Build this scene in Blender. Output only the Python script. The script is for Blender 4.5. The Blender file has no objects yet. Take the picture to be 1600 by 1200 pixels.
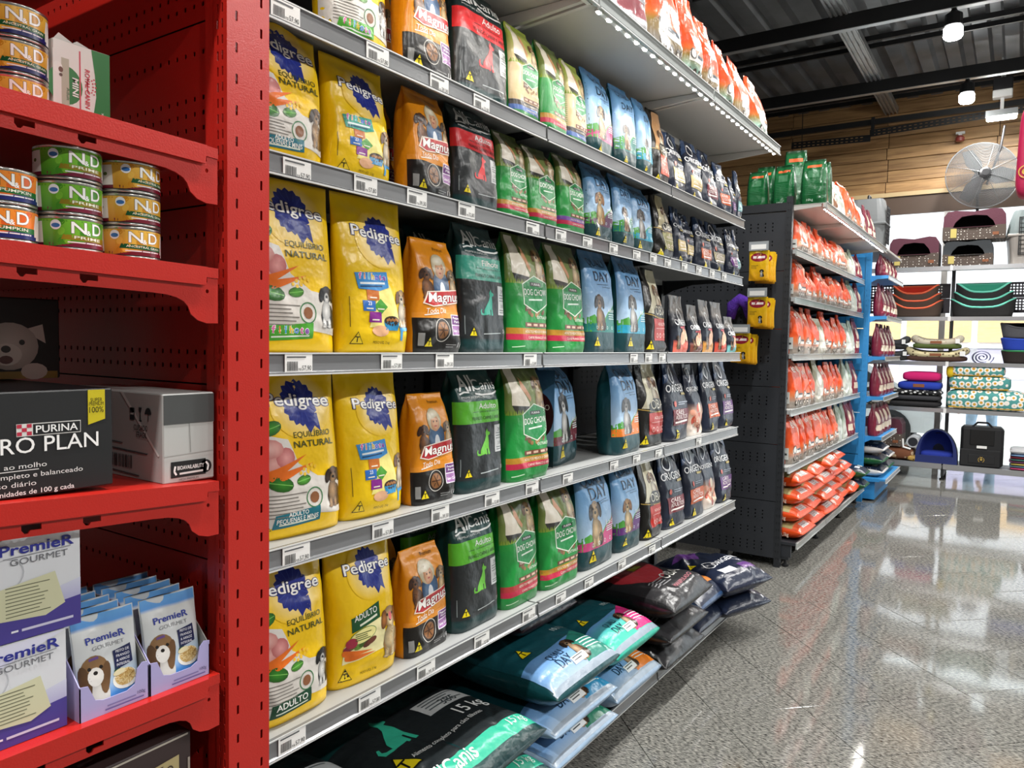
import bpy, math, random
import numpy as np
from mathutils import Matrix, Vector
from mathutils.geometry import tessellate_polygon

SC = bpy.context.scene
COL = SC.collection
PI = math.pi

# ------------------------------------------------------------------ camera
H = 1.53
cam_d = bpy.data.cameras.new('camera')
cam_d.sensor_width = 36.0
cam_d.lens = 1179.377 / 1600 * 36.0
cam_d.clip_end = 200
cam = bpy.data.objects.new('camera', cam_d)
COL.objects.link(cam)
RX, RY, RZ = ((0.82989744, 0.0447956, -0.55611473), (0.55763837, -0.03516005, 0.82933902), (0.01759772, -0.99837725, -0.05415898))
cam.matrix_world = Matrix(((RX[0], -RX[1], -RX[2], 0), (RY[0], -RY[1], -RY[2], 0), (RZ[0], -RZ[1], -RZ[2], H), (0, 0, 0, 1)))
SC.camera = cam

# ------------------------------------------------------------------ exposure, sky, daylight
SC.view_settings.view_transform = 'Standard'
SC.view_settings.look = 'None'
SC.view_settings.exposure = 0.35
SC.view_settings.gamma = 1.0
SC.view_settings.use_curve_mapping = False
world = bpy.data.worlds.new('overcast_sky')
SC.world = world
world.use_nodes = True
wn = world.node_tree
wn.nodes['Background'].inputs[0].default_value = (0.90, 0.95, 1.0, 1)
wn.nodes['Background'].inputs[1].default_value = 3.2

def light(name, kind, loc, energy, color=(1, 1, 1), size=0.3, size_y=None, rot=(0, 0, 0), parent=None, spread=None):
    d = bpy.data.lights.new(name, kind)
    d.energy = energy
    d.color = color
    if kind == 'AREA':
        d.size = size
        if size_y:
            d.shape = 'RECTANGLE'
            d.size_y = size_y
        if spread:
            d.spread = spread
    elif kind == 'POINT':
        d.shadow_soft_size = size
    o = bpy.data.objects.new(name, d)
    COL.objects.link(o)
    o.location = loc
    o.rotation_euler = rot
    if parent:
        o.parent = parent
    return o

LAMP_W = 58.0       # one high-bay lamp
LED_W = 2.0         # one metre of diode strip

# ------------------------------------------------------------------ small helpers
def lin(c):
    return c / 12.92 if c <= 0.04045 else ((c + 0.055) / 1.055) ** 2.4

def hx(s):
    s = s.lstrip('#')
    return tuple(lin(int(s[i:i + 2], 16) / 255) for i in (0, 2, 4))

_m = {}
def node_mat(name):
    m = bpy.data.materials.new(name)
    m.use_nodes = True
    nt = m.node_tree
    return m, nt, nt.nodes['Principled BSDF']

def mat(name, col, rough=0.5, metal=0.0, spec=0.5, bump=0.0, bscale=60.0, var=0.0, vscale=4.0, coat=0.0, emit=0.0, stretch=None):
    key = name
    if key in _m:
        return _m[key]
    m, nt, b = node_mat(name)
    c = hx(col) if isinstance(col, str) else col
    b.inputs['Base Color'].default_value = (*c, 1)
    b.inputs['Roughness'].default_value = rough
    b.inputs['Metallic'].default_value = metal
    b.inputs['Specular IOR Level'].default_value = spec
    if coat:
        b.inputs['Coat Weight'].default_value = coat
        b.inputs['Coat Roughness'].default_value = 0.12
    if emit:
        b.inputs['Emission Color'].default_value = (*c, 1)
        b.inputs['Emission Strength'].default_value = emit
    if bump or var:
        tc = nt.nodes.new('ShaderNodeTexCoord')
        vec = tc.outputs['Object']
        if stretch:
            mp = nt.nodes.new('ShaderNodeMapping')
            mp.inputs['Scale'].default_value = stretch
            nt.links.new(vec, mp.inputs[0])
            vec = mp.outputs[0]
    if bump:
        nz = nt.nodes.new('ShaderNodeTexNoise')
        nz.inputs['Scale'].default_value = bscale
        nz.inputs['Detail'].default_value = 3
        bp = nt.nodes.new('ShaderNodeBump')
        bp.inputs['Strength'].default_value = bump
        bp.inputs['Distance'].default_value = 0.01
        nt.links.new(vec, nz.inputs['Vector'])
        nt.links.new(nz.outputs[0], bp.inputs['Height'])
        nt.links.new(bp.outputs[0], b.inputs['Normal'])
    if var:
        nz = nt.nodes.new('ShaderNodeTexNoise')
        nz.inputs['Scale'].default_value = vscale
        nz.inputs['Detail'].default_value = 4
        rp = nt.nodes.new('ShaderNodeValToRGB')
        rp.color_ramp.elements[0].color = (*[max(0, x * (1 - var)) for x in c], 1)
        rp.color_ramp.elements[1].color = (*[min(1, x * (1 + var)) for x in c], 1)
        rp.color_ramp.elements[0].position = 0.3
        rp.color_ramp.elements[1].position = 0.7
        nt.links.new(vec, nz.inputs['Vector'])
        nt.links.new(nz.outputs[0], rp.inputs[0])
        nt.links.new(rp.outputs[0], b.inputs['Base Color'])
    _m[key] = m
    return m

def film(col, rough=0.29, name=None):
    """printed plastic film of a bag: glossy, finely crumpled"""
    return mat(name or 'film_' + str(col).strip('#'), col, rough=rough, spec=0.5, bump=0.6, bscale=16)

def print_mat(name='print_ink', rough=0.29, bump=0.6):
    if name in _m:
        return _m[name]
    m, nt, b = node_mat(name)
    a = nt.nodes.new('ShaderNodeVertexColor')
    a.layer_name = 'Col'
    nt.links.new(a.outputs[0], b.inputs['Base Color'])
    b.inputs['Roughness'].default_value = rough
    if bump:
        tc = nt.nodes.new('ShaderNodeTexCoord')
        nz = nt.nodes.new('ShaderNodeTexNoise')
        nz.inputs['Scale'].default_value = 16
        nz.inputs['Detail'].default_value = 3
        bp = nt.nodes.new('ShaderNodeBump')
        bp.inputs['Strength'].default_value = bump
        bp.inputs['Distance'].default_value = 0.01
        nt.links.new(tc.outputs['Object'], nz.inputs['Vector'])
        nt.links.new(nz.outputs[0], bp.inputs['Height'])
        nt.links.new(bp.outputs[0], b.inputs['Normal'])
    _m[name] = m
    return m

def mesh(name, verts, faces, smooth=False):
    me = bpy.data.meshes.new(name)
    me.from_pydata([tuple(map(float, v)) for v in verts], [], [tuple(map(int, f)) for f in faces])
    if smooth:
        me.polygons.foreach_set('use_smooth', [True] * len(me.polygons))
    me.update()
    return me

def obj(name, me, m=None, parent=None, loc=(0, 0, 0), rot=(0, 0, 0)):
    if m is not None and not me.materials:
        me.materials.append(m)
    o = bpy.data.objects.new(name, me)
    COL.objects.link(o)
    o.location = loc
    o.rotation_euler = rot
    if parent is not None:
        o.parent = parent
        if name in ('small_print', 'lettering'):
            o['kind'] = 'stuff'
    return o

def tag(o, label, cat, group=None):
    o['label'] = label
    o['category'] = cat
    if group:
        o['group'] = group
    return o

def thing(name, label, cat, loc=(0, 0, 0), rot=(0, 0, 0), group=None):
    o = bpy.data.objects.new(name, None)
    o.empty_display_size = 0.05
    COL.objects.link(o)
    o.location = loc
    o.rotation_euler = rot if not isinstance(rot, (int, float)) else (0, 0, rot)
    return tag(o, label, cat, group)

def struct(o):
    o['kind'] = 'structure'
    return o

class MB:
    """collects simple shapes into one mesh"""
    def __init__(s):
        s.v = []
        s.f = []
    def add(s, v, f):
        n = len(s.v)
        s.v += [tuple(x) for x in v]
        s.f += [tuple(i + n for i in q) for q in f]
        return s
    def box(s, x0, x1, y0, y1, z0, z1):
        v = [(x, y, z) for x in (x0, x1) for y in (y0, y1) for z in (z0, z1)]
        return s.add(v, [(0, 1, 3, 2), (4, 6, 7, 5), (0, 4, 5, 1), (2, 3, 7, 6), (0, 2, 6, 4), (1, 5, 7, 3)])
    def cbox(s, x0, x1, y0, y1, z0, z1, c):
        """box with chamfered edges"""
        v = []
        f = []
        cx, cy, cz = (x0 + x1) / 2, (y0 + y1) / 2, (z0 + z1) / 2
        hx_, hy, hz = (x1 - x0) / 2, (y1 - y0) / 2, (z1 - z0) / 2
        c = min(c, hx_ * .9, hy * .9, hz * .9)
        idx = {}
        for sx in (-1, 1):
            for sy in (-1, 1):
                for sz in (-1, 1):
                    for k in range(3):
                        idx[(sx, sy, sz, k)] = len(v)
                        e = [hx_ - c, hy - c, hz - c]
                        e[k] += c
                        v.append((cx + sx * e[0], cy + sy * e[1], cz + sz * e[2]))
        for k in range(3):
            a, b = (k + 1) % 3, (k + 2) % 3
            for sg in (-1, 1):
                q = []
                for sa, sb in ((-1, -1), (1, -1), (1, 1), (-1, 1)):
                    t = [0, 0, 0]
                    t[k], t[a], t[b] = sg, sa, sb
                    q.append(idx[(*t, k)])
                f.append(q if sg > 0 else q[::-1])
        for k in range(3):
            a, b = (k + 1) % 3, (k + 2) % 3
            for sa in (-1, 1):
                for sb in (-1, 1):
                    t0 = [0, 0, 0]
                    t0[a], t0[b] = sa, sb
                    t1 = list(t0)
                    t0[k], t1[k] = -1, 1
                    q = [idx[(*t0, a)], idx[(*t1, a)], idx[(*t1, b)], idx[(*t0, b)]]
                    f.append(q if sa * sb < 0 else q[::-1])
        for sx in (-1, 1):
            for sy in (-1, 1):
                for sz in (-1, 1):
                    q = [idx[(sx, sy, sz, k)] for k in range(3)]
                    f.append(q if sx * sy * sz > 0 else q[::-1])
        return s.add(v, f)
    def tube(s, pts, r, n=8, cap=True):
        pts = [Vector(p) for p in pts]
        rs = r if isinstance(r, (list, tuple)) else [r] * len(pts)
        up = Vector((0, 0, 1))
        rings = []
        v = []
        for i, p in enumerate(pts):
            t = (pts[min(i + 1, len(pts) - 1)] - pts[max(i - 1, 0)]).normalized()
            a = t.cross(up)
            if a.length < 1e-3:
                a = t.cross(Vector((1, 0, 0)))
            a.normalize()
            b = t.cross(a)
            rings.append([len(v) + k for k in range(n)])
            for k in range(n):
                th = 2 * PI * k / n
                v.append(p + (a * math.cos(th) + b * math.sin(th)) * rs[i])
        f = []
        for i in range(len(pts) - 1):
            for k in range(n):
                f.append((rings[i][k], rings[i][(k + 1) % n], rings[i + 1][(k + 1) % n], rings[i + 1][k]))
        if cap:
            f.append(rings[0][::-1])
            f.append(rings[-1])
        return s.add(v, f)
    def lathe(s, prof, n=24, c=(0, 0, 0), cap=True):
        v = []
        f = []
        for r, z in prof:
            for k in range(n):
                th = 2 * PI * k / n
                v.append((c[0] + r * math.cos(th), c[1] + r * math.sin(th), c[2] + z))
        m_ = len(prof)
        for i in range(m_ - 1):
            for k in range(n):
                f.append((i * n + k, i * n + (k + 1) % n, (i + 1) * n + (k + 1) % n, (i + 1) * n + k))
        if cap:
            f.append(tuple(range(n))[::-1])
            f.append(tuple((m_ - 1) * n + k for k in range(n)))
        return s.add(v, f)
    def prism(s, poly, ax, a0, a1):
        """extrude a 2D polygon along axis ax (0,1,2) between a0 and a1"""
        n = len(poly)
        def pt(p, a):
            q = [p[0], p[1]]
            q.insert(ax, a)
            return tuple(q)
        v = [pt(p, a0) for p in poly] + [pt(p, a1) for p in poly]
        f = [(i, (i + 1) % n, n + (i + 1) % n, n + i) for i in range(n)]
        tr = tessellate_polygon([[Vector((p[0], p[1], 0)) for p in poly]])
        f += [tuple(t) for t in tr] + [tuple(n + i for i in t[::-1]) for t in tr]
        return s.add(v, f)
    def xf(s, M):
        s.v = [tuple(M @ Vector(p)) for p in s.v]
        return s
    def mesh(s, name, smooth=False, fix=True):
        me = mesh(name, s.v, s.f, smooth)
        if fix:
            import bmesh
            bm = bmesh.new()
            bm.from_mesh(me)
            bmesh.ops.recalc_face_normals(bm, faces=bm.faces)
            bm.to_mesh(me)
            bm.free()
        return me
    def build(s, name, m, parent=None, loc=(0, 0, 0), rot=(0, 0, 0), smooth=False):
        return obj(name, s.mesh(name, smooth), m, parent, loc, rot)

def autosmooth(o, ang=40):
    me = o.data
    me.polygons.foreach_set('use_smooth', [True] * len(me.polygons))
    me.set_sharp_from_angle(angle=math.radians(ang))
    return o

def perforated(w, h, holes, t=0.0015):
    """sheet 0..w x 0..h in local x,z with real holes; holes = list of (cx, cz, rx, rz) on a regular cell grid"""
    xs = sorted({round(c[0], 5) for c in holes})
    zs = sorted({round(c[1], 5) for c in holes})
    hs = {(round(c[0], 5), round(c[1], 5)): (c[2], c[3]) for c in holes}
    def edges(cs, mx, full):
        e = [0.0]
        for a, b in zip(cs, cs[1:]):
            e.append((a + b) / 2)
        e.append(full)
        return e
    # cells with small margins so that holes keep their own cell
    ex = edges(xs, 0, w)
    ez = edges(zs, 0, h)
    v = []
    f = []
    for i, cx in enumerate(xs):
        for j, cz in enumerate(zs):
            x0, x1, z0, z1 = ex[i], ex[i + 1], ez[j], ez[j + 1]
            n = len(v)
            if (cx, cz) not in hs:
                v += [(x0, 0, z0), (x1, 0, z0), (x1, 0, z1), (x0, 0, z1)]
                f.append((n, n + 1, n + 2, n + 3))
                continue
            rx, rz = hs[(cx, cz)]
            k = min(rx, rz) * 0.45
            o8 = [(cx - rx + k, cz - rz), (cx + rx - k, cz - rz), (cx + rx, cz - rz + k), (cx + rx, cz + rz - k), (cx + rx - k, cz + rz), (cx - rx + k, cz + rz), (cx - rx, cz + rz - k), (cx - rx, cz - rz + k)]
            e8 = [(x0, z0), (x1, z0), (x1, z0), (x1, z1), (x1, z1), (x0, z1), (x0, z1), (x0, z0)]
            v += [(a, 0, b) for a, b in o8] + [(a, 0, b) for a, b in e8]
            v += [(a, t, b) for a, b in o8]
            for q in range(8):
                r = (q + 1) % 8
                if e8[q] == e8[r]:
                    f.append((n + q, n + r, n + 8 + q)[::-1])
                else:
                    f.append((n + q, n + r, n + 8 + r, n + 8 + q)[::-1])
                f.append((n + q, n + r, n + 16 + r, n + 16 + q))
    return v, f
# ------------------------------------------------------------------ flat print: shapes and lettering laid on a surface
_font = {}
def text_tris(s, bold=0.0):
    k = (s, round(bold, 4))
    if k in _font:
        return _font[k]
    cu = bpy.data.curves.new('t', 'FONT')
    cu.body = s
    cu.size = 1.0
    cu.offset = bold
    cu.resolution_u = 3
    o = bpy.data.objects.new('t', cu)
    COL.objects.link(o)
    dg = bpy.context.evaluated_depsgraph_get()
    me = o.evaluated_get(dg).to_mesh()
    nv = len(me.vertices)
    co = np.zeros(nv * 3)
    me.vertices.foreach_get('co', co)
    me.calc_loop_triangles()
    tr = np.zeros(len(me.loop_triangles) * 3, int)
    me.loop_triangles.foreach_get('vertices', tr)
    co = co.reshape(-1, 3)[:, :2].copy()
    tr = tr.reshape(-1, 3).copy()
    o.evaluated_get(dg).to_mesh_clear()
    bpy.data.objects.remove(o)
    bpy.data.curves.remove(cu)
    _font[k] = (co, tr)
    return co, tr

def refine(p, t, c, L):
    """split triangles until no edge is longer than L; p Nx2, t Mx3, c Nx3"""
    P = p[t]                                   # M,3,2
    C = c[t]
    for _ in range(16):
        e = np.stack([np.hypot(*(P[:, (k + 1) % 3] - P[:, k]).T) for k in range(3)], 1)
        k = e.argmax(1)
        big = e.max(1) > L
        if not big.any():
            break
        Pb, Cb, kb = P[big], C[big], k[big]
        i = np.arange(len(kb))
        a, b, o = Pb[i, kb], Pb[i, (kb + 1) % 3], Pb[i, (kb + 2) % 3]
        ca, cb, co = Cb[i, kb], Cb[i, (kb + 1) % 3], Cb[i, (kb + 2) % 3]
        m, cm = (a + b) / 2, (ca + cb) / 2
        P = np.concatenate([P[~big], np.stack([a, m, o], 1), np.stack([m, b, o], 1)])
        C = np.concatenate([C[~big], np.stack([ca, cm, co], 1), np.stack([cm, cb, co], 1)])
    n = len(P)
    return P.reshape(-1, 2), np.arange(n * 3).reshape(-1, 3), C.reshape(-1, 3)

def dim(c, k):
    c = c.lstrip('#')
    return '#' + ''.join('%02x' % int(int(c[i:i + 2], 16) * k) for i in (0, 2, 4))

class Art:
    """drawing canvas; x, y are fractions of the width w and height h (metres)"""
    def __init__(s, w, h):
        s.w, s.h = w, h
        s.items = []
        s.group = 'printed_design'
        s.x0 = -w / 2
    def g(s, name):
        s.group = name
        return s
    def add(s, pts, tris, col, lv):
        pts = np.asarray(pts, float)
        col = np.asarray(col, float)
        if col.ndim == 1:
            col = np.tile(col, (len(pts), 1))
        s.items.append((s.group, pts, np.asarray(tris, int), col, lv))
    def M(s, x, y):
        return (s.x0 + x * s.w, y * s.h)
    def poly(s, pts, col, lv=1, col2=None):
        q = [s.M(*p) for p in pts]
        tr = tessellate_polygon([[Vector((a, b, 0)) for a, b in q]])
        c = np.array(hx(col))
        if col2:
            ys = np.array([p[1] for p in pts])
            k = ((ys - ys.min()) / max(1e-6, ys.max() - ys.min()))[:, None]
            c = c[None] * (1 - k) + np.array(hx(col2))[None] * k
        s.add(q, tr, c, lv)
    def rect(s, x0, y0, x1, y1, col, lv=1, col2=None, n=1):
        s.poly([(x0, y0), (x1, y0), (x1, y1), (x0, y1)], col, lv, col2)
    def rows(s, stops, x0=0.0, x1=1.0, lv=1):
        """vertical gradient through (y, colour) stops"""
        pts = []
        c = []
        for y, col in stops:
            pts += [s.M(x0, y), s.M(x1, y)]
            c += [hx(col)] * 2
        tr = []
        for i in range(len(stops) - 1):
            a = 2 * i
            tr += [(a, a + 1, a + 3), (a, a + 3, a + 2)]
        s.add(pts, tr, c, lv)
    def ell(s, x, y, rx, ry=None, col='#ffffff', lv=2, n=18, rot=0.0, col2=None, a0=0.0, a1=2 * PI):
        """rx, ry as fractions of the width"""
        ry = rx if ry is None else ry
        cx, cy = s.M(x, y)
        pts = [(cx, cy)]
        for k in range(n + 1):
            th = a0 + (a1 - a0) * k / n
            u, v = rx * s.w * math.cos(th), ry * s.w * math.sin(th)
            pts.append((cx + u * math.cos(rot) - v * math.sin(rot), cy + u * math.sin(rot) + v * math.cos(rot)))
        tr = [(0, k, k + 1) for k in range(1, n + 1)]
        c = np.tile(hx(col), (len(pts), 1))
        if col2:
            c[1:] = hx(col2)
        s.add(pts, tr, c, lv)
    def ring(s, x, y, r, wd, col, lv=3, n=20, sy=1.0):
        cx, cy = s.M(x, y)
        pts = []
        for k in range(n):
            th = 2 * PI * k / n
            for q in (r, r - wd):
                pts.append((cx + q * s.w * math.cos(th), cy + q * s.w * sy * math.sin(th)))
        tr = []
        for k in range(n):
            a, b = 2 * k, 2 * ((k + 1) % n)
            tr += [(a, b, b + 1), (a, b + 1, a + 1)]
        s.add(pts, tr, hx(col), lv)
    def line(s, pts, wd, col, lv=3):
        """polyline, width as a fraction of the bag width"""
        q = [np.array(s.M(*p)) for p in pts]
        for a, b in zip(q, q[1:]):
            d = b - a
            n = np.array((-d[1], d[0])) / max(1e-9, np.hypot(*d)) * wd * s.w / 2
            s.add([a - n, b - n, b + n, a + n], [(0, 1, 2), (0, 2, 3)], hx(col), lv)
    def text(s, t, x, y, size, col, lv=4, al='c', bold=0.0, shear=0.0, rot=0.0, sx=1.0, edge=None, ew=0.03, fit=None):
        """size = capital height as a fraction of the width; fit = wanted width (fraction)"""
        co, tr = text_tris(t, bold)
        if not len(co):
            return
        k = size * s.w / 0.72
        mn, mx = co[:, 0].min(), co[:, 0].max()
        if fit:
            sx = fit * s.w / (k * (mx - mn))
        off = {'c': (mn + mx) / 2, 'l': mn, 'r': mx}[al]
        def place(c):
            u = (c[:, 0] - off) * k * sx
            v = c[:, 1] * k
            u = u + shear * v
            cx, cy = s.M(x, y)
            return np.stack([cx + u * math.cos(rot) - v * math.sin(rot), cy + u * math.sin(rot) + v * math.cos(rot)], 1)
        if edge:
            c2, t2 = text_tris(t, bold + ew)
            s.add(place(c2), t2, hx(edge), lv - 1)
        s.add(place(co), tr, hx(col), lv)
    def lines(s, x0, x1, y, n, dy, col, wd=0.008, lv=3, seed=1):
        """illegible small print"""
        r = random.Random(seed)
        for i in range(n):
            e = x1 - (x1 - x0) * r.uniform(0, .35)
            yy = y - i * dy
            s.rect(x0, yy, e, yy + wd * s.w / s.h, col, lv)
    def dog(s, x, y, k, main, dark, light, lv=3, sit=True):
        """sitting dog picture, x, y = feet centre, k = height as fraction of width"""
        a = s.w / s.h
        def e(dx, dy, rx, ry, c, q=0, rot=0.0):
            s.ell(x + dx * k, y + dy * k * a, rx * k, ry * k, c, lv + q * .25, 14, rot, dim(c, .62))
        e(0.02, .26, .24, .28, main)
        e(.17, .12, .13, .14, dark)
        e(-.04, .38, .16, .24, light, 1)
        for dx in (-.12, .05):
            e(dx, .10, .06, .13, light, 1)
            e(dx - .01, .02, .08, .035, light, 1)
        e(-.02, .74, .19, .19, main, 1)
        e(-.20, .72, .08, .17, dark, 2, -.25)
        e(.17, .72, .08, .17, dark, 2, .25)
        e(-.03, .66, .09, .12, light, 2)
        e(-.03, .69, .045, .035, '#151515', 3)
        e(-.10, .78, .025, .028, '#100c0a', 3)
        e(.05, .78, .025, .028, '#100c0a', 3)
    def warn(s, x, y, k, col='#e8d21a'):
        a = s.w / s.h
        s.poly([(x - k, y), (x + k, y), (x, y + 1.75 * k * a)], '#1a1a10', 3)
        s.poly([(x - k * .86, y + .1 * k * a), (x + k * .86, y + .1 * k * a), (x, y + 1.58 * k * a)], col, 3.4)
        s.text('T', x, y + .28 * k * a, k * .8, '#141410', 4, bold=.02)
    def build(s, mapper, base, L=0.009, off=0.001, step=0.00055, ink=None):
        """returns [(part name, mesh)] laid on the surface through mapper(x, y, offset) -> points, normals"""
        out = []
        names = []
        for it in s.items:
            if it[0] not in names:
                names.append(it[0])
        for gname in names:
            P, N, T, C = [], [], [], []
            n = 0
            for (gr, p, t, c, lv) in s.items:
                if gr != gname or not len(t):
                    continue
                p, t, c = refine(p, t, c, L)
                q, nn = mapper(p[:, 0], p[:, 1], off + step * lv)
                P.append(q)
                N.append(nn)
                C.append(c)
                T.append(t + n)
                n += len(p)
            if not P:
                continue
            P, N, T, C = map(np.concatenate, (P, N, T, C))
            # faces look outwards
            fn = np.cross(P[T[:, 1]] - P[T[:, 0]], P[T[:, 2]] - P[T[:, 0]])
            flip = (fn * N[T[:, 0]]).sum(1) < 0
            T[flip] = T[flip][:, ::-1]
            me = bpy.data.meshes.new(base + '_' + gname)
            me.vertices.add(len(P))
            me.vertices.foreach_set('co', P.ravel())
            me.loops.add(len(T) * 3)
            me.loops.foreach_set('vertex_index', T.ravel())
            me.polygons.add(len(T))
            me.polygons.foreach_set('loop_start', np.arange(0, len(T) * 3, 3))
            me.polygons.foreach_set('loop_total', np.full(len(T), 3))
            me.polygons.foreach_set('use_smooth', np.ones(len(T), bool))
            me.update(calc_edges=True)
            ca = me.color_attributes.new('Col', 'FLOAT_COLOR', 'POINT')
            ca.data.foreach_set('color', np.concatenate([C, np.ones((len(C), 1))], 1).ravel())
            me.normals_split_custom_set_from_vertices(N)
            me.materials.append(ink or print_mat())
            out.append((gname, me))
        return out

def flat_map(o, ux, uy, nrm):
    """plane through o with unit axes ux, uy"""
    o, ux, uy, nrm = (np.array(a, float) for a in (o, ux, uy, nrm))
    def f(x, y, off):
        P = o + np.outer(x, ux) + np.outer(y, uy) + nrm * off
        return P, np.tile(nrm, (len(x), 1))
    return f

def cyl_map(r, ang0=-PI / 2, z0=0.0):
    """wrap round an upright cylinder; x runs along the arc, x = 0 faces ang0"""
    def f(x, y, off):
        th = ang0 + x / r
        n = np.stack([np.cos(th), np.sin(th), np.zeros_like(th)], 1)
        P = n * (r + off)
        P[:, 2] = z0 + y
        return P, n
    return f

# ------------------------------------------------------------------ bags
STY = {
    'pillow': dict(t=[0, .03, .12, .3, .55, .75, .88, .94, 1], b=[.62, .8, .95, 1, .9, .62, .3, .06, .03], a=[1.0, .985, .965, .955, .955, .965, .985, 1, 1], g=[0] * 9, p=3.4),
    'gusset': dict(t=[0, .03, .12, .3, .55, .75, .88, .95, 1], b=[.88, .97, 1, 1, .96, .82, .5, .12, .05], a=[.97, .99, 1, 1, .995, .99, .985, .985, .985], g=[0, 0, 0, .02, .06, .14, .22, .26, .28], p=6.5),
    'pouch': dict(t=[0, .05, .15, .3, .5, .65, .78, .9, 1], b=[.55, .85, 1, 1, .85, .5, .16, .05, .03], a=[1, .97, .93, .92, .93, .96, .9, .85, .95], g=[0] * 9, p=3.2),
    'floppy': dict(t=[0, .03, .12, .3, .5, .66, .8, .92, 1], b=[.85, .97, 1, 1, .9, .62, .3, .08, .04], a=[.97, .99, 1, 1, .98, .95, .9, .86, .9], g=[0, 0, 0, .03, .08, .18, .25, .28, .28], p=5.0),
}
class Bag:
    def __init__(s, w, h, d, style, seed=1, amp=0.003, lean=0.0, bend=0.0):
        S = STY[style]
        s.w, s.h, s.d, s.p = w, h, d, S['p']
        s.seed = seed
        tt = np.linspace(0, 1, 241)
        ker = np.exp(-np.linspace(-2, 2, 17) ** 2)
        ker /= ker.sum()
        def sm(y):
            v = np.interp(tt, S['t'], y)
            return np.convolve(np.pad(v, 8, 'edge'), ker, 'valid')
        s.tt, s.A, s.B, s.G = tt, sm(S['a']) * w / 2, sm(S['b']) * d / 2, sm(S['g'])
        s.lean, s.bend = lean, bend
        r = random.Random(seed * 7 + 3)
        s.rid = []
        for i in range(20):
            zone = r.random()
            z = r.uniform(.72, .98) if zone < .4 else (r.uniform(.02, .2) if zone < .65 else r.uniform(.15, .8))
            x = r.uniform(-.5, .5) if zone < .65 else r.choice((-1, 1)) * r.uniform(.25, .48)
            th = r.gauss(PI / 2, .6) if zone < .4 else r.uniform(0, PI)
            s.rid.append((x * w, z * h, math.cos(th), math.sin(th), r.uniform(.35, 1.1) * amp * r.choice((-1, 1, 1)), r.uniform(.010, .020), r.uniform(.03, .09)))
        s.sin = [(r.uniform(-26, 26), r.uniform(-22, 22), r.uniform(0, 6.3), r.uniform(.2, .5) * amp) for _ in range(6)]
        gx, gz = np.meshgrid(np.linspace(-w / 2, w / 2, 96), np.linspace(0, h, 128))
        s.T = s.table(gx, gz)
    def wr(s, x, z):
        gx = np.clip((x / s.w + .5) * 95, 0, 94.999)
        gz = np.clip(z / s.h * 127, 0, 126.999)
        i, j = gx.astype(int), gz.astype(int)
        a, b = gx - i, gz - j
        T = s.T
        return (T[j, i] * (1 - a) + T[j, i + 1] * a) * (1 - b) + (T[j + 1, i] * (1 - a) + T[j + 1, i + 1] * a) * b
    def table(s, x, z):
        o = np.zeros_like(x)
        for (x0, z0, c, n, A, sg, lm) in s.rid:
            l = (x - x0) * c + (z - z0) * n
            q = -(x - x0) * n + (z - z0) * c
            o += A * np.exp(-(q / sg) ** 2 - (l / lm) ** 2)
        for (kx, kz, ph, A) in s.sin:
            o += A * np.sin(kx * x + kz * z + ph)
        return o
    def front(s, x, z):
        t = np.clip(z / s.h, 0, 1)
        a, b, g = np.interp(t, s.tt, s.A), np.interp(t, s.tt, s.B), np.interp(t, s.tt, s.G)
        u = np.clip(x / (s.w / 2), -.999, .999)
        yn = np.sqrt(np.maximum(0, 1 - np.abs(u) ** s.p))
        X = a * u * (1 - g * (1 - yn))
        yc = s.lean * z + s.bend * np.maximum(0, t - .7) ** 2 * s.h * 4
        Y = yc - b * yn - s.wr(x, z) * yn * np.minimum(1, t * 12)
        return X, Y, z
    def mapper(s):
        def f(x, y, off):
            e = .002
            X, Y, Z = s.front(x, y)
            sx = np.where(x > 0, -e, e)
            sy = np.where(y > s.h / 2, -e, e)
            X1, Y1, Z1 = s.front(x + sx, y)
            X2, Y2, Z2 = s.front(x, y + sy)
            tx = np.stack([X1 - X, Y1 - Y, Z1 - Z], 1)
            ty = np.stack([X2 - X, Y2 - Y, Z2 - Z], 1)
            n = np.cross(tx, ty) * np.sign(sx * sy)[:, None]
            n /= np.maximum(1e-9, np.linalg.norm(n, axis=1))[:, None]
            P = np.stack([X, Y, Z], 1) + n * off
            return P, n
        return f
    def body(s, nu=40, nv=44):
        # front grid, denser towards the edges; the back mirrors it without the creases
        th = np.linspace(-PI / 2, PI / 2, nu)
        u = np.sign(np.sin(th)) * np.abs(np.sin(th)) ** .75
        tv = np.linspace(0, 1, nv)
        V = []
        ring = 2 * nu - 2
        for t in tv:
            z = np.full(nu, t * s.h)
            X, Y, Z = s.front(u * s.w / 2, z)
            a, b, g = np.interp(t, s.tt, s.A), np.interp(t, s.tt, s.B), np.interp(t, s.tt, s.G)
            yc = s.lean * t * s.h + s.bend * max(0, t - .7) ** 2 * s.h * 4
            fr = np.stack([X, Y, Z], 1)
            yn = np.sqrt(np.maximum(0, 1 - np.abs(u) ** s.p))
            bk = np.stack([a * u * (1 - g * (1 - yn)), yc + b * yn, Z], 1)[1:-1][::-1]
            V.append(np.concatenate([fr, bk]))
        V = np.concatenate(V)
        F = []
        for j in range(nv - 1):
            for k in range(ring):
                a_, b_ = j * ring + k, j * ring + (k + 1) % ring
                F.append((a_, b_, b_ + ring, a_ + ring))
        F.append(tuple(range(ring))[::-1])
        F.append(tuple((nv - 1) * ring + k for k in range(ring)))
        return V, F

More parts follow.
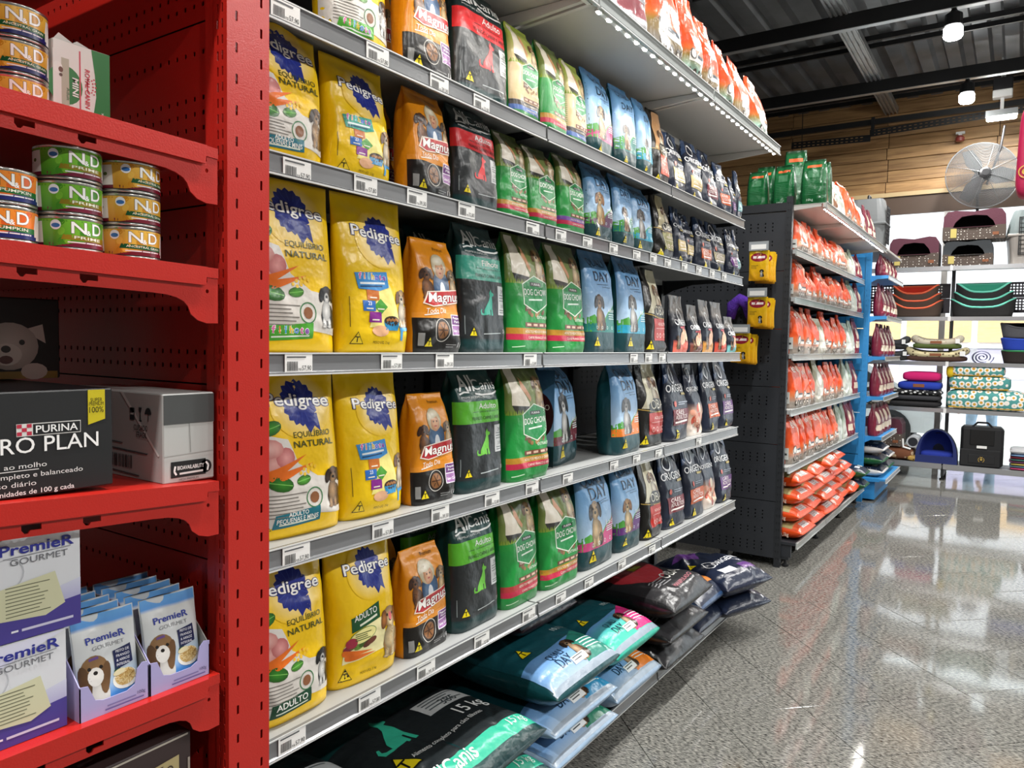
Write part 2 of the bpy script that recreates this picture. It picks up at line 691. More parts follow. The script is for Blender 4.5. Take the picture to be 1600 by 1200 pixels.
_bag = {}
def bag_parts(key, w, h, d, style, body, art, seed=1, amp=0.003, lean=0.0, bend=0.0, res=(40, 44), L=0.009, rough=0.29):
    if key in _bag:
        return _bag[key]
    b = Bag(w, h, d, style, seed, amp, lean, bend)
    v, f = b.body(*res)
    parts = [('bag_body', mesh('bag_body', v, f, True), film(body, rough))]
    A = Art(w, h)
    art(A)
    o_, s_ = (.001, .00055) if style == 'sack' or L > .0095 else (.0006, .0003)
    for gname, me in A.build(b.mapper(), key, L, o_, s_):
        parts.append((gname, me, None))
    _bag[key] = (parts, b)
    return _bag[key]

def place(parts, name, label, cat, loc, rot=(0, 0, 0), group=None, scale=None):
    root = thing(name, label, cat, loc, rot, group)
    if scale:
        root.scale = scale
    for pn, me, m in parts:
        o = obj(pn, me, m, root)
        if pn.startswith('lettering') or pn == 'small_print':
            o['kind'] = 'stuff'
    return root
# ------------------------------------------------------------------ what is printed on the bags
def rosette(A, x, y, r):
    a = A.w / A.h
    A.g('rosette')
    A.ell(x + .02, y - .02, r * 1.75, r * 1.5, '#fff6cf', 1.2, 26, col2='#f5c90e')
    n = 16
    pts = []
    for k in range(n * 4):
        th = 2 * PI * k / (n * 4)
        q = r * (1 + .07 * math.cos(n * th))
        pts.append((x + q * math.cos(th) * .95, y + q * a * math.sin(th)))
    A.poly(pts, '#1b2a86', 2)
    A.poly([(x - .02, y - .6 * r * a), (x + .9 * r, y - .5 * r * a), (x + .98 * r, y - 1.34 * r * a), (x + .66 * r, y - 1.08 * r * a), (x + .38 * r, y - 1.42 * r * a)], '#1b2a86', 2)
    for k in range(16):
        th = 2 * PI * k / 16
        A.line([(x + .45 * r * math.cos(th), y + .45 * r * a * math.sin(th)), (x + .95 * r * math.cos(th), y + .95 * r * a * math.sin(th))], .008, '#31439c', 2.5)
    A.text('Pedigree', x - .01, y - .14 * r * a, .115, '#f6f4f0', 4, bold=.012, edge='#15205e', ew=.045, fit=.74, rot=-.05)

def leaf(A, x, y, k, rot, col='#3f9a2c'):
    A.ell(x, y, k, k * .55, col, 3, 14, rot, dim(col, .6))
    d = (math.cos(rot) * k * .9, math.sin(rot) * k * .9 * A.w / A.h)
    A.line([(x - d[0], y - d[1]), (x + d[0], y + d[1])], .008, '#7cc25a', 3.5)

def carrot(A, x0, y0, x1, y1, k):
    a = A.w / A.h
    dx, dy = x1 - x0, (y1 - y0) / a
    l = math.hypot(dx, dy)
    nx, ny = -dy / l * k, dx / l * k * a
    A.poly([(x0 - nx, y0 - ny), (x0 + dx * .1, y0 + (y1 - y0) * .1 - ny * 1.1), (x1, y1), (x0 + nx, y0 + ny)], '#e5701c', 3)
    A.ell(x0, y0, k, k, '#e5701c', 3.1, 10)

def ped_natural(tagline, tagcol, dogc):
    def art(A):
        A.g('food_picture')
        A.poly([(.0, .60), (.10, .63), (.30, .60), (.40, .45), (.62, .36), (.97, .33), (.97, .10), (.60, .13), (.0, .06)], '#cfcac2', 1, '#e2dfd8')
        A.ell(.14, .46, .15, .11, '#f2bcb4', 2, 14, .4, '#c87a76')
        A.ell(.26, .49, .10, .10, '#eaa6a2', 2.3, 12, 0, '#c06c6c')
        A.ell(.10, .55, .14, .09, '#f4c8c0', 2.6, 12, 0, '#cf8a84')
        carrot(A, .10, .385, .50, .50, .05)
        carrot(A, .22, .38, .58, .445, .04)
        leaf(A, .13, .67, .12, .3)
        leaf(A, .2, .335, .13, -.2, '#3a8f2a')
        leaf(A, .45, .345, .085, .15, '#58a93a')
        for i in range(9):
            A.ell(.42 + .035 * (i % 4) + .01 * i, .39 + .02 * (i // 3) - .01 * (i % 2), .018, None, '#eec23a', 3.2, 8)
        A.dog(.83, .15, .42, *dogc)
        A.g('lettering')
        A.text('EQUILÍBRIO', .60, .605, .055, '#3d4a1c', 4, bold=.006, fit=.46)
        A.text('NATURAL', .61, .545, .062, '#3d4a1c', 4, bold=.01, fit=.50)
        A.g('small_print')
        A.lines(.08, .50, .265, 7, .022, '#77736c', .010)
        A.ring(.57, .23, .10, .012, '#3e7a4c', 3)
        A.ell(.57, .23, .055, None, '#8a5a3a', 3, 12)
        A.g('age_tag')
        A.poly([(.12, .065), (.63, .085), (.63, .175), (.14, .15)], tagcol, 3)
        if tagline == 'filhote':
            for i, (ch, c) in enumerate(zip('filhote', ('#e06aa8', '#e8852a', '#48a6dc', '#e8c02a', '#5a8ede', '#e06aa8', '#8a4ab0'))):
                A.text(ch, .20 + .058 * i, .112, .065, c, 4, bold=.03, edge='#ffffff', ew=.05)
        elif tagline == 'ADULTO':
            A.text('ADULTO', .38, .112, .065, '#f2f2ec', 4, bold=.012, fit=.40, rot=.03)
        else:
            A.text('ADULTO', .38, .135, .04, '#f2f2ec', 4, bold=.01, rot=.03)
            A.text(tagline, .38, .10, .045, '#f2f2ec', 4, bold=.01, fit=.45, rot=.03)
        A.line([(.18, .088), (.58, .10)], .014, '#dfe8d8', 4)
        A.g('warning_sign')
        A.warn(.06, .06, .055, '#efd02a')
        rosette(A, .50, .815, .21)
    return art

def ped_puppy(signcol):
    def art(A):
        A.g('food_picture')
        A.poly([(.48, .46), (.62, .44), (.78, .18), (.30, .16)], '#f5e98a', 1)
        for x, y, c, t in ((.36, .365, '#c8702a', 'p'), (.30, .295, '#2f6fc0', '23'), (.46, .295, '#4da03a', 'f'), (.38, .225, '#8a2a90', 'c')):
            if t == 'f':
                A.poly([(x, y - .05), (x + .10, y), (x, y + .05), (x - .10, y)], c, 2)
            else:
                A.rect(x - .085, y - .032, x + .085, y + .034, c, 2)
            A.rect(x - .05, y - .02, x + .05, y - .012, '#f0ead8', 3)
        A.text('23', .30, .30, .04, '#ffffff', 4, bold=.01)
        A.ell(.62, .205, .12, .055, '#3a2a1e', 3, 16)
        A.poly([(.50, .20), (.74, .20), (.71, .145), (.53, .145)], '#2a8cc0', 3)
        for i in range(7):
            A.ell(.55 + .025 * i, .21 + .006 * (i % 2), .016, None, '#a8703a', 3.6, 7)
        A.ell(.45, .14, .12, .06, '#e8b48c', 3, 12)
        A.g('dog_picture')
        A.poly([(.74, .17), (.99, .19), (.98, .15), (.76, .14)], '#4a9fd8', 2)
        A.line([(.78, .15), (.77, .08)], .035, '#4a9fd8', 2)
        A.line([(.94, .15), (.95, .07)], .035, '#4a9fd8', 2)
        A.line([(.95, .18), (.93, .36)], .03, '#4a9fd8', 2)
        A.dog(.83, .17, .44, '#d9b07a', '#7a4c28', '#efe0c4')
        A.g('age_tag')
        A.poly([(.14, .50), (.58, .52), (.60, .42), (.46, .395), (.18, .40)], signcol, 3)
        for i, (ch, c) in enumerate(zip('filhote', ('#e06aa8', '#e8852a', '#48c6dc', '#e8c02a', '#5a5ede', '#e06aa8', '#8a4ab0'))):
            A.text(ch, .205 + .055 * i, .465, .065, c, 4, bold=.03, edge='#ffffff', ew=.05)
        A.line([(.20, .435), (.54, .445)], .022, '#e6f0f4', 4)
        A.line([(.20, .415), (.50, .425)], .014, '#17406e', 4)
        A.g('warning_sign')
        A.warn(.15, .055, .075, '#efd02a')
        A.g('small_print')
        A.text('PESO LÍQ. 2 kg', .47, .06, .028, '#4a3a10', 4)
        A.line([(.08, .35), (.08, .16)], .006, '#6a5410', 3)
        rosette(A, .54, .745, .21)
    return art

def ped_adult(A):
    A.g('food_picture')
    A.poly([(.42, .40), (.66, .42), (.72, .20), (.10, .16), (.12, .28)], '#f3eab0', 1)
    for i in range(6):
        A.ell(.18 + .06 * i, .27 + .012 * (i % 2), .075, .035, ('#8c2f40', '#4a7a2a', '#6a8f3a', '#3f5a20', '#5a2a20', '#703a2a')[i], 2.2 + .2 * i, 12, .3)
    carrot(A, .13, .235, .50, .215, .035)
    carrot(A, .16, .20, .55, .195, .035)
    A.ell(.20, .30, .07, .06, '#a83048', 3.4, 12)
    A.g('dog_picture')
    A.dog(.80, .12, .62, '#d8a765', '#a86a34', '#ecd2a0')
    A.ell(.79, .40, .03, .05, '#d8606a', 4, 10)
    A.g('age_tag')
    A.poly([(.18, .47), (.62, .53), (.62, .42), (.20, .37)], '#17532c', 2)
    A.text('ADULTO', .40, .455, .07, '#f4f4ee', 4, bold=.012, fit=.36, rot=.10)
    A.line([(.30, .41), (.57, .445)], .025, '#e8ecd8', 4)
    A.g('small_print')
    A.ell(.36, .335, .19, .085, '#3f7a34', 2.6, 22, .15)
    A.ell(.36, .335, .182, .077, '#eee69a', 3, 22, .15)
    A.lines(.24, .48, .35, 4, .014, '#4a5a28', .010, 4)
    A.text('PESO LÍQ. 2 kg', .45, .065, .028, '#4a3a10', 4)
    A.g('warning_sign')
    A.warn(.14, .05, .08, '#efd02a')
    rosette(A, .55, .76, .21)

def magnus(A):
    A.g('printed_panel')
    A.rows([(0, '#0d0c0c'), (.30, '#17130f'), (.31, '#171310')], .015, .985, 1)
    A.g('orange_swoosh')
    A.poly([(.015, .30), (.985, .31), (.985, .37), (.5, .36), (.015, .345)], '#e0902a', 1.4)
    A.g('people_picture')
    A.ell(.52, .60, .19, .22, '#4a6f98', 2, 18, 0, '#26405e')
    A.ell(.53, .55, .06, .12, '#d8dce2', 2.4, 12)
    A.ell(.50, .76, .17, .17, '#f2ead6', 2.2, 18, 0, '#b4a684')
    A.ell(.51, .73, .105, .13, '#ecbc98', 2.7, 16, 0, '#c08a66')
    A.ell(.49, .805, .13, .06, '#f4eedd', 3.1, 14, .15, '#cfc2a4')
    for dx in (-.035, .045):
        A.ell(.51 + dx, .742, .014, None, '#3a2a20', 3.5, 8)
    A.ell(.515, .70, .035, .012, '#b85a50', 3.5, 10)
    A.dog(.22, .47, .46, '#6a4026', '#4a2a18', '#8a5a38', 2.4)
    A.dog(.82, .48, .46, '#a8804a', '#5a4028', '#d8b888', 2.4)
    A.g('brand_logo')
    A.poly([(.12, .425), (.20, .53), (.99, .575), (.99, .455), (.30, .40)], '#f0e0d0', 3.6)
    A.poly([(.15, .432), (.22, .522), (.985, .565), (.985, .465), (.30, .41)], '#b51d22', 4)
    A.text('Magnus', .58, .452, .135, '#f8f4ee', 5.5, bold=.012, shear=.12, rot=.06, fit=.74, edge='#5c0e10', ew=.03)
    A.text('Todo Dia', .36, .345, .075, '#f4efe4', 5, bold=.004, shear=.25, rot=.05, fit=.40)
    A.line([(.14, .325), (.40, .345)], .015, '#f4efe4', 4)
    A.text('Premium', .62, .90, .05, '#2a1a08', 4, shear=.2)
    A.g('food_picture')
    A.ell(.45, .20, .13, .13, '#3a2414', 3, 18)
    A.ell(.45, .20, .115, .115, '#8a5c34', 3.4, 18)
    for k in range(3):
        th = k * PI / 3
        A.line([(.45 - .1 * math.cos(th), .20 - .1 * math.sin(th) * A.w / A.h), (.45 + .1 * math.cos(th), .20 + .1 * math.sin(th) * A.w / A.h)], .02, '#4a2c16', 3.8)
    A.ring(.45, .20, .165, .012, '#c8c4bc', 3, 22)
    A.g('flavour_tag')
    for y, c in ((.255, '#6a2a78'), (.165, '#a070a8')):
        A.rect(.67, y - .01, .97, y + .085, '#f0eaf2', 3)
        A.rect(.685, y - .003, .955, y + .078, c, 3.4)
    A.text('Pequeno', .82, .30, .035, '#ffffff', 4, bold=.01, fit=.22)
    A.text('Porte', .82, .268, .035, '#ffffff', 4, bold=.01, fit=.16)
    A.text('Sabor Carne', .82, .185, .04, '#ffffff', 4, bold=.01, fit=.24)
    A.g('small_print')
    A.text('1 kg', .88, .05, .07, '#e8e8e8', 4, bold=.01)
    A.lines(.55, .78, .07, 2, .02, '#9a9a98', .01)
    A.rect(.05, .06, .12, .17, '#8a8a88', 3)
    A.g('warning_sign')
    A.warn(.20, .05, .085)

def sitting(A, x, y, k, col, lv=3):
    """plain silhouette of a sitting dog"""
    a = A.w / A.h
    P = [(-.46, .02), (-.50, .14), (-.44, .24), (-.40, .22), (-.43, .13), (-.38, .08), (-.26, .06), (-.24, .20), (-.10, .38), (.06, .56), (.14, .72), (.12, .86), (.22, 1.0), (.25, .90), (.40, .84), (.39, .77), (.28, .72), (.30, .50), (.28, .30), (.34, .02), (.24, 0), (.22, .06), (.20, .24), (.14, .22), (.16, .03), (.08, 0), (.07, .05), (-.02, .03), (-.30, 0)]
    A.poly([(x + px * k, y + py * k * a) for px, py in P], col, lv)

def allcanis(word, band, dogc, panel='#24282a'):
    def art(A):
        A.g('foot_panel')
        A.rows([(.0, '#0e2c2e'), (.08, '#12393a'), (.105, '#132e30')], .02, .98, 1)
        A.g('dark_panel')
        A.rows([(.105, panel), (.56, panel)], .02, .98, 1)
        A.g('colour_band')
        A.rows([(.56, band), (.74, band)], .015, .985, 1.6)
        A.g('brand_logo')
        A.text('All', .26, .825, .20, '#e6e8e6', 4, bold=.018, shear=.18, fit=.30)
        A.text('Canis', .64, .83, .135, '#e6e8e6', 4, bold=.004, shear=.08, fit=.50)
        A.line([(.10, .80), (.20, .815), (.30, .812)], .02, '#e6e8e6', 4)
        A.line([(.40, .80), (.55, .788), (.75, .79), (.90, .812)], .022, '#e6e8e6', 4)
        A.text('PREMIUM ESPECIAL', .36, .765, .026, '#d4d8d6', 4, fit=.48)
        A.g('lettering')
        A.text(word, .62, .675, .075, '#f6f6f2', 4, bold=.004, fit=.36)
        A.text('LEVE & DELICIOSO', .62, .645, .022, '#20302c', 4, fit=.34)
        A.line([(.30, .652), (.42, .652)], .006, '#20302c', 4)
        A.line([(.82, .652), (.94, .652)], .006, '#20302c', 4)
        A.text('FRANGO CARNE E ARROZ', .60, .585, .045, '#16201c', 4, fit=.66)
        A.g('dog_silhouette')
        sitting(A, .50, .29, .34, dogc, 3)
        A.g('nutrition_panel')
        A.rect(.74, .30, .985, .53, '#c6c8c8', 3)
        A.text('24%', .87, .475, .05, '#333a3c', 4)
        A.lines(.77, .95, .455, 3, .022, '#6a7072', .012, 4)
        A.text('3 8 6', .87, .36, .045, '#333a3c', 4)
        A.lines(.77, .95, .335, 2, .018, '#6a7072', .012, 4)
        A.g('warning_sign')
        A.warn(.17, .125, .07)
        A.g('small_print')
        A.line([(.40, .145), (.80, .155)], .012, '#a8b0b0', 3)
        A.text('3 kg', .90, .155, .05, '#c4caca', 4)
        A.line([(.06, .14), (.06, .28)], .006, '#8a9494', 3)
    return art

def dogchow(stripe1, stripe2, beige=False):
    def art(A):
        A.g('printed_panel')
        if beige:
            A.rows([(0, '#1c7a33'), (.14, '#1f8338'), (.15, '#5a74b8'), (.20, '#6a80bc'), (.21, '#d8bd8c'), (.58, '#e2cba0'), (.80, '#a9b35a'), (1, '#94a53c')], .02, .98, 1)
        else:
            A.rows([(0, '#157a33'), (.10, '#1a8a3a'), (.50, '#1f9440'), (.585, '#2c9a3c')], .02, .98, 1)
            A.g('photo_panel')
            A.rows([(.585, '#6c8a2e'), (.62, '#7a8c46'), (.80, '#6d7a3e'), (1, '#4d5a2c')], .02, .98, 1)
        A.g('dog_picture')
        A.poly([(.12, .98), (.32, .98), (.30, .84), (.50, .66), (.46, .62), (.10, .66)], '#e6ddcc', 2)
        A.poly([(.10, .66), (.48, .64), (.52, .60), (.16, .585)], '#33312e', 2.2)
        A.poly([(.34, .80), (.52, .68), (.55, .71), (.36, .90)], '#c98f68', 2.4)
        A.dog(.76, .60, .50, '#c79a5c', '#6f4a26', '#e4cba0', 2.2)
        for i in range(24):
            x = .04 + .92 * i / 23
            A.poly([(x - .018, .575), (x + .018, .575), (x + .008 * (-1) ** i, .62)], '#8aa23a', 3)
        A.g('brand_logo')
        x, y = .59, .50
        a = A.w / A.h
        def hexa(k):
            return [(x - .30 * k, y + .12 * k * a), (x, y + .25 * k * a), (x + .31 * k, y + .16 * k * a), (x + .30 * k, y - .13 * k * a), (x + .02, y - .26 * k * a), (x - .29 * k, y - .15 * k * a)]
        A.poly(hexa(1.0), '#e8f0e0', 4)
        A.poly(hexa(.94), '#1c8a48', 4.4)
        A.rect(x - .12, y + .065, x + .14, y + .098, '#10201a', 5)
        A.text('PURINA', x + .02, y + .072, .03, '#f0f0ee', 5.6, bold=.01, fit=.20)
        A.text('DOG CHOW', x, y - .012, .085, '#fbfbf6', 5.6, bold=.006, fit=.53, rot=.02)
        A.line([(x - .17, y - .055), (x + .16, y - .045)], .022, '#dfeee0', 5)
        A.g('food_picture')
        for i in range(26):
            r = random.Random(i)
            A.ell(.54 + r.gauss(0, .10), .37 + r.gauss(0, .028), .032, .026, r.choice(('#7c5636', '#94703f', '#6a4426', '#a98756')), 3 + .01 * i, 8, r.uniform(0, 3))
        A.poly([(.34, .40), (.50, .405), (.49, .355), (.35, .352)], '#6a4a34', 3.6)
        A.text('COM', .42, .37, .035, '#f0e8d8', 4.2, bold=.01)
        A.text('EXTRALIFE', .76, .29, .04, '#eef4e6', 4.2, bold=.006, fit=.30)
        A.g('benefit_band')
        A.rect(.32, .215, .97, .255, '#6f3d28', 3)
        for i in range(4):
            A.rect(.36 + .155 * i, .225, .46 + .155 * i, .245, '#d8b8a0', 4)
        A.rect(.02, .155, .985, .205, stripe1, 2)
        A.rect(.02, .105, .985, .155, stripe2, 2)
        A.text('ADULTOS MEDIOS E GRANDES', .62, .168, .034, '#f4ecdc', 4, fit=.62)
        A.text('CARNE FRANGO E ARROZ', .66, .118, .034, '#f4ecdc', 4, fit=.55)
        A.g('small_print')
        A.line([(.06, .045), (.30, .055)], .012, '#bcdcb8', 3)
        A.warn(.93, .035, .04)
    return art

def qualiday(patch, word, dogc, base='#16444a', lady=False):
    def art(A):
        A.g('printed_panel')
        A.rows([(.0, '#0f353b'), (.20, base)], .02, .98, 1)
        A.g('sky_panel')
        A.rows([(.20, '#bcd4e8'), (.45, '#a9c8e6'), (.62, '#86b2dc'), (.8, '#6698c6'), (1, '#4a7fae')], .02, .98, 1)
        A.g('hill_panel')
        A.poly([(.02, .20), (.02, .33), (.20, .37), (.34, .30), (.36, .20)], '#4a9a3c', 1.5)
        A.g('corner_patch')
        A.poly([(.52, .20), (.985, .20), (.985, .60), (.93, .52), (.80, .44), (.66, .40), (.54, .34)], '#5aa845', 1.6)
        A.poly([(.54, .20), (.985, .20), (.985, .575), (.92, .50), (.80, .425), (.66, .385), (.56, .33)], patch, 2)
        A.rect(.02, .20, .985, .285, patch, 1.8)
        A.g('dog_picture')
        A.dog(.38, .22, .62, *dogc, 2.5)
        A.g('brand_logo')
        A.text('QUALI', .46, .845, .125, '#12233a', 4, fit=.58)
        A.text('DAY', .54, .70, .16, '#12233a', 4, fit=.50)
        A.line([(.36, .665), (.74, .675)], .006, '#12233a', 4)
        A.text('Special Premium', .66, .64, .026, '#2a4460', 4, fit=.26)
        A.g('lettering')
        A.text(word, .80, .40, .065, '#f4f8f8', 4, fit=.30)
        A.lines(.66, .95, .375, 3, .022, '#dcecec', .012, 4)
        A.g('small_print')
        for i in range(4):
            A.ring(.26 + .17 * i, .245, .026, .008, '#d4e6e6', 3, 10)
        A.g('warning_sign')
        A.warn(.27, .06, .10)
    return art

def oba(panel, cream='#d8d2b6'):
    def art(A):
        A.g('colour_panel')
        A.poly([(.28, .14), (.985, .14), (.985, .40), (.28, .40)], panel, 1.4)
        A.g('cream_panel')
        A.poly([(.10, .46), (.28, .62), (.42, .98), (.96, .98), (.86, .76), (.985, .56), (.985, .42)], cream, 1)
        A.line([(.0, .455), (.5, .41), (.985, .40)], .018, '#c8a858', 3)
        A.g('dog_picture')
        A.dog(.66, .46, .60, '#b88a58', '#6a4426', '#e8dcc4', 1.6)
        A.g('brand_logo')
        A.poly([(.30, .41), (.985, .405), (.985, .55), (.52, .57), (.30, .50)], '#17140f', 3)
        A.text('OBA', .64, .445, .17, '#e4dfcf', 4, fit=.54)
        A.g('lettering')
        A.text('ADULTO', .66, .32, .055, '#f0dcd4', 4, fit=.40)
        A.line([(.36, .285), (.95, .285)], .006, '#f0dcd4', 4)
        for i in range(4):
            A.ring(.42 + .15 * i, .20, .045, .012, '#e8ccc4', 4, 12)
        A.g('warning_sign')
        A.warn(.14, .03, .11)
    return art

def origens(panel, word='CÃES'):
    def art(A):
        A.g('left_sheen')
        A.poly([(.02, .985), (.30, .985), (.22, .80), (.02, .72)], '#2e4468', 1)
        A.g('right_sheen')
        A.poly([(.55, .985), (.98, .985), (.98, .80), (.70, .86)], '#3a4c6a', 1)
        A.g('colour_panel')
        A.rect(.16, .20, .84, .40, panel, 2)
        A.g('brand_logo')
        A.ring(.40, .83, .13, .030, '#e8eaee', 3, 24, 1.15)
        A.text('ORIGENS', .50, .62, .125, '#f4f5f7', 4, bold=.012, fit=.86)
        A.rect(.60, .575, .94, .605, '#c8b468', 4)
        A.g('lettering')
        A.text(word, .44, .335, .07, '#f2e8e4', 4, bold=.004, fit=.36)
        A.text('ADULTOS', .50, .275, .07, '#f2e8e4', 4, bold=.004, fit=.52)
        A.line([(.24, .235), (.76, .245)], .03, '#f2e8e4', 4)
        A.ell(.30, .47, .05, None, '#d05a48', 3, 12)
        A.lines(.42, .80, .48, 2, .025, '#aab2c0', .014)
        A.g('warning_sign')
        A.warn(.30, .03, .10)
    return art

def origens_food(A):
    A.g('printed_panel')
    A.rows([(0, '#e6ded4'), (.30, '#cfa890'), (.45, '#2a3046')], .02, .98, 1)
    A.g('food_picture')
    for i in range(14):
        r = random.Random(40 + i)
        A.ell(r.uniform(.2, .8), r.uniform(.08, .42), .13, .08, r.choice(('#c8503a', '#e0a088', '#8a3a2a', '#ead8c0')), 2 + .03 * i, 10, r.uniform(0, 3))
    A.g('brand_logo')
    A.ring(.44, .82, .15, .030, '#e8eaee', 3, 24, 1.3)
    A.text('ORIGENS', .50, .60, .12, '#f4f5f7', 4, bold=.012, fit=.84)

def origens_small(base, food):
    def art(A):
        A.g('printed_panel')
        A.rows([(0, base), (.16, base), (.22, '#1d2334')], .03, .97, 1)
        A.g('clear_top')
        A.rows([(.66, '#2a2f3c'), (.72, '#7c7874'), (1, '#6a6662')], .03, .97, 1)
        A.g('food_picture')
        for i in range(12):
            r = random.Random(i + 7)
            A.ell(.60 + r.gauss(0, .12), .24 + r.gauss(0, .06), .15, .06, r.choice((food, '#d8a080', '#e8c8a8')), 2 + .03 * i, 9, r.uniform(1, 2))
        A.dog(.22, .06, .38, '#6a4a34', '#2c1e18', '#a88a6c', 2.5)
        A.g('brand_logo')
        A.ring(.48, .63, .14, .035, '#eef0f2', 3, 22, 1.5)
        A.text('ORIGENS', .52, .475, .15, '#f4f5f7', 4, bold=.014, fit=.84)
        A.rect(.38, .42, .70, .455, '#b83a48', 3)
    return art

def orange_bag(top, mid, low, spot='#e8e4dc'):
    def art(A):
        A.g('printed_design')
        A.rows([(0, low), (.12, low), (.26, mid), (.40, top), (1, top)], .02, .98, 1)
        A.rect(.18, .21, .82, .30, spot, 2)
        A.ell(.30, .29, .11, None, '#55504a', 3, 14)
        A.ell(.30, .29, .08, None, '#f0ece6', 3.4, 14)
        A.rect(.46, .265, .80, .30, '#3a4450', 3)
        for i in range(4):
            A.ell(.24 + .17 * i, .11, .06, .075, '#4a423a', 3, 12)
            A.ell(.24 + .17 * i, .10, .035, .045, '#cfc6ba', 3.4, 10)
        A.poly([(.62, .98), (.76, .98), (.80, .66), (.72, .50)], '#f0b8a0', 1.5)
        A.text('eN', .44, .74, .17, '#f6e6dc', 4, bold=.02, fit=.40)
    return art

def plain_bag(low, spot, top):
    def art(A):
        A.g('printed_design')
        A.rows([(0, low), (.35, low), (.55, top), (1, top)], .03, .97, 1)
        A.rect(.18, .16, .82, .34, spot, 2)
        A.ell(.5, .56, .20, .26, spot, 2, 16)
    return art
# ------------------------------------------------------------------ the room
XL, XR, YB, YF, ZR = -7.0, 5.5, -4.5, 11.5, 4.9

def granite():
    m, nt, b = node_mat('polished_granite')
    tc = nt.nodes.new('ShaderNodeTexCoord')
    oi = nt.nodes.new('ShaderNodeObjectInfo')
    ge = nt.nodes.new('ShaderNodeNewGeometry')
    mp = nt.nodes.new('ShaderNodeMapping')
    mp.inputs['Rotation'].default_value = (0, 0, math.radians(33))
    mp.inputs['Scale'].default_value = (55, 150, 60)
    nt.links.new(ge.outputs['Position'], mp.inputs[0])
    n1 = nt.nodes.new('ShaderNodeTexNoise')
    n1.inputs['Scale'].default_value = 1.0
    n1.inputs['Detail'].default_value = 2.5
    n1.inputs['Roughness'].default_value = .6
    nt.links.new(mp.outputs[0], n1.inputs['Vector'])
    r1 = nt.nodes.new('ShaderNodeValToRGB')
    e = r1.color_ramp.elements
    e[0].position, e[0].color = .33, (*hx('#2b2b2a'), 1)
    e[1].position, e[1].color = .70, (*hx('#a6a39a'), 1)
    k = e.new(.46)
    k.color = (*hx('#686763'), 1)
    k = e.new(.56)
    k.color = (*hx('#84837d'), 1)
    nt.links.new(n1.outputs[0], r1.inputs[0])
    n2 = nt.nodes.new('ShaderNodeTexNoise')
    n2.inputs['Scale'].default_value = 3.0
    n2.inputs['Detail'].default_value = 3
    nt.links.new(ge.outputs['Position'], n2.inputs['Vector'])
    mx = nt.nodes.new('ShaderNodeMix')
    mx.data_type = 'RGBA'
    mx.blend_type = 'MULTIPLY'
    mx.inputs[0].default_value = .35
    r2 = nt.nodes.new('ShaderNodeValToRGB')
    r2.color_ramp.elements[0].color = (.55, .55, .54, 1)
    r2.color_ramp.elements[1].color = (1, 1, 1, 1)
    nt.links.new(n2.outputs[0], r2.inputs[0])
    nt.links.new(r1.outputs[0], mx.inputs[6])
    nt.links.new(r2.outputs[0], mx.inputs[7])
    nt.links.new(mx.outputs[2], b.inputs['Base Color'])
    b.inputs['Roughness'].default_value = .07
    b.inputs['Specular IOR Level'].default_value = .62
    return m
GRAN = granite()
floor = struct(MB().box(XL, XR, YB, YF + .3, -.10, -.004).build('floor', mat('floor_joint', '#4b4a48', .35)))
# 40 cm tiles laid on the diagonal; the ones in view are pieces of their own, the rest one slab
TL = .40
tme = MB().cbox(-TL / 2 + .0012, TL / 2 - .0012, -TL / 2 + .0012, TL / 2 - .0012, -.006, 0, .0012).mesh('tile')
tme.materials.append(GRAN)
rt = random.Random(5)
c45 = math.sqrt(.5)
rest = MB()
for i in range(-30, 60):
    for j in range(-30, 60):
        # centres from the two measured families of joints
        p = 3.05 + TL * (i + .5)
        q = 2.84 + TL * (j + .5)
        x, y = (p - q) * c45, (p + q) * c45
        if not (XL < x < XR and YB < y < YF - .05):
            continue
        if -1.75 < x < .55 and 2.0 < y < 11.3:
            o = obj('tile', tme, None, floor, (x, y, rt.uniform(-.0003, .0002)), (rt.gauss(0, .0013), rt.gauss(0, .0013), PI / 4))
        else:
            h = TL / 2 * math.sqrt(2) - .0017
            n = len(rest.v)
            rest.v += [(x - h, y, 0), (x, y - h, 0), (x + h, y, 0), (x, y + h, 0)]
            rest.f.append((n, n + 1, n + 2, n + 3))
o = rest.build('outer_tiles', GRAN, floor)
o['kind'] = 'stuff'

# roof sheet with trapezoid ribs along Y
roofm = mat('roof_sheet', '#6f7275', .5, .55, bump=.1, bscale=3, var=.25, vscale=2.2)
prof = []
x = XL
while x < XR:
    prof += [(x, 0), (x + .13, 0), (x + .16, .07), (x + .25, .07), (x + .28, 0)]
    x += .28
v, f = [], []
for px_, pz in prof:
    v += [(px_, YB, ZR + pz), (px_, YF, ZR + pz)]
for i in range(len(prof) - 1):
    f.append((2 * i, 2 * i + 2, 2 * i + 3, 2 * i + 1))
ceil = struct(obj('ceiling', mesh('ceiling', v, f), roofm))
o = MB().box(XL, XR, YB, YF, ZR + .10, ZR + .14).build('roof_deck', roofm, ceil)

black = mat('black_steel', '#17181a', .5, .3, bump=.05, bscale=40)
galv = mat('galvanised_steel', '#b9bcbd', .38, .85, bump=.06, bscale=8, var=.12, vscale=5)
white_p = mat('white_plastic', '#e8e8e6', .4)
lampem = mat('lamp_lens', (1, 1, .96), .4, emit=45.0)

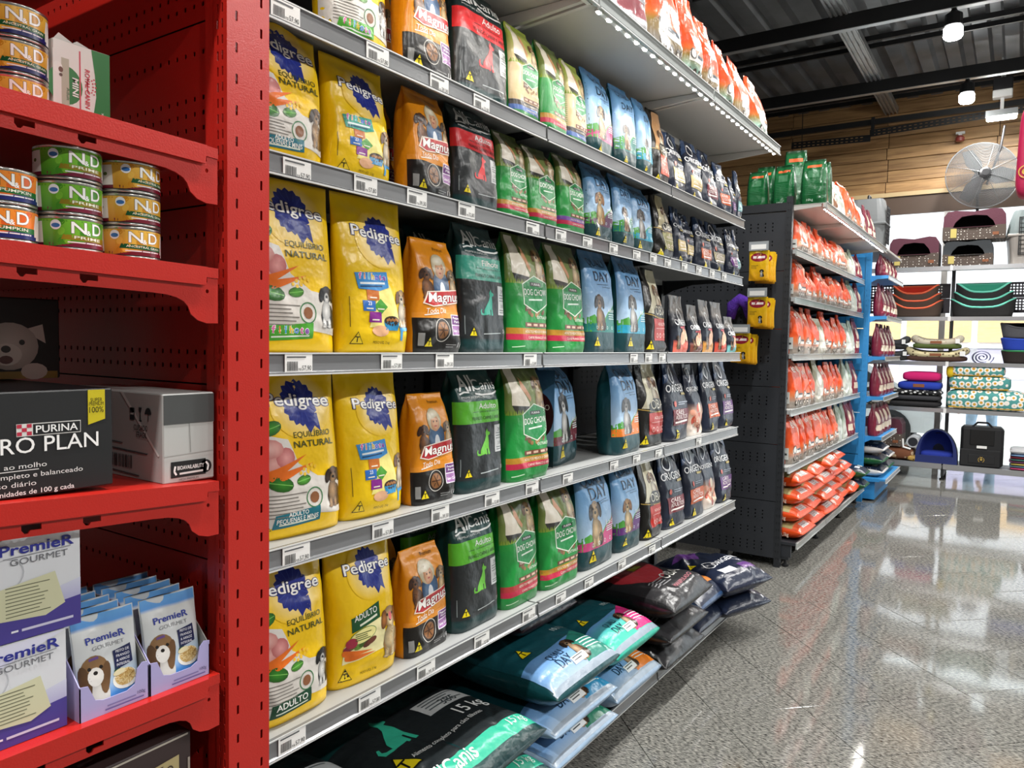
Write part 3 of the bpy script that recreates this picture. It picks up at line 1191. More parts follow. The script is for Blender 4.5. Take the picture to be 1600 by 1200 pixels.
n_trim = 0
def trim(mb, m, smooth=False):
    global n_trim
    n_trim += 1
    return struct(mb.build('trim_%d' % n_trim, m, None, smooth=smooth))
for y in (-2.6, -.5, 1.6, 3.7, 5.8, 7.9, 10.0):
    # black roof beam: a C section with a pale lower flange edge
    b_ = trim(MB().box(XL, XR, y - .03, y + .03, 4.58, 4.72), black)
    MB().box(XL, XR, y - .034, y + .034, 4.575, 4.581).build('lower_flange', galv, b_)
for y in (-1.5, .6, 2.7, 4.8, 6.9, 9.0, 10.95):
    trim(MB().box(XL, XR, y - .02, y + .02, 4.83, 4.885), black)
    trim(MB().box(XL, XR, y + .12, y + .15, 4.80, 4.85), black)
for gx in (-1.66, 2.6):
    g = trim(MB().box(gx, gx + .16, YB, YF - .02, 4.735, 4.80), galv)
    hl = [(.04 + .08 * (k % 2), .25 + .22 * k, .018, .05) for k in range(70)]
    v, f = perforated(.16, 15.9, hl)
    v = [(p[0], p[2], -p[1]) for p in v]
    obj('slotted_flange', mesh('slotted_flange', v, f), galv, g, (gx, YB, 4.732))
    for dx in (.0, .045, .09, .135):
        MB().box(gx + dx, gx + dx + .02, YB, YF - .02, 4.712, 4.731).build('rib', galv, g)

# far wall: pine planks over the shop window
def pine():
    m, nt, b = node_mat('pine_planks')
    ge = nt.nodes.new('ShaderNodeNewGeometry')
    oi = nt.nodes.new('ShaderNodeObjectInfo')
    ad = nt.nodes.new('ShaderNodeVectorMath')
    ad.operation = 'MULTIPLY_ADD'
    cm = nt.nodes.new('ShaderNodeCombineXYZ')
    for k in range(3):
        nt.links.new(oi.outputs['Random'], cm.inputs[k])
    ad.inputs[1].default_value = (37, 11, 53)
    nt.links.new(cm.outputs[0], ad.inputs[0])
    nt.links.new(ge.outputs['Position'], ad.inputs[2])
    mp = nt.nodes.new('ShaderNodeMapping')
    mp.inputs['Scale'].default_value = (.9, 1, 11)
    nt.links.new(ad.outputs[0], mp.inputs[0])
    n1 = nt.nodes.new('ShaderNodeTexNoise')
    n1.inputs['Scale'].default_value = 2.2
    n1.inputs['Detail'].default_value = 5
    n1.inputs['Distortion'].default_value = .6
    nt.links.new(mp.outputs[0], n1.inputs['Vector'])
    rp = nt.nodes.new('ShaderNodeValToRGB')
    e = rp.color_ramp.elements
    e[0].position, e[0].color = .28, (*hx('#86623e'), 1)
    e[1].position, e[1].color = .72, (*hx('#c29a68'), 1)
    k = e.new(.5)
    k.color = (*hx('#aa8456'), 1)
    nt.links.new(n1.outputs[0], rp.inputs[0])
    hs = nt.nodes.new('ShaderNodeHueSaturation')
    mr = nt.nodes.new('ShaderNodeMapRange')
    mr.inputs[3].default_value = .72
    mr.inputs[4].default_value = 1.12
    nt.links.new(oi.outputs['Random'], mr.inputs[0])
    nt.links.new(mr.outputs[0], hs.inputs['Value'])
    nt.links.new(rp.outputs[0], hs.inputs['Color'])
    nt.links.new(hs.outputs[0], b.inputs['Base Color'])
    b.inputs['Roughness'].default_value = .5
    return m
PINE = pine()
wall_far = struct(MB().box(XL, XR, YF + .03, YF + .15, 3.42, 5.1).build('wall_far', mat('wall_backing', '#4c3826', .8)))
lens = {}
def plank_me(l, h):
    k = (round(l, 3), round(h, 3))
    if k not in lens:
        me = MB().cbox(0, l, -.012, .012, 0, h, .004).mesh('plank')
        me.materials.append(PINE)
        lens[k] = me
    return lens[k]
PH = .152
for r in range(9):
    z = 3.66 + r * PH
    for k in range(-4, 4):
        x0 = -.33 + 1.27 * k - (.0 if r % 3 else .02)
        if x0 > 2.0 or x0 < -5.4:
            continue
        obj('plank', plank_me(1.262, PH - .006), None, wall_far, (x0, YF + .012, z))
struct(MB().box(XL, XR, YF - .05, YF + .05, 3.60, 3.655).build('trim_ledge', mat('daylit_ledge_tone', '#cdb488', .35)))  # cream tone paints in the daylight caught on the ledge
struct(MB().box(XL, XR, YF - .02, YF + .03, 3.36, 3.598).build('trim_lintel', mat('brown_lintel', '#574538', .55)))

plain = mat('painted_wall', '#8c8a86', .7, bump=.02, bscale=30)
struct(MB().box(XL - .15, XL, YB, YF, 0, 5.05).build('wall_left', plain))
struct(MB().box(XR, XR + .15, YB, YF, 0, 5.05).build('wall_right', plain))
struct(MB().box(XL, XR, YB - .15, YB, 0, 5.05).build('wall_near', plain))

def glass_mat():
    m = bpy.data.materials.new('window_glass')
    m.use_nodes = True
    nt = m.node_tree
    nt.nodes.remove(nt.nodes['Principled BSDF'])
    tr = nt.nodes.new('ShaderNodeBsdfTransparent')
    tr.inputs[0].default_value = (.95, .98, .97, 1)
    gl = nt.nodes.new('ShaderNodeBsdfGlossy')
    gl.inputs['Roughness'].default_value = .01
    fr = nt.nodes.new('ShaderNodeFresnel')
    mx = nt.nodes.new('ShaderNodeMixShader')
    nt.links.new(fr.outputs[0], mx.inputs[0])
    nt.links.new(tr.outputs[0], mx.inputs[1])
    nt.links.new(gl.outputs[0], mx.inputs[2])
    nt.links.new(mx.outputs[0], nt.nodes['Material Output'].inputs[0])
    return m
GLASS = glass_mat()
alu = mat('window_frame', '#b9b6b2', .4, .6)
struct(MB().box(XL, -2.14, YF + .0, YF + .15, 0, 3.36).build('wall_light_block', plain))  # unseen wall added in place of glass to keep window glare off the floor
for i in range(6):
    x0 = -2.14 + 1.27 * i
    x1 = x0 + 1.27
    w = struct(MB().box(x0 + .03, x1 - .03, YF + .005, YF + .011, .04, 3.36).build('window_%d' % (i + 1), GLASS))
    fr = MB().box(x0, x0 + .035, YF - .02, YF + .03, 0, 3.36).box(x1 - .035, x1, YF - .02, YF + .03, 0, 3.36).box(x0, x1, YF - .02, YF + .03, 0, .05)
    fr.build('window_frame', alu, w)

# ------------------------------------------------------------------ outside the window
pave = mat('pavement', '#cfccc6', .8, var=.12, vscale=3)
struct(MB().box(-14, 14, YF + .3, 34, -.12, -.02).build('pavement', pave))
bld = thing('shop_building', 'pale building across the street with orange wooden panels', 'building', (-1.5, 19, 0))
MB().box(-7, 9, 0, 4, -.1, 4.6).build('facade', mat('facade_paint', '#e9e6ea', .8), bld)
pan = MB().cbox(-.62, .62, -.05, 0, 0, .52, .01).mesh('orange_panel')
pan.materials.append(mat('orange_wood', '#eec28c', .6, var=.12, vscale=6, stretch=(1, 1, 9)))
for k in range(-3, 5):
    obj('orange_panel', pan, None, bld, (k * 1.36, -.01, 1.72))
pur = MB().cbox(-.62, .62, -.04, 0, 0, .62, .01).mesh('purple_panel')
pur.materials.append(mat('purple_board', '#dfd6f2', .6))
for k in range(-3, 5):
    obj('purple_panel', pur, None, bld, (k * 1.36, -.01, .95))
MB().box(-7, 9, -.25, 0, 1.60, 1.68).build('awning_rail', mat('facade_rail', '#f2f2f4', .6), bld)
def skin_person(name, joints, bones, radii, m, label):
    """one continuous body grown over a skeleton"""
    me = bpy.data.meshes.new(name)
    names = list(joints)
    me.from_pydata([joints[n] for n in names], [(names.index(a), names.index(b)) for a, b in bones], [])
    o = obj(name, me, m)
    sk = o.modifiers.new('skin', 'SKIN')
    sk.use_smooth_shade = True
    lay = me.skin_vertices[0].data
    for i, n in enumerate(names):
        lay[i].radius = (radii[n], radii[n])
        lay[i].use_root = n == 'pelvis'
    sb = o.modifiers.new('sub', 'SUBSURF')
    sb.levels = sb.render_levels = 2
    dg = bpy.context.evaluated_depsgraph_get()
    m2 = bpy.data.meshes.new_from_object(o.evaluated_get(dg))
    bpy.data.objects.remove(o)
    m2.name = name
    return m2

# a person in pale jeans bending over beside the parked car, seen from behind
J = {'pelvis': (0, 0, .93), 'spine': (.02, .16, 1.05), 'chest': (.04, .38, 1.10), 'neck': (.05, .52, 1.10), 'head': (.05, .64, 1.10), 'headtop': (.05, .74, 1.08),
     'hipL': (-.11, 0, .88), 'kneeL': (-.14, .06, .48), 'ankL': (-.14, -.02, .09), 'toeL': (-.15, .16, .05),
     'hipR': (.11, 0, .88), 'kneeR': (.16, .10, .48), 'ankR': (.17, .0, .09), 'toeR': (.19, .18, .05),
     'shL': (-.15, .42, 1.10), 'elL': (-.20, .50, .83), 'wrL': (-.14, .62, .62), 'haL': (-.12, .68, .55),
     'shR': (.23, .42, 1.10), 'elR': (.27, .50, .83), 'wrR': (.20, .62, .62), 'haR': (.18, .68, .55)}
B = [('pelvis', 'spine'), ('spine', 'chest'), ('chest', 'neck'), ('neck', 'head'), ('head', 'headtop'), ('pelvis', 'hipL'), ('hipL', 'kneeL'), ('kneeL', 'ankL'), ('ankL', 'toeL'), ('pelvis', 'hipR'), ('hipR', 'kneeR'), ('kneeR', 'ankR'), ('ankR', 'toeR'), ('chest', 'shL'), ('shL', 'elL'), ('elL', 'wrL'), ('wrL', 'haL'), ('chest', 'shR'), ('shR', 'elR'), ('elR', 'wrR'), ('wrR', 'haR')]
Rr = dict(pelvis=.15, spine=.14, chest=.15, neck=.06, head=.10, headtop=.07, hipL=.11, kneeL=.075, ankL=.055, toeL=.045, hipR=.11, kneeR=.075, ankR=.055, toeR=.045, shL=.07, elL=.05, wrL=.035, haL=.035, shR=.07, elR=.05, wrR=.035, haR=.035)
jeans = mat('pale_jeans', '#9db4cc', .8, var=.15, vscale=14)
me = skin_person('person', J, B, Rr, jeans, '')
shirt = mat('grey_shirt', '#8d9196', .8)
skinm = mat('skin', '#b98a6c', .6)
me.materials.clear()
for m_ in (jeans, shirt, skinm, mat('dark_shoes', '#2a2a2c', .6)):
    me.materials.append(m_)
for p in me.polygons:
    c = p.center
    p.material_index = 3 if c.z < .10 else (2 if (c.y > .56 or (c.z < .80 and c.y > .45)) else (1 if c.y > .13 and c.z > .6 else 0))
tag(obj('person', me, None, None, (-.42, 13.4, -.02), (0, 0, .35)), 'person in pale blue jeans bending over outside the shop window', 'person')

# parked white car
car = thing('car', 'white car parked outside beyond the shop window', 'car', (-2.9, 13.9, -.02))
wp = mat('white_paint', '#eef0f2', .2, coat=.6)
side = [(-1.9, .28), (-1.95, .62), (-1.75, .82), (-1.0, .93), (-.35, 1.38), (.75, 1.42), (1.35, 1.02), (1.85, .90), (1.98, .55), (1.9, .28)]
bd = MB()
v, f = [], []
for yy, k in ((-.82, .9), (-.72, 1.0), (.72, 1.0), (.82, .9)):
    for (sx, sz) in side:
        v.append((sx, yy * (1 - .16 * max(0, (sz - .85) / .55)), sz))
n = len(side)
for r in range(3):
    for i in range(n):
        f.append((r * n + i, r * n + (i + 1) % n, (r + 1) * n + (i + 1) % n, (r + 1) * n + i))
f.append(tuple(range(n))[::-1])
f.append(tuple(3 * n + i for i in range(n)))
bd.add(v, f).build('car_body', wp, car)
dk = mat('car_glass', '#2a3036', .1)
MB().prism([(-.85, .98), (-.33, 1.33), (.68, 1.36), (1.15, 1.04)], 1, -.80, -.755).build('side_window', dk, car)
MB().add([(-1.02, -.6, .955), (-1.02, .6, .955), (-.38, .55, 1.39), (-.38, -.55, 1.39)], [(0, 1, 2, 3)]).build('windscreen', dk, car)
MB().tube([(-.98, -.35, .985), (-.62, .05, 1.22)], .012, 6).build('wiper', black, car)
for wx in (-1.25, 1.25):
    for wy in (-.78, .70):
        w_ = MB().lathe([(.05, -.09), (.24, -.10), (.31, -.07), (.31, .07), (.24, .10), (.05, .09)], 24).xf(Matrix.Rotation(PI / 2, 4, 'X')).build('wheel', mat('tyre', '#202022', .8), car, (wx, wy, .31))
        MB().lathe([(.02, -.105), (.20, -.105), (.20, -.095), (.02, -.095)], 16).xf(Matrix.Rotation(PI / 2, 4, 'X')).build('hub_cap', galv, w_)
# parked grey motorcycle at the right
mc = thing('motorcycle', 'grey motorcycle parked outside behind the person in jeans', 'motorcycle', (.55, 14.6, -.02), (0, 0, 1.3))
for wx in (-.62, .62):
    MB().lathe([(.20, -.04), (.29, -.05), (.31, 0), (.29, .05), (.20, .04)], 28, cap=False).xf(Matrix.Rotation(PI / 2, 4, 'X')).build('wheel', mat('tyre', '#202022', .8), mc, (wx, 0, .31))
MB().cbox(-.35, .25, -.13, .13, .35, .62, .05).build('engine', mat('engine_grey', '#7e8186', .4, .6), mc)
MB().cbox(-.05, .40, -.14, .14, .66, .88, .08).build('fuel_tank', mat('tank_grey', '#8b8f94', .3), mc)
MB().cbox(-.65, -.05, -.13, .13, .72, .82, .04).build('saddle', black, mc)
MB().tube([(.62, 0, .31), (.42, 0, .85), (.38, 0, 1.02)], .03, 8).build('fork', galv, mc)
MB().tube([(.25, -.36, 1.05), (.38, -.1, 1.03), (.38, .1, 1.03), (.25, .36, 1.05)], .015, 8).build('handlebar', black, mc)
# ------------------------------------------------------------------ shelving
deckm = mat('shelf_grey', '#a9abaa', .42, .1, bump=.02, bscale=60)
canm = mat('canopy_grey', '#b9b6b0', .45)
darkm = mat('dark_powder_coat', '#24272b', .5, bump=.04, bscale=200)
darkm2 = mat('charcoal_panel', '#2b2e33', .5, bump=.04, bscale=200)
railm = mat('price_rail_plastic', '#76787a', .2, 0, .6)
railp = mat('pale_rail_plastic', '#a4a8a6', .16, 0, .6)
edgem = mat('rail_edge', '#d2d4d3', .3)
ledm = mat('led_diode', (1.0, .97, .92), .3, emit=70.0)
footm = mat('black_foot', '#101113', .5)

def rail_mesh(l, h=.045):
    """price channel: slanted insert between two rims; local y along the shelf, +x to the aisle"""
    p = [(0, -h), (.010, -h), (.013, -h + .004), (.008, -h + .007), (.006, -.006), (.011, -.003), (.010, 0), (0, 0)]
    return MB().prism(p, 1, 0, l).mesh('price_rail')

def add_rail(parent, x, y0, y1, z, m=railm):
    r = obj('price_rail', rail_mesh(y1 - y0), m, parent, (x, y0, z))
    e = MB().box(.0085, .0125, 0, y1 - y0, -.0465, -.0425).box(.0095, .0115, 0, y1 - y0, -.0025, .0005)
    o = e.build('rail_edge', edgem, parent, (x, y0, z))
    return r

def hole_rows(w, h, px=.025, rows=(0, 1, 2, 5, 6, 9, 10, 11), r=.0045, rz=.006, mx=.03, mz=.03, pz=.025):
    xs = [mx + px * i for i in range(int((w - 2 * mx) / px) + 1)]
    zs = [mz + pz * k for k in rows if mz + pz * k < h - mz * .6]
    return [(x, z, r, rz) for x in xs for z in zs]

def diode_strip(parent, x, y0, y1, z, pitch=.067, energy=None):
    hs = MB().box(x - .008, x + .004, y0 + .02, y1 - .02, z, z + .006).build('led_strip', edgem, parent)
    d = MB()
    n = int((y1 - y0 - .06) / pitch)
    for i in range(n + 1):
        y = y0 + .035 + i * pitch
        d.add([(x - .006, y - .007, z - .003), (x + .003, y - .007, z - .003), (x + .003, y + .007, z - .003), (x - .006, y + .007, z - .003), (x - .006, y - .007, z), (x + .003, y - .007, z), (x + .003, y + .007, z), (x - .006, y + .007, z)],
              [(3, 2, 1, 0), (4, 5, 6, 7), (0, 1, 5, 4), (1, 2, 6, 5), (2, 3, 7, 6), (3, 0, 4, 7)])
    o = d.build('led_diode', ledm, parent)
    o['kind'] = 'stuff'
    light('diode_glow', 'AREA', (x - .002, (y0 + y1) / 2, z - .006), (energy or LED_W) * (y1 - y0), (1, .95, .88), .012, y1 - y0 - .05, (0, 0, 0), parent)

def gondola(root, mods, xf, xb, levels, zbase, xbase, zcan, xcan, rail=railm, topz=2.6, perf=True):
    y0, y1 = mods[0][0], mods[-1][1]
    for i in range(len(mods) + 1):
        y = mods[i][0] if i < len(mods) else mods[-1][1]
        y = min(max(y, y0 + .02), y1 - .02)
        hl = [(.012 + .016 * k, .06 + .05 * j, .003, .009) for j in range(int(topz / .05) - 1) for k in (0, 1)]
        v, f = perforated(.04, topz, hl)
        o = obj('upright', mesh('upright', [(.0, p[0] - .02, p[2]) for p in v], f), darkm, root, (xb + .036, y, 0))
        MB().box(-.05, -.004, -.019, .019, 0, topz).build('upright_core', darkm, o)
    # back panels
    for (a, b) in mods:
        z = .12
        while z < topz - .1:
            h = min(.398, topz - z)
            w = b - a - .042
            if perf:
                v, f = perforated(w, h - .004, hole_rows(w, h, .05, (0, 1, 2, 5, 6, 9, 10, 11), .004, .005))
                v = [(-p[1], p[0], p[2]) for p in v]
                o = obj('back_panel', mesh('back_panel', v, f), darkm2, root, (xb + .012, a + .021, z))
            else:
                MB().box(0, .004, 0, w, 0, h - .004).build('back_panel', darkm2, root, (xb + .008, a + .021, z))
            z += .40
    MB().box(xb - .03, xb - .004, y0, y1, .06, topz).build('light_block_board', darkm, root)  # unseen board added behind the back panels to stop light leaks
    for z in levels:
        for (a, b) in mods:
            s = MB().box(xb + .02, xf - .002, a + .002, b - .002, z - .004, z)
            s.box(xf - .02, xf - .002, a + .002, b - .002, z - .030, z - .004).box(xb + .02, xb + .035, a + .002, b - .002, z - .03, z - .004)
            sh = s.build('shelf', deckm, root)
            add_rail(sh, xf - .002, a + .003, b - .003, z + .002, rail)
            for yy in (a + .006, b - .006):
                MB().prism([(xb + .03, z - .09), (xb + .03, z - .006), (xf - .03, z - .006), (xf - .03, z - .022), (xb + .20, z - .032), (xb + .09, z - .06)], 1, yy - .0015, yy + .0015).build('bracket', darkm, sh)
    for (a, b) in mods:
        s = MB().box(xb + .02, xbase - .002, a + .002, b - .002, zbase - .02, zbase)
        sh = s.build('base_shelf', darkm2, root)
        add_rail(sh, xbase - .002, a + .003, b - .003, zbase + .002, rail)
    for i in range(len(mods) + 1):
        y = mods[i][0] + .03 if i < len(mods) else mods[-1][1] - .03
        ft = MB().box(xb, xbase - .05, y - .018, y + .018, .05, zbase - .022).build('base_leg', darkm, root)
        for fx in (xbase - .075, xb + .08):
            MB().lathe([(.022, 0), (.024, .012), (.010, .018), (.008, .055)], 12, (fx, y, 0)).build('levelling_foot', footm, root)
    if zcan:
        for (a, b) in mods:
            s = MB().box(xb + .02, xcan - .002, a + .002, b - .002, zcan - .004, zcan)
            s.box(xcan - .02, xcan - .002, a + .002, b - .002, zcan - .030, zcan - .004)
            sh = s.build('canopy_shelf', canm, root)
            add_rail(sh, xcan - .002, a + .003, b - .003, zcan + .002, railp)
            MB().prism([(xb + .20, zcan - .005), (xb + .21, zcan - .028), (xb + .25, zcan - .028), (xb + .26, zcan - .005)], 1, a + .03, b - .03).build('stiffener', canm, sh)
            diode_strip(sh, xcan - .014, a, b, zcan - .040)
            for yy in (a + .012, b - .012):
                MB().prism([(xb + .03, zcan - .11), (xb + .03, zcan - .006), (xcan - .03, zcan - .006), (xcan - .03, zcan - .022), (xb + .25, zcan - .05), (xb + .12, zcan - .095)], 1, yy - .008, yy + .008).build('bracket', canm, sh)

MODS = [(.90, 2.022), (2.028, 3.030), (3.036, 4.050)]
XF, XB = -1.25, -1.72
LEV = [2.20, 1.90, 1.50, 1.10, .70]
main = thing('gondola_shelving', 'long dark shelving with grey price rails beside the red shelving', 'shelving')
gondola(main, MODS, XF, XB, LEV, .118, XF, 2.565, -1.078, topz=2.7)

MODS2 = [(5.39, 6.34), (6.346, 7.25), (7.256, 8.12)]
XF2, XB2 = -1.30, -1.74
LEV2 = [2.205, 1.88, 1.487, 1.10, .70]
far = thing('gondola_shelving', 'dark shelving full of orange bags, beyond the cross aisle', 'shelving')
gondola(far, MODS2, XF2, XB2, LEV2, .178, -1.225, 2.505, -1.115, railp, 2.58, perf=False)
# dark end panels of the far shelving, facing the camera
for k, (za, zb) in enumerate(((.06, .46), (.46, .86), (.86, 1.26), (1.26, 1.66), (1.66, 2.06), (2.06, 2.46))):
    w, h = 1.10, zb - za - .004
    v, f = perforated(w, h, hole_rows(w, h, .05, (0, 1, 2, 5, 6, 9, 10, 11), .0045, .0055, .06, .05))
    o = obj('end_panel', mesh('end_panel', v, f), darkm2, far, (-1.36 - w, 5.355, za))
    MB().box(0, w, .022, .026, 0, h).build('panel_backing', mat('end_panel_hole_shade', '#08090a', .7), o)  # near-black sheet painted as the shade seen inside the holes
hl = [(.012 + .016 * k, .06 + .05 * j, .003, .009) for j in range(50) for k in (0, 1)]
v, f = perforated(.04, 2.56, hl)
o = obj('end_upright', mesh('end_upright', v, f), darkm, far, (-1.362, 5.35, 0))
MB().box(.001, .039, .004, .045, 0, 2.56).build('upright_core', darkm, o)
MB().box(-2.46, -1.362, 5.352, 5.37, 2.465, 2.52).build('end_cap_rail', darkm, far)
MB().box(-1.36, -1.26, 5.40, 5.42, .07, .155).build('base_end', darkm2, far)

# blue gondola after it
bluem = mat('blue_powder_coat', '#2f86c4', .4)
blue = thing('gondola_shelving', 'bright blue perforated shelving at the far end of the aisle', 'shelving')
for k in range(6):
    za = .06 + .42 * k
    w, h = .46, .414
    v, f = perforated(w, h, hole_rows(w, h, .05, (0, 1, 2, 5, 6, 9, 10, 11), .005, .006, .04, .05))
    o = obj('end_panel', mesh('end_panel', v, f), bluem, blue, (-1.76, 8.20, za))
    MB().box(0, w, .003, .006, 0, h).build('panel_backing', bluem, o)
v, f = perforated(.05, 2.58, [(.016 + .018 * k, .06 + .05 * j, .0035, .010) for j in range(50) for k in (0, 1)])
o = obj('upright', mesh('upright', v, f), bluem, blue, (-1.30, 8.195, 0))
MB().box(.001, .049, .004, .05, 0, 2.58).build('upright_core', bluem, o)
for z in (.24, .66, 1.06, 1.46, 1.86, 2.26):
    s = MB().box(-1.72, -1.10 if z > .3 else -1.05, 8.25, 9.30, z - .02, z).build('shelf', bluem, blue)
    MB().prism([(-1.30, z - .09), (-1.30, z), (-1.10, z), (-1.10, z - .03), (-1.2, z - .035)], 1, 8.245, 8.249).build('bracket', bluem, s)
    add_rail(s, -1.10 if z > .3 else -1.05, 8.25, 9.30, z + .002, railp)
MB().box(-1.75, -1.72, 8.25, 9.30, .05, 2.58).build('back_panel', bluem, blue)
MB().box(-1.72, -1.15, 8.30, 9.25, .02, .22).build('base_plinth', bluem, blue)
MB().box(-1.72, -1.12, 8.25, 9.30, 2.50, 2.52).build('top_shelf', canm, blue)

# ------------------------------------------------------------------ red end unit
redm = mat('red_powder_coat', '#b9241b', .3, 0, .5, bump=.06, bscale=350)
reds = thing('endcap_shelving', 'red metal shelving at the end of the near shelving', 'shelving')
XRD = -1.074
def prism_holes(mb, loops, ax, a0, a1):
    def pt(p, a):
        q = [p[0], p[1]]
        q.insert(ax, a)
        return tuple(q)
    tr = tessellate_polygon([[Vector((p[0], p[1], 0)) for p in lp] for lp in loops])
    al = [p for lp in loops for p in lp]
    n = len(al)
    v = [pt(p, a0) for p in al] + [pt(p, a1) for p in al]
    f = [tuple(t) for t in tr] + [tuple(n + i for i in t[::-1]) for t in tr]
    k = 0
    for lp in loops:
        m_ = len(lp)
        f += [(k + i, k + (i + 1) % m_, n + k + (i + 1) % m_, n + k + i) for i in range(m_)]
        k += m_
    return mb.add(v, f)

# upright: slotted side towards the aisle, slotted front edge towards the camera
v, f = perforated(.041, 2.62, [(.018, .05 + .05 * j, .0022, .008) for j in range(51)])
v2, f2 = perforated(.041, 2.62, [(.025, .0375 + .05 * j, .0022, .008) for j in range(51)])
f = f + [tuple(i + len(v) for i in q) for q in f2]
v = v + [(p[0] + .041, p[1], p[2]) for p in v2]
up = obj('upright', mesh('upright', [(-p[1], p[0], p[2]) for p in v], f), redm, reds, (XRD, .766, 0))
v, f = perforated(.034, 2.62, [(.010 + .012 * k, .035 + .025 * j, .0019, .0075) for j in range(102) for k in (0, 1)])
obj('upright_edge', mesh('upright_edge', v, f), redm, up, (-.034, 0, 0))
MB().box(-.034, -.006, .078, .082, 0, 2.62).box(-.06, -.034, .002, .082, 0, 2.62).build('upright_core', redm, up)
# back panels facing the camera
for k in range(8):
    za = .24 + .303 * k
    w, h = 1.0, .300
    v, f = perforated(w, h, hole_rows(w, h, .025, (0, 1, 4, 5, 6, 9), .0032, .0042, .03, .028))
    o = obj('back_panel', mesh('back_panel', v, f), redm, reds, (XRD - .036 - w, .778, za))
    MB().box(0, w, .002, .012, h - .002, h).box(w - .002, w, 0, .012, 0, h).build('panel_fold', redm, o)
MB().box(XRD - 1.1, XRD - .06, .80, .81, 0, 2.62).build('hole_shade_sheet', mat('red_panel_hole_shade', '#160808', .7), reds)  # dark sheet stands in for the shade behind the perforated red panels

YN = .18
def red_shelf(za, zb):
    """shelf with end brackets; za / zb heights at Y=.43 / Y=.73"""
    k = (zb - za) / .30
    Z = lambda y, dz: za + k * (y - .43) + dz
    sh = MB()
    d = [(YN, Z(YN, -.016)), (YN, Z(YN, 0)), (.752, Z(.752, 0)), (.752, Z(.752, -.016))]
    sh.prism(d, 0, XRD - .98, XRD - .004)
    s = sh.build('shelf', redm, reds)
    lp = [(YN, Z(YN, -.029)), (YN, Z(YN, 0)), (.730, Z(.730, 0)), (.727, Z(.727, -.029))]
    MB().prism(lp, 0, XRD - .004, XRD).build('shelf_lip', redm, s)
    out = [(YN, -.049), (YN, -.024), (.733, -.024), (.733, -.002), (.752, -.002), (.752, -.088), (.732, -.089), (.716, -.085), (.704, -.076), (.699, -.064), (.692, -.057), (.680, -.052), (.664, -.049), (.64, -.048)]
    loops = [[(y, Z(y, z)) for y, z in out]]
    for yc in (.235, .313, .391, .469, .548):
        loops.append([(y + yc, Z(y + yc, z)) for y, z in ((-.012, -.032), (.013, -.032), (.013, -.040), (-.001, -.040), (-.004, -.044), (-.008, -.044), (-.012, -.039))])
    for q in range(2):
        loops_q = loops
        if q == 0:
            pts = [(.733 + .0028 * math.cos(t * PI / 4), -.038 + .0034 * math.sin(t * PI / 4)) for t in range(8)]
            loops_q = loops + [[(y, Z(y, z)) for y, z in pts]]
        mb = prism_holes(MB(), loops_q, 0, XRD - .009, XRD - .006)
        o = mb.build('bracket', redm, s, ((0, 0, 0) if q == 0 else (-.96, 0, 0)))
    MB().prism([(YN, Z(YN, -.030)), (YN, Z(YN, -.016)), (YN + .02, Z(YN + .02, -.016)), (YN + .02, Z(YN + .02, -.030))], 0, XRD - .97, XRD - .01).build('front_edge', redm, s)
    return s
for a, b in ((1.840, 1.832), (1.650, 1.642), (1.312, 1.297), (.977, .974), (.690, .690), (2.20, 2.20)):
    red_shelf(a, b)
MB().box(XRD - .98, XRD - .01, YN, .76, .12, .16).build('base_shelf', redm, reds)
MB().box(XRD - .96, XRD - .03, YN + .04, .74, .0, .12).build('base_plinth', redm, reds)

# ------------------------------------------------------------------ display shelving in front of the window
YS = 10.2
disp = thing('display_shelving', 'silver display shelving with pet beds in front of the shop window', 'shelving')
for px_ in (-1.93, -.70, .53):
    v, f = perforated(.04, 2.50, [(.020, .06 + .05 * j, .004, .011) for j in range(48)])
    o = obj('upright', mesh('upright', v, f), mat('grey_upright', '#4a4d50', .45, .5), disp, (px_ - .02, YS + .40, 0))
    MB().box(px_ - .018, px_ + .018, YS + .404, YS + .44, 0, 2.5).build('upright_core', mat('grey_upright', '#4a4d50', .45, .5), o, (-px_ + .02, -YS - .40, 0))
    MB().box(px_ - .015, px_ + .015, YS + .03, YS + .40, .045, .12).build('base_leg', darkm, disp)
    MB().lathe([(.028, 0), (.030, .014), (.012, .02), (.012, .05)], 12, (px_, YS + .06, 0)).build('levelling_foot', footm, disp)
silv = mat('silver_rail', '#b7babc', .22, .6)
LEVD = [2.515, 1.925, 1.395, .845]
for z in LEVD:
    for a, b in ((-1.925, -.706), (-.694, .525)):
        s = MB().box(a, b, YS + .012, YS + .42, z - .02, z).build('shelf', deckm, disp)
        MB().box(a + .002, b - .002, YS, YS + .012, z - .045, z + .003).build('price_rail', silv, s)
    MB().box(-.715, -.685, YS - .006, YS + .006, z - .05, z + .008).build('rail_joint', white_p, disp)
for a, b in ((-1.925, -.706), (-.694, .525)):
    s = MB().box(a, b, YS + .012, YS + .44, .165, .19).build('base_shelf', mat('dark_base', '#55565a', .5), disp)
    MB().box(a + .002, b - .002, YS, YS + .012, .13, .192).build('price_rail', silv, s)
    w = b - a - .04
    for zz in (1.985, 2.165):
        hh = .178
        hl = [(.06 + .033 * i, .045 + .033 * j, .009, .009) for i in range(int((w - .1) / .033)) for j in range(4)]
        v, f = perforated(w, hh, hl)
        obj('perforated_board', mesh('perforated_board', v, f), mat('dark_board', '#2e2930', .6), disp, (a + .02, YS + .39, zz))
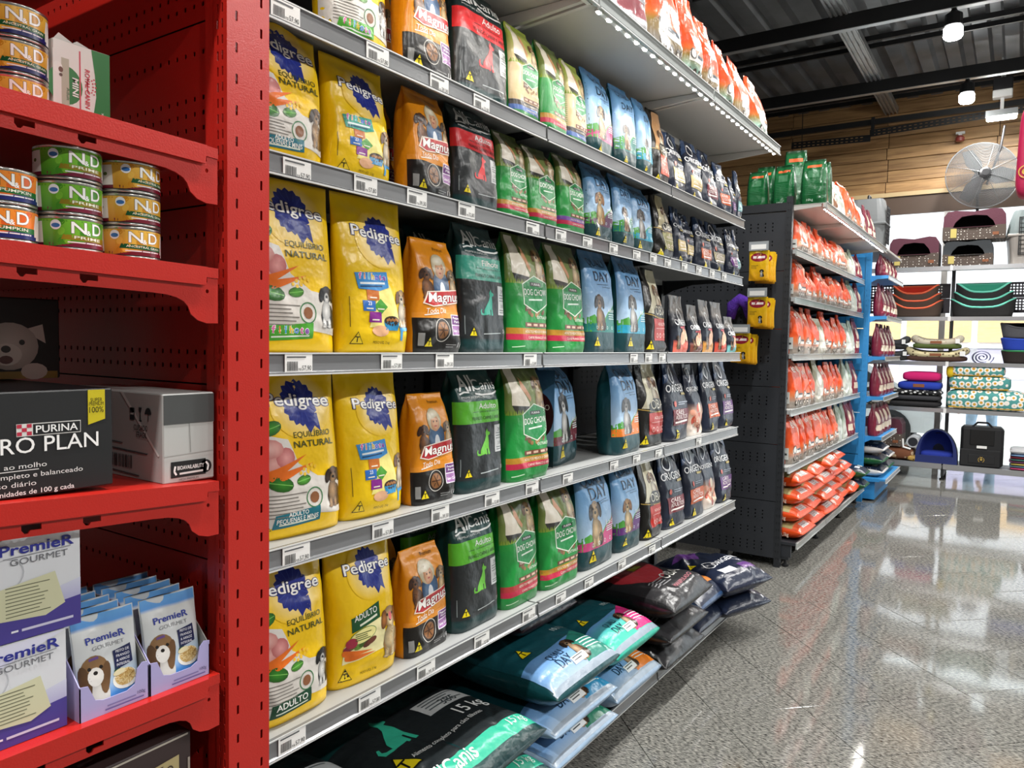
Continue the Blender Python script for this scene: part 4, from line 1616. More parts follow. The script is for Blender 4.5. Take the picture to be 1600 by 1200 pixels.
# ------------------------------------------------------------------ bags on the near shelving
STY['sack'] = dict(t=[0, .04, .10, .18, .30, .6, .85, .95, 1], b=[.10, .45, .78, .95, 1, 1, .8, .4, .1], a=[1, .985, .975, .97, .97, .97, .975, .985, 1], g=[0, 0, 0, 0, 0, 0, 0, 0, 0], p=4.5)
ORD = ['first', 'second', 'third', 'fourth', 'fifth', 'sixth', 'seventh', 'eighth', 'ninth', 'tenth', 'eleventh', 'twelfth', 'thirteenth', 'fourteenth', 'fifteenth', 'sixteenth', 'seventeenth', 'eighteenth', 'nineteenth', 'twentieth']
YORKIE = ('#6b4a30', '#3a2a20', '#b08a60')
BORDER = ('#2a2a2c', '#141416', '#e4e2de')
PUG = ('#c9a06c', '#3c2c24', '#dcbc8c')
GOLD = ('#cf9a58', '#a06a34', '#e8cc9a')
GREY = ('#8d8a88', '#4c4a4a', '#d6d4d0')
# key: (description, style, depth, body colour, art, crease amplitude)
DES = {
    'pe_fil': ('yellow kibble bag with green puppy tag', 'pillow', .10, '#f5c90e', ped_natural('filhote', '#4aa02e', BORDER), .004),
    'pe_peq': ('yellow kibble bag with teal small-breed tag', 'pillow', .10, '#f5c90e', ped_natural('PEQUENAS E MINIS', '#1d6f80', YORKIE), .004),
    'pe_adu': ('yellow kibble bag with dark green adult tag', 'pillow', .10, '#f5c90e', ped_natural('ADULTO', '#14452e', BORDER), .004),
    'pf_blue': ('yellow puppy kibble bag with blue sign', 'pillow', .10, '#f6cd0c', ped_puppy('#3f8fd0'), .004),
    'pf_teal': ('yellow puppy kibble bag with teal sign', 'pillow', .10, '#f6cd0c', ped_puppy('#2fa08c'), .004),
    'pa': ('yellow kibble bag with golden dog and vegetables', 'pillow', .10, '#f5c90c', ped_adult, .004),
    'mag': ('orange and black kibble bag with red banner', 'gusset', .08, '#dc8a12', magnus, .0035),
    'ac_red': ('black kibble bag with red band and dog', 'gusset', .11, '#122a2c', allcanis('Adulto', '#d22a30', '#d8262c'), .003),
    'ac_teal': ('black kibble bag with turquoise band and dog', 'gusset', .11, '#163c3e', allcanis('Filhote', '#2f9f88', '#35a58c'), .003),
    'ac_green': ('black kibble bag with lime green band', 'gusset', .11, '#13403e', allcanis('Adulto', '#5cb82c', '#6cc23a'), .003),
    'dc': ('green kibble bag with white hexagon badge', 'gusset', .10, '#167a34', dogchow('#b8862a', '#c02848'), .003),
    'dc2': ('green kibble bag with red double stripe', 'gusset', .10, '#167a34', dogchow('#a83838', '#b82844'), .003),
    'dc3': ('green kibble bag with purple stripe', 'gusset', .10, '#167a34', dogchow('#6a3c94', '#b8284c'), .003),
    'dcb': ('beige and green kibble bag with badge', 'gusset', .10, '#2a7a3a', dogchow('#3a3430', '#4a6cb0', True), .003),
    'qd_pink': ('sky blue kibble bag with pink corner', 'gusset', .11, '#17494f', qualiday('#c0407a', 'Lady', PUG), .003),
    'qd_teal': ('sky blue kibble bag with teal corner', 'gusset', .11, '#17494f', qualiday('#1c7a72', 'Adulto', YORKIE), .003),
    'qd_cyan': ('sky blue kibble bag with turquoise corner', 'gusset', .11, '#17494f', qualiday('#2a9cbc', 'Filhote', GREY), .003),
    'qd_plum': ('sky blue kibble bag with plum corner', 'gusset', .11, '#17494f', qualiday('#5a3658', 'Mini', GOLD), .003),
    'qd_orange': ('sky blue kibble bag with orange corner', 'gusset', .11, '#17494f', qualiday('#e07a24', 'Adulto', GREY), .003),
    'qd_purple': ('sky blue kibble bag with purple corner', 'gusset', .11, '#17494f', qualiday('#5c2c70', 'Sênior', GOLD), .003),
    'oba_red': ('black and cream kibble bag with red panel', 'floppy', .11, '#12110f', oba('#b0281f'), .005),
    'oba_olive': ('black and cream kibble bag with olive panel', 'floppy', .11, '#15130f', oba('#7c7a34', '#cfc4a0'), .005),
    'oba_brown': ('black and tan kibble bag with coral panel', 'floppy', .11, '#15130f', oba('#d0563c', '#c89a6c'), .005),
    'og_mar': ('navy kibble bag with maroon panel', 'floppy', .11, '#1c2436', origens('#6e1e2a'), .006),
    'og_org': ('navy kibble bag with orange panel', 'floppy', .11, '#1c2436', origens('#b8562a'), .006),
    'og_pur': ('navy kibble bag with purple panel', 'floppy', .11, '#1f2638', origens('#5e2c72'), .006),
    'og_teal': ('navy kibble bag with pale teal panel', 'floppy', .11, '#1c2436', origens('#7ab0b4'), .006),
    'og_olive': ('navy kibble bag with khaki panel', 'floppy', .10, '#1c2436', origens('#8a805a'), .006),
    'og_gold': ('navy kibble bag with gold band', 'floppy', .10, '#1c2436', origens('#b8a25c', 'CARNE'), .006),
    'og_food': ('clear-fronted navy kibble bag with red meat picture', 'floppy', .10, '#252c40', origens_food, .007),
    'os_red': ('small navy pouch with salmon base', 'pouch', .06, '#262b38', origens_small('#d86a58', '#d04a3c'), .004),
    'os_brown': ('small navy pouch with brown base', 'pouch', .06, '#262b38', origens_small('#7a4438', '#c0503c'), .004),
    'os_org': ('small navy pouch with amber base', 'pouch', .06, '#262b38', origens_small('#d89a4c', '#d8704c'), .004),
    'os_cor': ('small navy pouch with coral base', 'pouch', .06, '#262b38', origens_small('#c8503c', '#d8604c'), .004),
    'os_teal': ('small navy pouch with aqua base', 'pouch', .06, '#262b38', origens_small('#7cc4c4', '#d8a84c'), .004),
    'or_a': ('orange and khaki kibble bag with round badges', 'floppy', .12, '#e0521c', orange_bag('#e24c1e', '#8f7438', '#7d7468'), .006),
    'or_b': ('orange kibble bag with teal strip', 'floppy', .12, '#e0521c', orange_bag('#e0481c', '#86702e', '#8cb4a6'), .006),
    'pu': ('dark purple and khaki kibble bag', 'floppy', .12, '#2c2838', orange_bag('#43305a', '#8a7c50', '#5a4a68'), .005),
    'wrap': ('clear plastic wrapped kibble bag', 'floppy', .12, '#7c7c82', plain_bag('#b4b2b4', '#8c4a50', '#5a5a62'), .009),
}
ROWS = {
    'second': (2.20, [('pe_fil', 1.15, 1.36, .31), ('mag', 1.39, 1.575, .30), ('ac_red', 1.60, 1.85, .325), ('dcb', 1.865, 2.02, .30), ('dc', 2.025, 2.185, .30), ('dcb', 2.19, 2.335, .295), ('qd_pink', 2.345, 2.545, .32), ('qd_teal', 2.55, 2.715, .32), ('qd_cyan', 2.72, 2.865, .31), ('oba_brown', 2.88, 3.05, .32), ('og_gold', 3.06, 3.255, .27), ('og_gold', 3.265, 3.455, .28), ('og_mar', 3.50, 3.69, .29), ('og_org', 3.70, 3.86, .27), ('og_pur', 3.865, 3.95, .22), ('og_teal', 3.955, 4.14, .27)]),
    'third': (1.90, [('pe_peq', .945, 1.16, .285), ('pf_teal', 1.17, 1.365, .28), ('mag', 1.40, 1.575, .27), ('ac_red', 1.59, 1.80, .285), ('dc', 1.81, 1.965, .265), ('dc', 1.97, 2.135, .26), ('dc3', 2.14, 2.315, .27), ('qd_plum', 2.33, 2.53, .28), ('qd_teal', 2.54, 2.705, .28), ('qd_cyan', 2.715, 2.92, .275), ('oba_olive', 2.93, 3.11, .28), ('og_gold', 3.115, 3.25, .25), ('og_gold', 3.26, 3.385, .24), ('og_org', 3.42, 3.615, .25), ('og_olive', 3.62, 3.84, .26), ('og_pur', 3.845, 3.97, .25), ('og_teal', 3.975, 4.13, .26)]),
    'fourth': (1.50, [('pe_fil', .965, 1.20, .375), ('pf_blue', 1.205, 1.43, .375), ('mag', 1.44, 1.63, .30), ('ac_teal', 1.64, 1.865, .37), ('dc', 1.872, 2.108, .372), ('dc', 2.115, 2.355, .37), ('qd_teal', 2.362, 2.59, .375), ('qd_cyan', 2.60, 2.85, .375), ('oba_red', 2.865, 3.09, .36), ('os_red', 3.17, 3.345, .26), ('os_brown', 3.35, 3.50, .225), ('os_org', 3.535, 3.715, .26), ('os_cor', 3.72, 3.885, .26), ('os_teal', 3.89, 4.03, .19)]),
    'fifth': (1.10, [('pe_peq', .985, 1.215, .355), ('pf_blue', 1.222, 1.434, .36), ('mag', 1.445, 1.62, .29), ('ac_green', 1.63, 1.855, .35), ('dc', 1.865, 2.10, .358), None, ('qd_orange', 2.585, 2.835, .355), ('oba_red', 2.85, 3.085, .355), ('og_mar', 3.095, 3.365, .355), ('og_food', 3.372, 3.56, .35), ('og_org', 3.568, 3.80, .355), ('og_pur', 3.81, 4.06, .355)]),
    'sixth': (.70, [('pe_adu', .965, 1.178, .345), ('pa', 1.19, 1.405, .355), ('mag', 1.42, 1.61, .275), ('ac_green', 1.622, 1.85, .345), ('dc2', 1.858, 2.075, .35), ('dc', 2.085, 2.33, .34), ('qd_pink', 2.34, 2.63, .355), ('qd_purple', 2.64, 2.87, .35), ('oba_red', 2.88, 3.09, .345), ('og_mar', 3.10, 3.355, .35), ('og_org', 3.362, 3.61, .35), ('og_food', 3.62, 3.80, .34), ('og_pur', 3.81, 4.05, .345)]),
}
rb = random.Random(11)
def put_bag(key, y0, y1, h, z, xfront, label, group, rz=0.0, seed=None, name='kibble_bag'):
    desc, style, d, body, art, amp = DES[key]
    if xfront > -1.30 and z < 2.4 and y1 < 5:
        y0, y1, xfront = y0 * 1.018, min(y1 * 1.018, 4.13), xfront + .012
    w = y1 - y0 - .004
    near = (y0 + y1) / 2 < 2.4
    d = min(d, w * .62)
    k = '%s_%d_%d' % (key, round(w * 200), round(h * 100))
    sd = seed or (abs(hash_(k)) % 97 + 1)
    parts, b = bag_parts(k, w, h, d, style, body, art, sd, amp, .06 if style != 'pouch' else .10, 0.0, (40, 46) if near else (26, 30), .009 if near else .014)
    return place(parts, name, label, 'bag', (xfront - d / 2 - .006, (y0 + y1) / 2, z + .001), (0, 0, PI / 2 + rz), group)
def hash_(s):
    n = 7
    for c in s:
        n = (n * 31 + ord(c)) % 1000003
    return n
for lev, (z, L) in ROWS.items():
    for i, it in enumerate(L):
        if it is None:
            # the turned bag: its plum side panel shows
            lab = 'sky blue kibble bag turned to show its dark oval, fifth level of near shelving'
            parts, b = bag_parts('qd_turn', .30, .355, .15, 'gusset', '#0f2c30', qualiday('#6a2230', 'Adulto', BORDER), 5, .003, .05, 0, (36, 40), .011)
            r_ = place(parts, 'kibble_bag', lab, 'bag', (-1.42, 2.375, z + .001), (0, 0, PI / 2 + .22), 'bags on the near shelving')
            A = Art(.14, .355)
            A.g('side_print')
            A.rows([(0, '#0c2226'), (.2, '#123036'), (.21, '#9fb8d2'), (.6, '#5f8fc0'), (.95, '#2d4f72')], .05, .95, 1)
            A.ell(.5, .50, .44, .60, '#3e1620', 2, 26)
            A.text('ADULTO', .5, .56, .14, '#d8c8bc', 4, fit=.66)
            A.text('3 kg', .5, .38, .16, '#e8dcd2', 4, fit=.4)
            mp = flat_map((-.1495, 0, 0), (0, -1, 0), (0, 0, 1), (-1, 0, 0))
            for gn, me in A.build(mp, 'qd_side', .03):
                obj(gn, me, None, r_)
            continue
        key, y0, y1, h = it
        lab = '%s, %s along the %s level of near shelving' % (DES[key][0], ORD[i], lev)
        put_bag(key, y0, y1, h, z, -1.275 + rb.uniform(-.012, .004), lab, 'bags on the near shelving', rb.uniform(-.05, .05))
# second bags standing behind, seen in the gaps
for lev, z, h, key, y0, y1 in (('second', 2.20, .30, 'mag', 1.365, 1.55), ('third', 1.90, .27, 'mag', 1.375, 1.55), ('fourth', 1.50, .30, 'mag', 1.41, 1.60), ('sixth', .70, .275, 'mag', 1.395, 1.585), ('fourth', 1.50, .372, 'dc', 1.85, 2.09), ('fourth', 1.50, .37, 'ac_teal', 1.61, 1.84), ('third', 1.90, .28, 'qd_plum', 2.30, 2.50), ('sixth', .70, .345, 'ac_green', 1.59, 1.82)):
    lab = '%s, behind its twin on the %s level' % (DES[key][0], lev)
    put_bag(key, y0 * 1.018, y1 * 1.018, h, z, -1.31 - .115, lab, 'bags on the near shelving', .02)

# top of the canopy
CAN = [('pu', 1.86, 2.18, .36), ('wrap', 2.20, 2.47, .34), ('or_a', 2.49, 2.82, .42), ('or_b', 2.83, 3.03, .36), ('or_a', 3.04, 3.24, .33), ('or_b', 3.25, 3.44, .30), ('or_a', 3.45, 3.70, .30), ('or_b', 3.71, 3.98, .29)]
for i, (key, y0, y1, h) in enumerate(CAN):
    put_bag(key, y0, y1, h, 2.567, -1.10, '%s, %s along the topmost level of near shelving' % (DES[key][0], ORD[i]), 'bags on the near shelving', rb.uniform(-.08, .08))
for i, (y0, y1) in enumerate(((3.05, 3.28), (3.32, 3.56))):
    put_bag('or_a', y0, y1, .40, 2.567, -1.25, 'orange kibble bag in the back row on top, %s one' % ('nearer', 'farther')[i], 'bags on the near shelving', .1, seed=9 + i)

# ------------------------------------------------------------------ heavy sacks lying on the base shelf
LIE = Matrix(((0, 0, -1), (1, 0, 0), (0, -1, 0)))      # local x -> +Y, local -y -> up, local z -> -X
def sack(key, w, L, t, body, art, y, z, xn, label, group='sacks on the base shelves', seed=3, amp=.006, res=(34, 40), yaw=0.0, cell=.012, tilt=0.0):
    parts, b = bag_parts(key, w, L, t, 'sack', body, art, seed, amp, 0, 0, res, cell)
    M = Matrix.Rotation(yaw, 3, 'Z') @ Matrix.Rotation(tilt, 3, 'Y') @ LIE
    return place(parts, 'kibble_sack', label, 'sack', (xn, y, z + t / 2), tuple(M.to_euler()), group)

def sack_allcanis(word, band):
    def art(A):
        A.g('foot_panel')
        A.rows([(.015, '#0f2f30'), (.055, '#14403f')], .02, .98, 1)
        A.g('colour_band')
        A.rows([(.055, band), (.155, band)], .015, .985, 1.5)
        A.g('dark_panel')
        A.rows([(.155, '#23282a'), (.72, '#1c2022')], .02, .98, 1)
        A.g('rear_panel')
        A.rows([(.72, '#123a3a'), (.98, '#123436')], .02, .98, 1)
        A.g('brand_logo')
        A.text('AllCanis', .30, .08, .075, '#e8eeea', 4, bold=.012, shear=.15, fit=.36)
        A.text('15 kg', .86, .095, .045, '#dcefe6', 4, fit=.14)
        A.g('lettering')
        A.text('Alimento completo para cães filhotes', .50, .29, .028, '#e4e6e4', 4, fit=.56, rot=.0)
        A.text('15 kg', .80, .36, .085, '#e8eae8', 4, bold=.01, fit=.22)
        A.g('dog_silhouette')
        sitting(A, .30, .42, .30, band, 3)
        A.g('nutrition_panel')
        A.rect(.58, .50, .97, .66, '#b8baba', 3)
        A.lines(.62, .92, .63, 4, .03, '#5a6062', .010, 4)
        A.text('386', .78, .52, .06, '#30383a', 4)
        A.g('warning_sign')
        A.warn(.16, .24, .075)
    return art
def sack_quali(patch, sky='#7ea8d6', low='#9fb4ca'):
    def art(A):
        A.g('foot_panel')
        A.rows([(.01, '#8b98a6'), (.045, '#94a2b0')], .01, .99, 1)
        A.g('sky_panel')
        A.rows([(.045, low), (.12, sky), (.30, '#6496cc')], .02, .98, 1)
        A.g('corner_patch')
        A.poly([(.56, .05), (.985, .05), (.985, .30), (.80, .33), (.60, .26)], patch, 2)
        A.g('dark_panel')
        A.rows([(.30, '#17505a'), (.98, '#0f3a3e')], .02, .98, 1)
        A.g('dog_picture')
        A.dog(.58, .07, .26, '#7a5438', '#3c2a20', '#c4a480', 2.5)
        A.g('brand_logo')
        A.text('QUALI', .34, .185, .07, '#14304a', 4, fit=.20)
        A.text('DAY', .35, .10, .085, '#14304a', 4, fit=.19)
        A.lines(.66, .94, .20, 4, .028, '#e4f0ee', .010, 4)
        A.rect(.40, .075, .60, .125, '#eceeee', 4.5)
        A.lines(.42, .58, .11, 2, .018, '#4a4c4e', .008, 5)
        A.g('warning_sign')
        A.warn(.22, .36, .07)
        A.g('lettering')
        A.text('10,1 kg', .80, .40, .055, '#d8e6e4', 4)
    return art
def sack_black(A):
    A.g('printed_panel')
    A.rows([(.02, '#2a2a2c'), (.98, '#1e1e20')], .02, .98, 1)
    A.g('red_roundel')
    A.ell(.42, .60, .36, .34, '#a02c34', 2, 24)
    A.g('yellow_sticker')
    A.rect(.42, .56, .62, .63, '#d8d820', 3)
    A.g('brand_logo')
    A.text('OBA', .62, .24, .12, '#d0cfc8', 4, fit=.34)
    A.text('MANIPULADO', .55, .12, .045, '#c8808a', 4, fit=.4)
    A.g('small_print')
    A.lines(.15, .5, .30, 4, .03, '#8a8a8c', .012)
def sack_navy(acc):
    def art(A):
        A.g('printed_panel')
        A.rows([(.02, '#1a2338'), (.98, '#151c2e')], .02, .98, 1)
        A.poly([(.05, .75), (.6, .98), (.9, .98), (.4, .6)], acc, 2)
        A.g('brand_logo')
        A.ring(.30, .42, .10, .02, '#e4e6ea', 4)
        A.text('ORIGENS', .60, .36, .10, '#eceef2', 4, bold=.01, fit=.5)
        A.rect(.20, .16, .48, .26, '#dcdfe2', 3)
        A.rect(.60, .14, .86, .24, acc, 3)
        A.g('warning_sign')
        A.warn(.12, .5, .07)
    return art
XN = -1.165
sack('sk_ac1', .60, .52, .145, '#0f3032', sack_allcanis('Filhote', '#35b090'), 1.70, .119, XN + .01, 'black sack with turquoise edge, under another on the base shelf', res=(44, 50), cell=.009, seed=4)
sack('sk_ac1', .60, .52, .145, '#0f3032', sack_allcanis('Filhote', '#35b090'), 1.68, .255, XN, 'large black sack with turquoise edge and dog, topmost at front of base shelf', yaw=.03)
sack('sk_ac2', .46, .50, .13, '#133a38', sack_allcanis('Adulto', '#4f9a2c'), 1.14, .119, -1.195, 'dark green sack on the base shelf nearest the red shelving')
sack('sk_ac1', .60, .52, .145, '#0f3032', sack_allcanis('Filhote', '#35b090'), 1.12, .255, -1.19, 'dark sack with turquoise edge, upper one by the red shelving', yaw=-.05)
for i, (z, pc, dx) in enumerate(((.119, '#1f7a5c', .0), (.219, '#2a8cbc', -.005), (.322, '#2a8272', .0))):
    sack('sk_q%d' % i, .45, .50, (.104, .108, .15)[i], '#8ea6be' if i < 2 else '#14464c', sack_quali(pc), 2.255, z, XN + dx, 'sky blue sack, %s of the stack beside the turquoise-edged black sacks' % ('lowest', 'middle', 'topmost')[i], cell=.010, res=(40, 46))
sack('sk_q4', .42, .50, .15, '#94aac2', sack_quali('#e8822a'), 2.72, .119, XN - .02, 'sky blue and orange sack under the pink-cornered sack', cell=.011)
sack('sk_q5', .40, .50, .155, '#1fa890', sack_quali('#d02c78', '#3fc0a4', '#48c4a8'), 2.70, .285, XN - .02, 'turquoise sack with pink corner on the base shelf', cell=.011)
sack('sk_q6', .40, .30, .10, '#3a1a26', sack_quali('#8a1c40', '#5a1a34', '#4a1a30'), 2.36, .476, -1.39, 'maroon sack at the back on top of the sky blue stack')
for i, z in enumerate((.119, .235, .350)):
    sack('sk_b%d' % i, .46, .50, (.12, .118, .15)[i], '#1a1a1c', sack_black, 3.165, z, XN + .015 * i, 'shiny black sack, %s of the three-high black stack' % ('lowest', 'middle', 'topmost')[i], amp=.010, seed=6 + i, cell=.014)
sack('sk_n1', .40, .50, .11, '#1a2238', sack_navy('#8a5a2c'), 3.62, .119, XN - .03, 'navy sack, lower one beside the black stack')
sack('sk_n2', .40, .50, .12, '#2a4468', sack_navy('#c87a34'), 3.61, .230, XN - .02, 'blue wrapped sack, upper one beside the black stack', amp=.010)
sack('sk_n3', .38, .48, .12, '#1a2236', sack_navy('#3a3a6a'), 3.90, .119, XN + .06, 'navy sack, lower one at far end of near base shelf', yaw=-.35, amp=.010)
sack('sk_n4', .40, .50, .14, '#1a2036', sack_navy('#5c3478'), 3.88, .238, XN + .07, 'navy and purple sack, upper one at far end of near base shelf', yaw=-.30, amp=.010)

# ------------------------------------------------------------------ price tags in the rails
paper = mat('label_paper', '#efefec', .5)
tagA = {}
def price_tag(x, y, z, w, label, group, seed, flat=True):
    k = (round(w, 3), seed % 4)
    if k not in tagA:
        A = Art(w, w * .56)
        A.g('printed_price')
        r = random.Random(seed)
        A.rect(.06, .80, .75, .88, '#55575a', 1)
        xx = .08
        while xx < .45:
            q = r.uniform(.008, .022)
            A.rect(xx, .14, xx + q, .62, '#1c1c1e', 1)
            xx += q + r.uniform(.008, .02)
        A.text('R$', .53, .16, .07, '#1c1c1e', 2)
        A.text('%d,%d0' % (r.choice((11, 24, 32, 57, 39)), r.randint(1, 9)), .78, .16, .14, '#1c1c1e', 2, fit=.34)
        mp = flat_map((0, -.0016, 0), (1, 0, 0), (0, 0, 1), (0, -1, 0))
        tagA[k] = (MB().box(-w / 2, w / 2, -.0012, 0, 0, w * .56).mesh('price_tag'), A.build(mp, 'tag', .05, .0003, .0002, print_mat('paper_ink', .5, 0)))
        tagA[k][0].materials.append(paper)
    me, pr = tagA[k]
    o = tag(obj('price_tag', me, None, None, (x, y, z), (0, 0, PI / 2)), label, 'price tag', group)
    for gn, m2 in pr:
        obj(gn, m2, None, o)
TAGS = {'second': (2.20, [1.02, 1.28, 1.50, 1.68]), 'third': (1.90, [1.05, 1.245, 1.42, 1.62, 1.95, 2.12, 2.30, 2.50, 2.70, 2.86, 3.01, 3.20, 3.38, 3.56, 3.74]),
        'fourth': (1.50, [1.055, 1.335, 1.535, 1.95, 2.70, 2.84, 2.98]), 'fifth': (1.10, [1.05, 1.31, 1.525, 1.76, 1.975, 2.20, 2.55, 2.75, 2.97, 3.45]), 'sixth': (.70, [1.04, 1.27, 1.475, 1.72, 1.97, 2.17, 2.37, 2.64, 2.93])}
for lev, (z, ys) in TAGS.items():
    for i, y in enumerate(ys):
        price_tag(-1.2425, y, z - .041 + rb.uniform(-.004, .002), .072 if y < 2 else .066, 'white paper price tag, %s along the %s rail of near shelving' % (ORD[i], lev), 'price tags on the near shelving', i)
# ------------------------------------------------------------------ goods on the red shelving
tin = mat('tin_can_metal', '#c9c8c4', .22, .9)
card_ink = print_mat('card_ink', .38, 0)
RC, HC = .0425, .0475
can_me = MB().lathe([(.034, .0015), (.0385, 0), (RC + .0004, .001), (RC + .0006, .003), (RC - .001, .0045), (RC - .001, HC - .0045), (RC + .0006, HC - .003), (RC + .0004, HC - .001), (.0395, HC), (.038, HC - .003), (.034, HC - .0035)], 40).mesh('can_body', True)
can_me.materials.append(tin)
def can_art(kind):
    main, main2, strip, band, word = {'gold': ('#c98a1c', '#e8b84a', '#17552c', '#6e1428', 'ANCESTRAL GRAIN'), 'goldn': ('#c98a1c', '#e8b84a', '#17552c', '#1a1f60', 'ANCESTRAL GRAIN'), 'green': ('#3f8a1c', '#74b832', '#8a7a1c', '#6e1230', 'PRIME'), 'orange': ('#e0601c', '#f0902c', '#1f6a34', '#1c2468', 'PUMPKIN')}[kind]
    A = Art(.262, HC)
    A.g('printed_label')
    A.rect(0, .11, 1, .89, '#e4e1da', 1)
    A.rect(0, .11, 1, .21, band, 1.5)
    A.rect(0, .82, 1, .89, main, 1.5, main2)
    A.poly([(.34, .11), (.33, .89), (.70, .89), (.685, .5), (.67, .11)], main, 2, main2)
    for i in range(12):
        r = random.Random(i)
        A.ell(r.uniform(.36, .66), r.uniform(.2, .82), .022, .016, main2 if i % 2 else main, 2.3, 8, r.uniform(0, 3))
    A.poly([(.40, .11), (.685, .11), (.685, .30), (.55, .28)], band, 2.6)
    A.poly([(.43, .31), (.685, .27), (.685, .42), (.44, .45)], strip, 3)
    A.text(word, .565, .335, .012 if len(word) > 8 else .015, '#eef0da', 4, bold=.01, fit=.20 if len(word) > 8 else .15, rot=-.03)
    A.rect(.46, .22, .66, .255, '#e8e0e4', 3.4)
    A.text('N', .515, .50, .062, '#fbfbf8', 4, bold=.012, fit=.075, edge='#5a4a20', ew=.02)
    A.text('D', .615, .50, .062, '#fbfbf8', 4, bold=.012, fit=.062, edge='#5a4a20', ew=.02)
    A.text('&', .563, .47, .026, '#fbfbf8', 4.5, bold=.02)
    A.ell(.405, .72, .026, None, '#eef2f6', 3, 14)
    A.ell(.405, .70, .021, .012, '#3a72b8', 3.4, 12)
    A.g('small_print')
    for i in range(3):
        A.ell(.12 + .05 * i, .72, .012, None, '#9aa0a4', 2, 8)
    A.lines(.06, .28, .48, 3, .08, '#a8a8a4', .004, 2)
    A.ell(.29, .55, .014, .010, '#5a6a2c', 2.5, 8)
    A.poly([(.70, .12), (.715, .6), (.80, .86), (.98, .86), (.98, .22)], '#f2f0ea', 2)
    A.lines(.80, .96, .75, 6, .08, '#a4a4a0', .004, 3)
    return A.build(cyl_map(RC, 0.0), 'can_' + kind, .008, .0003, .00012, print_mat('can_ink', .25, 0))
CANS = {k: can_art(k) for k in ('gold', 'goldn', 'green', 'orange')}
CDESC = {'gold': 'gold pet food can with maroon band', 'goldn': 'gold pet food can with navy band', 'green': 'green pet food can', 'orange': 'orange pet food can with navy band'}
def can(kind, y, z, ang, label, x=-1.134):
    t = thing('food_can', label, 'can', (x, y, z), (0, 0, ang - .42), 'cans on the red shelving')
    obj('can_body', can_me, None, t)
    for gn, me in CANS[kind]:
        obj(gn, me, None, t)
POSN = ['bottom', 'middle', 'top']
z1 = lambda y: 1.840 - .0267 * (y - .43)
z2 = lambda y: 1.650 - .0267 * (y - .43)
z3 = lambda y: 1.312 - .05 * (y - .43)
z4 = lambda y: .977 - .01 * (y - .43)
for i in range(3):
    can('goldn', .507, z1(.507) + i * (HC + .0006) + .0005, (.05, .1, -.02)[i], '%s, %s of the stack beside the white carton' % (CDESC['goldn'], POSN[i]), -1.198)
    can('green', .5485, z2(.5485) + i * (HC + .0006) + .0005, (.18, .14, .14)[i], 'green pet food can with maroon band, %s of the green stack' % POSN[i])
    can('gold', .637, z2(.637) + i * (HC + .0006) + .0005, (.02, .22, .40)[i], '%s, %s of the stack nearest the red post' % (CDESC['gold'], POSN[i]))
for i in range(2):
    can('orange', .461, z2(.461) + i * (HC + .0006) + .0005, (-.05, .1)[i], '%s, %s one of the pair' % (CDESC['orange'], ('lower', 'upper')[i]))

def carton(name, label, cat, x, y0, y1, z, h, depth, body, front=None, side=None, rot=0.0, group=None, ch=.002, extra=None):
    """box whose printed face looks at the aisle; local x along +Y, local y into the shelf"""
    w = y1 - y0
    t = thing(name, label, cat, (x, (y0 + y1) / 2, z), (0, 0, PI / 2 + rot), group)
    MB().cbox(-w / 2, w / 2, 0, depth, 0, h, ch).build('carton_body', mat('card_' + body.strip('#'), body, .5), t)
    if front:
        A = Art(w, h)
        front(A)
        for gn, me in A.build(flat_map((0, 0, 0), (1, 0, 0), (0, 0, 1), (0, -1, 0)), name, .06, .0004, .00025, card_ink):
            obj(gn, me, None, t)
    if side:
        A = Art(depth, h)
        side(A)
        for gn, me in A.build(flat_map((-w / 2, depth / 2, 0), (0, -1, 0), (0, 0, 1), (-1, 0, 0)), name + 's', .06, .0004, .00025, card_ink):
            obj(gn, me, None, t)
    return t

def rc_front(A):
    A.g('printed_panel')
    A.rect(.01, .01, .99, .99, '#e9e6e0', 1)
    A.poly([(.66, .99), (.72, .7), (.74, .45), (.68, .2), (.99, .01), (.99, .99)], '#1c7a2c', 2)
    A.rect(.445, .12, .47, .93, '#d0405a', 2)
    A.ell(.20, .50, .30, .34, '#2a7a34', 1.6, 22)
    A.poly([(.0, .88), (.24, .86), (.24, .15), (.0, .2)], '#e9e6e0', 1.9)
    A.rect(.14, .22, .27, .80, '#b8b4a0', 2)
    A.ell(.08, .68, .08, .10, '#efece6', 2.4, 12)
    A.ell(.13, .66, .04, .05, '#6a3c2c', 2.7, 10)
    A.ell(.13, .60, .03, .03, '#5a3226', 2.8, 10)
    A.rect(.0, .115, .74, .125, '#c8c4bc', 2.2)
    A.g('lettering')
    A.text('MINI', .325, .50, .105, '#f4f6f0', 4, rot=-PI / 2, bold=.02, fit=.32, shear=.1)
    A.text('Adult', .225, .40, .05, '#3a6a3c', 4, rot=-PI / 2, fit=.22)
    A.text('ROYAL CANIN', .545, .52, .085, '#cc2340', 4, rot=-PI / 2, bold=.014, fit=.68, shear=.08)
    A.text('x12', .83, .24, .06, '#eaf2e6', 4, rot=-PI / 2, fit=.13)
    A.rect(.74, .13, .92, .22, '#d8d6d0', 3)
    A.ell(.80, .175, .03, None, '#6a7a70', 3.5, 10)
    A.g('crown_emblem')
    for i in range(5):
        th = -PI / 2 + (i - 2) * .38
        A.ell(.60 + .085 * math.cos(th + PI / 2), .56 + .10 * math.sin(th + PI / 2), .014, None, '#cc2340', 4, 8)
        A.ell(.625 + .105 * math.cos(th + PI / 2), .56 + .125 * math.sin(th + PI / 2), .014, None, '#cc2340', 4, 8)
    A.line([(.60, .47), (.585, .52), (.585, .60), (.60, .65)], .02, '#cc2340', 4)
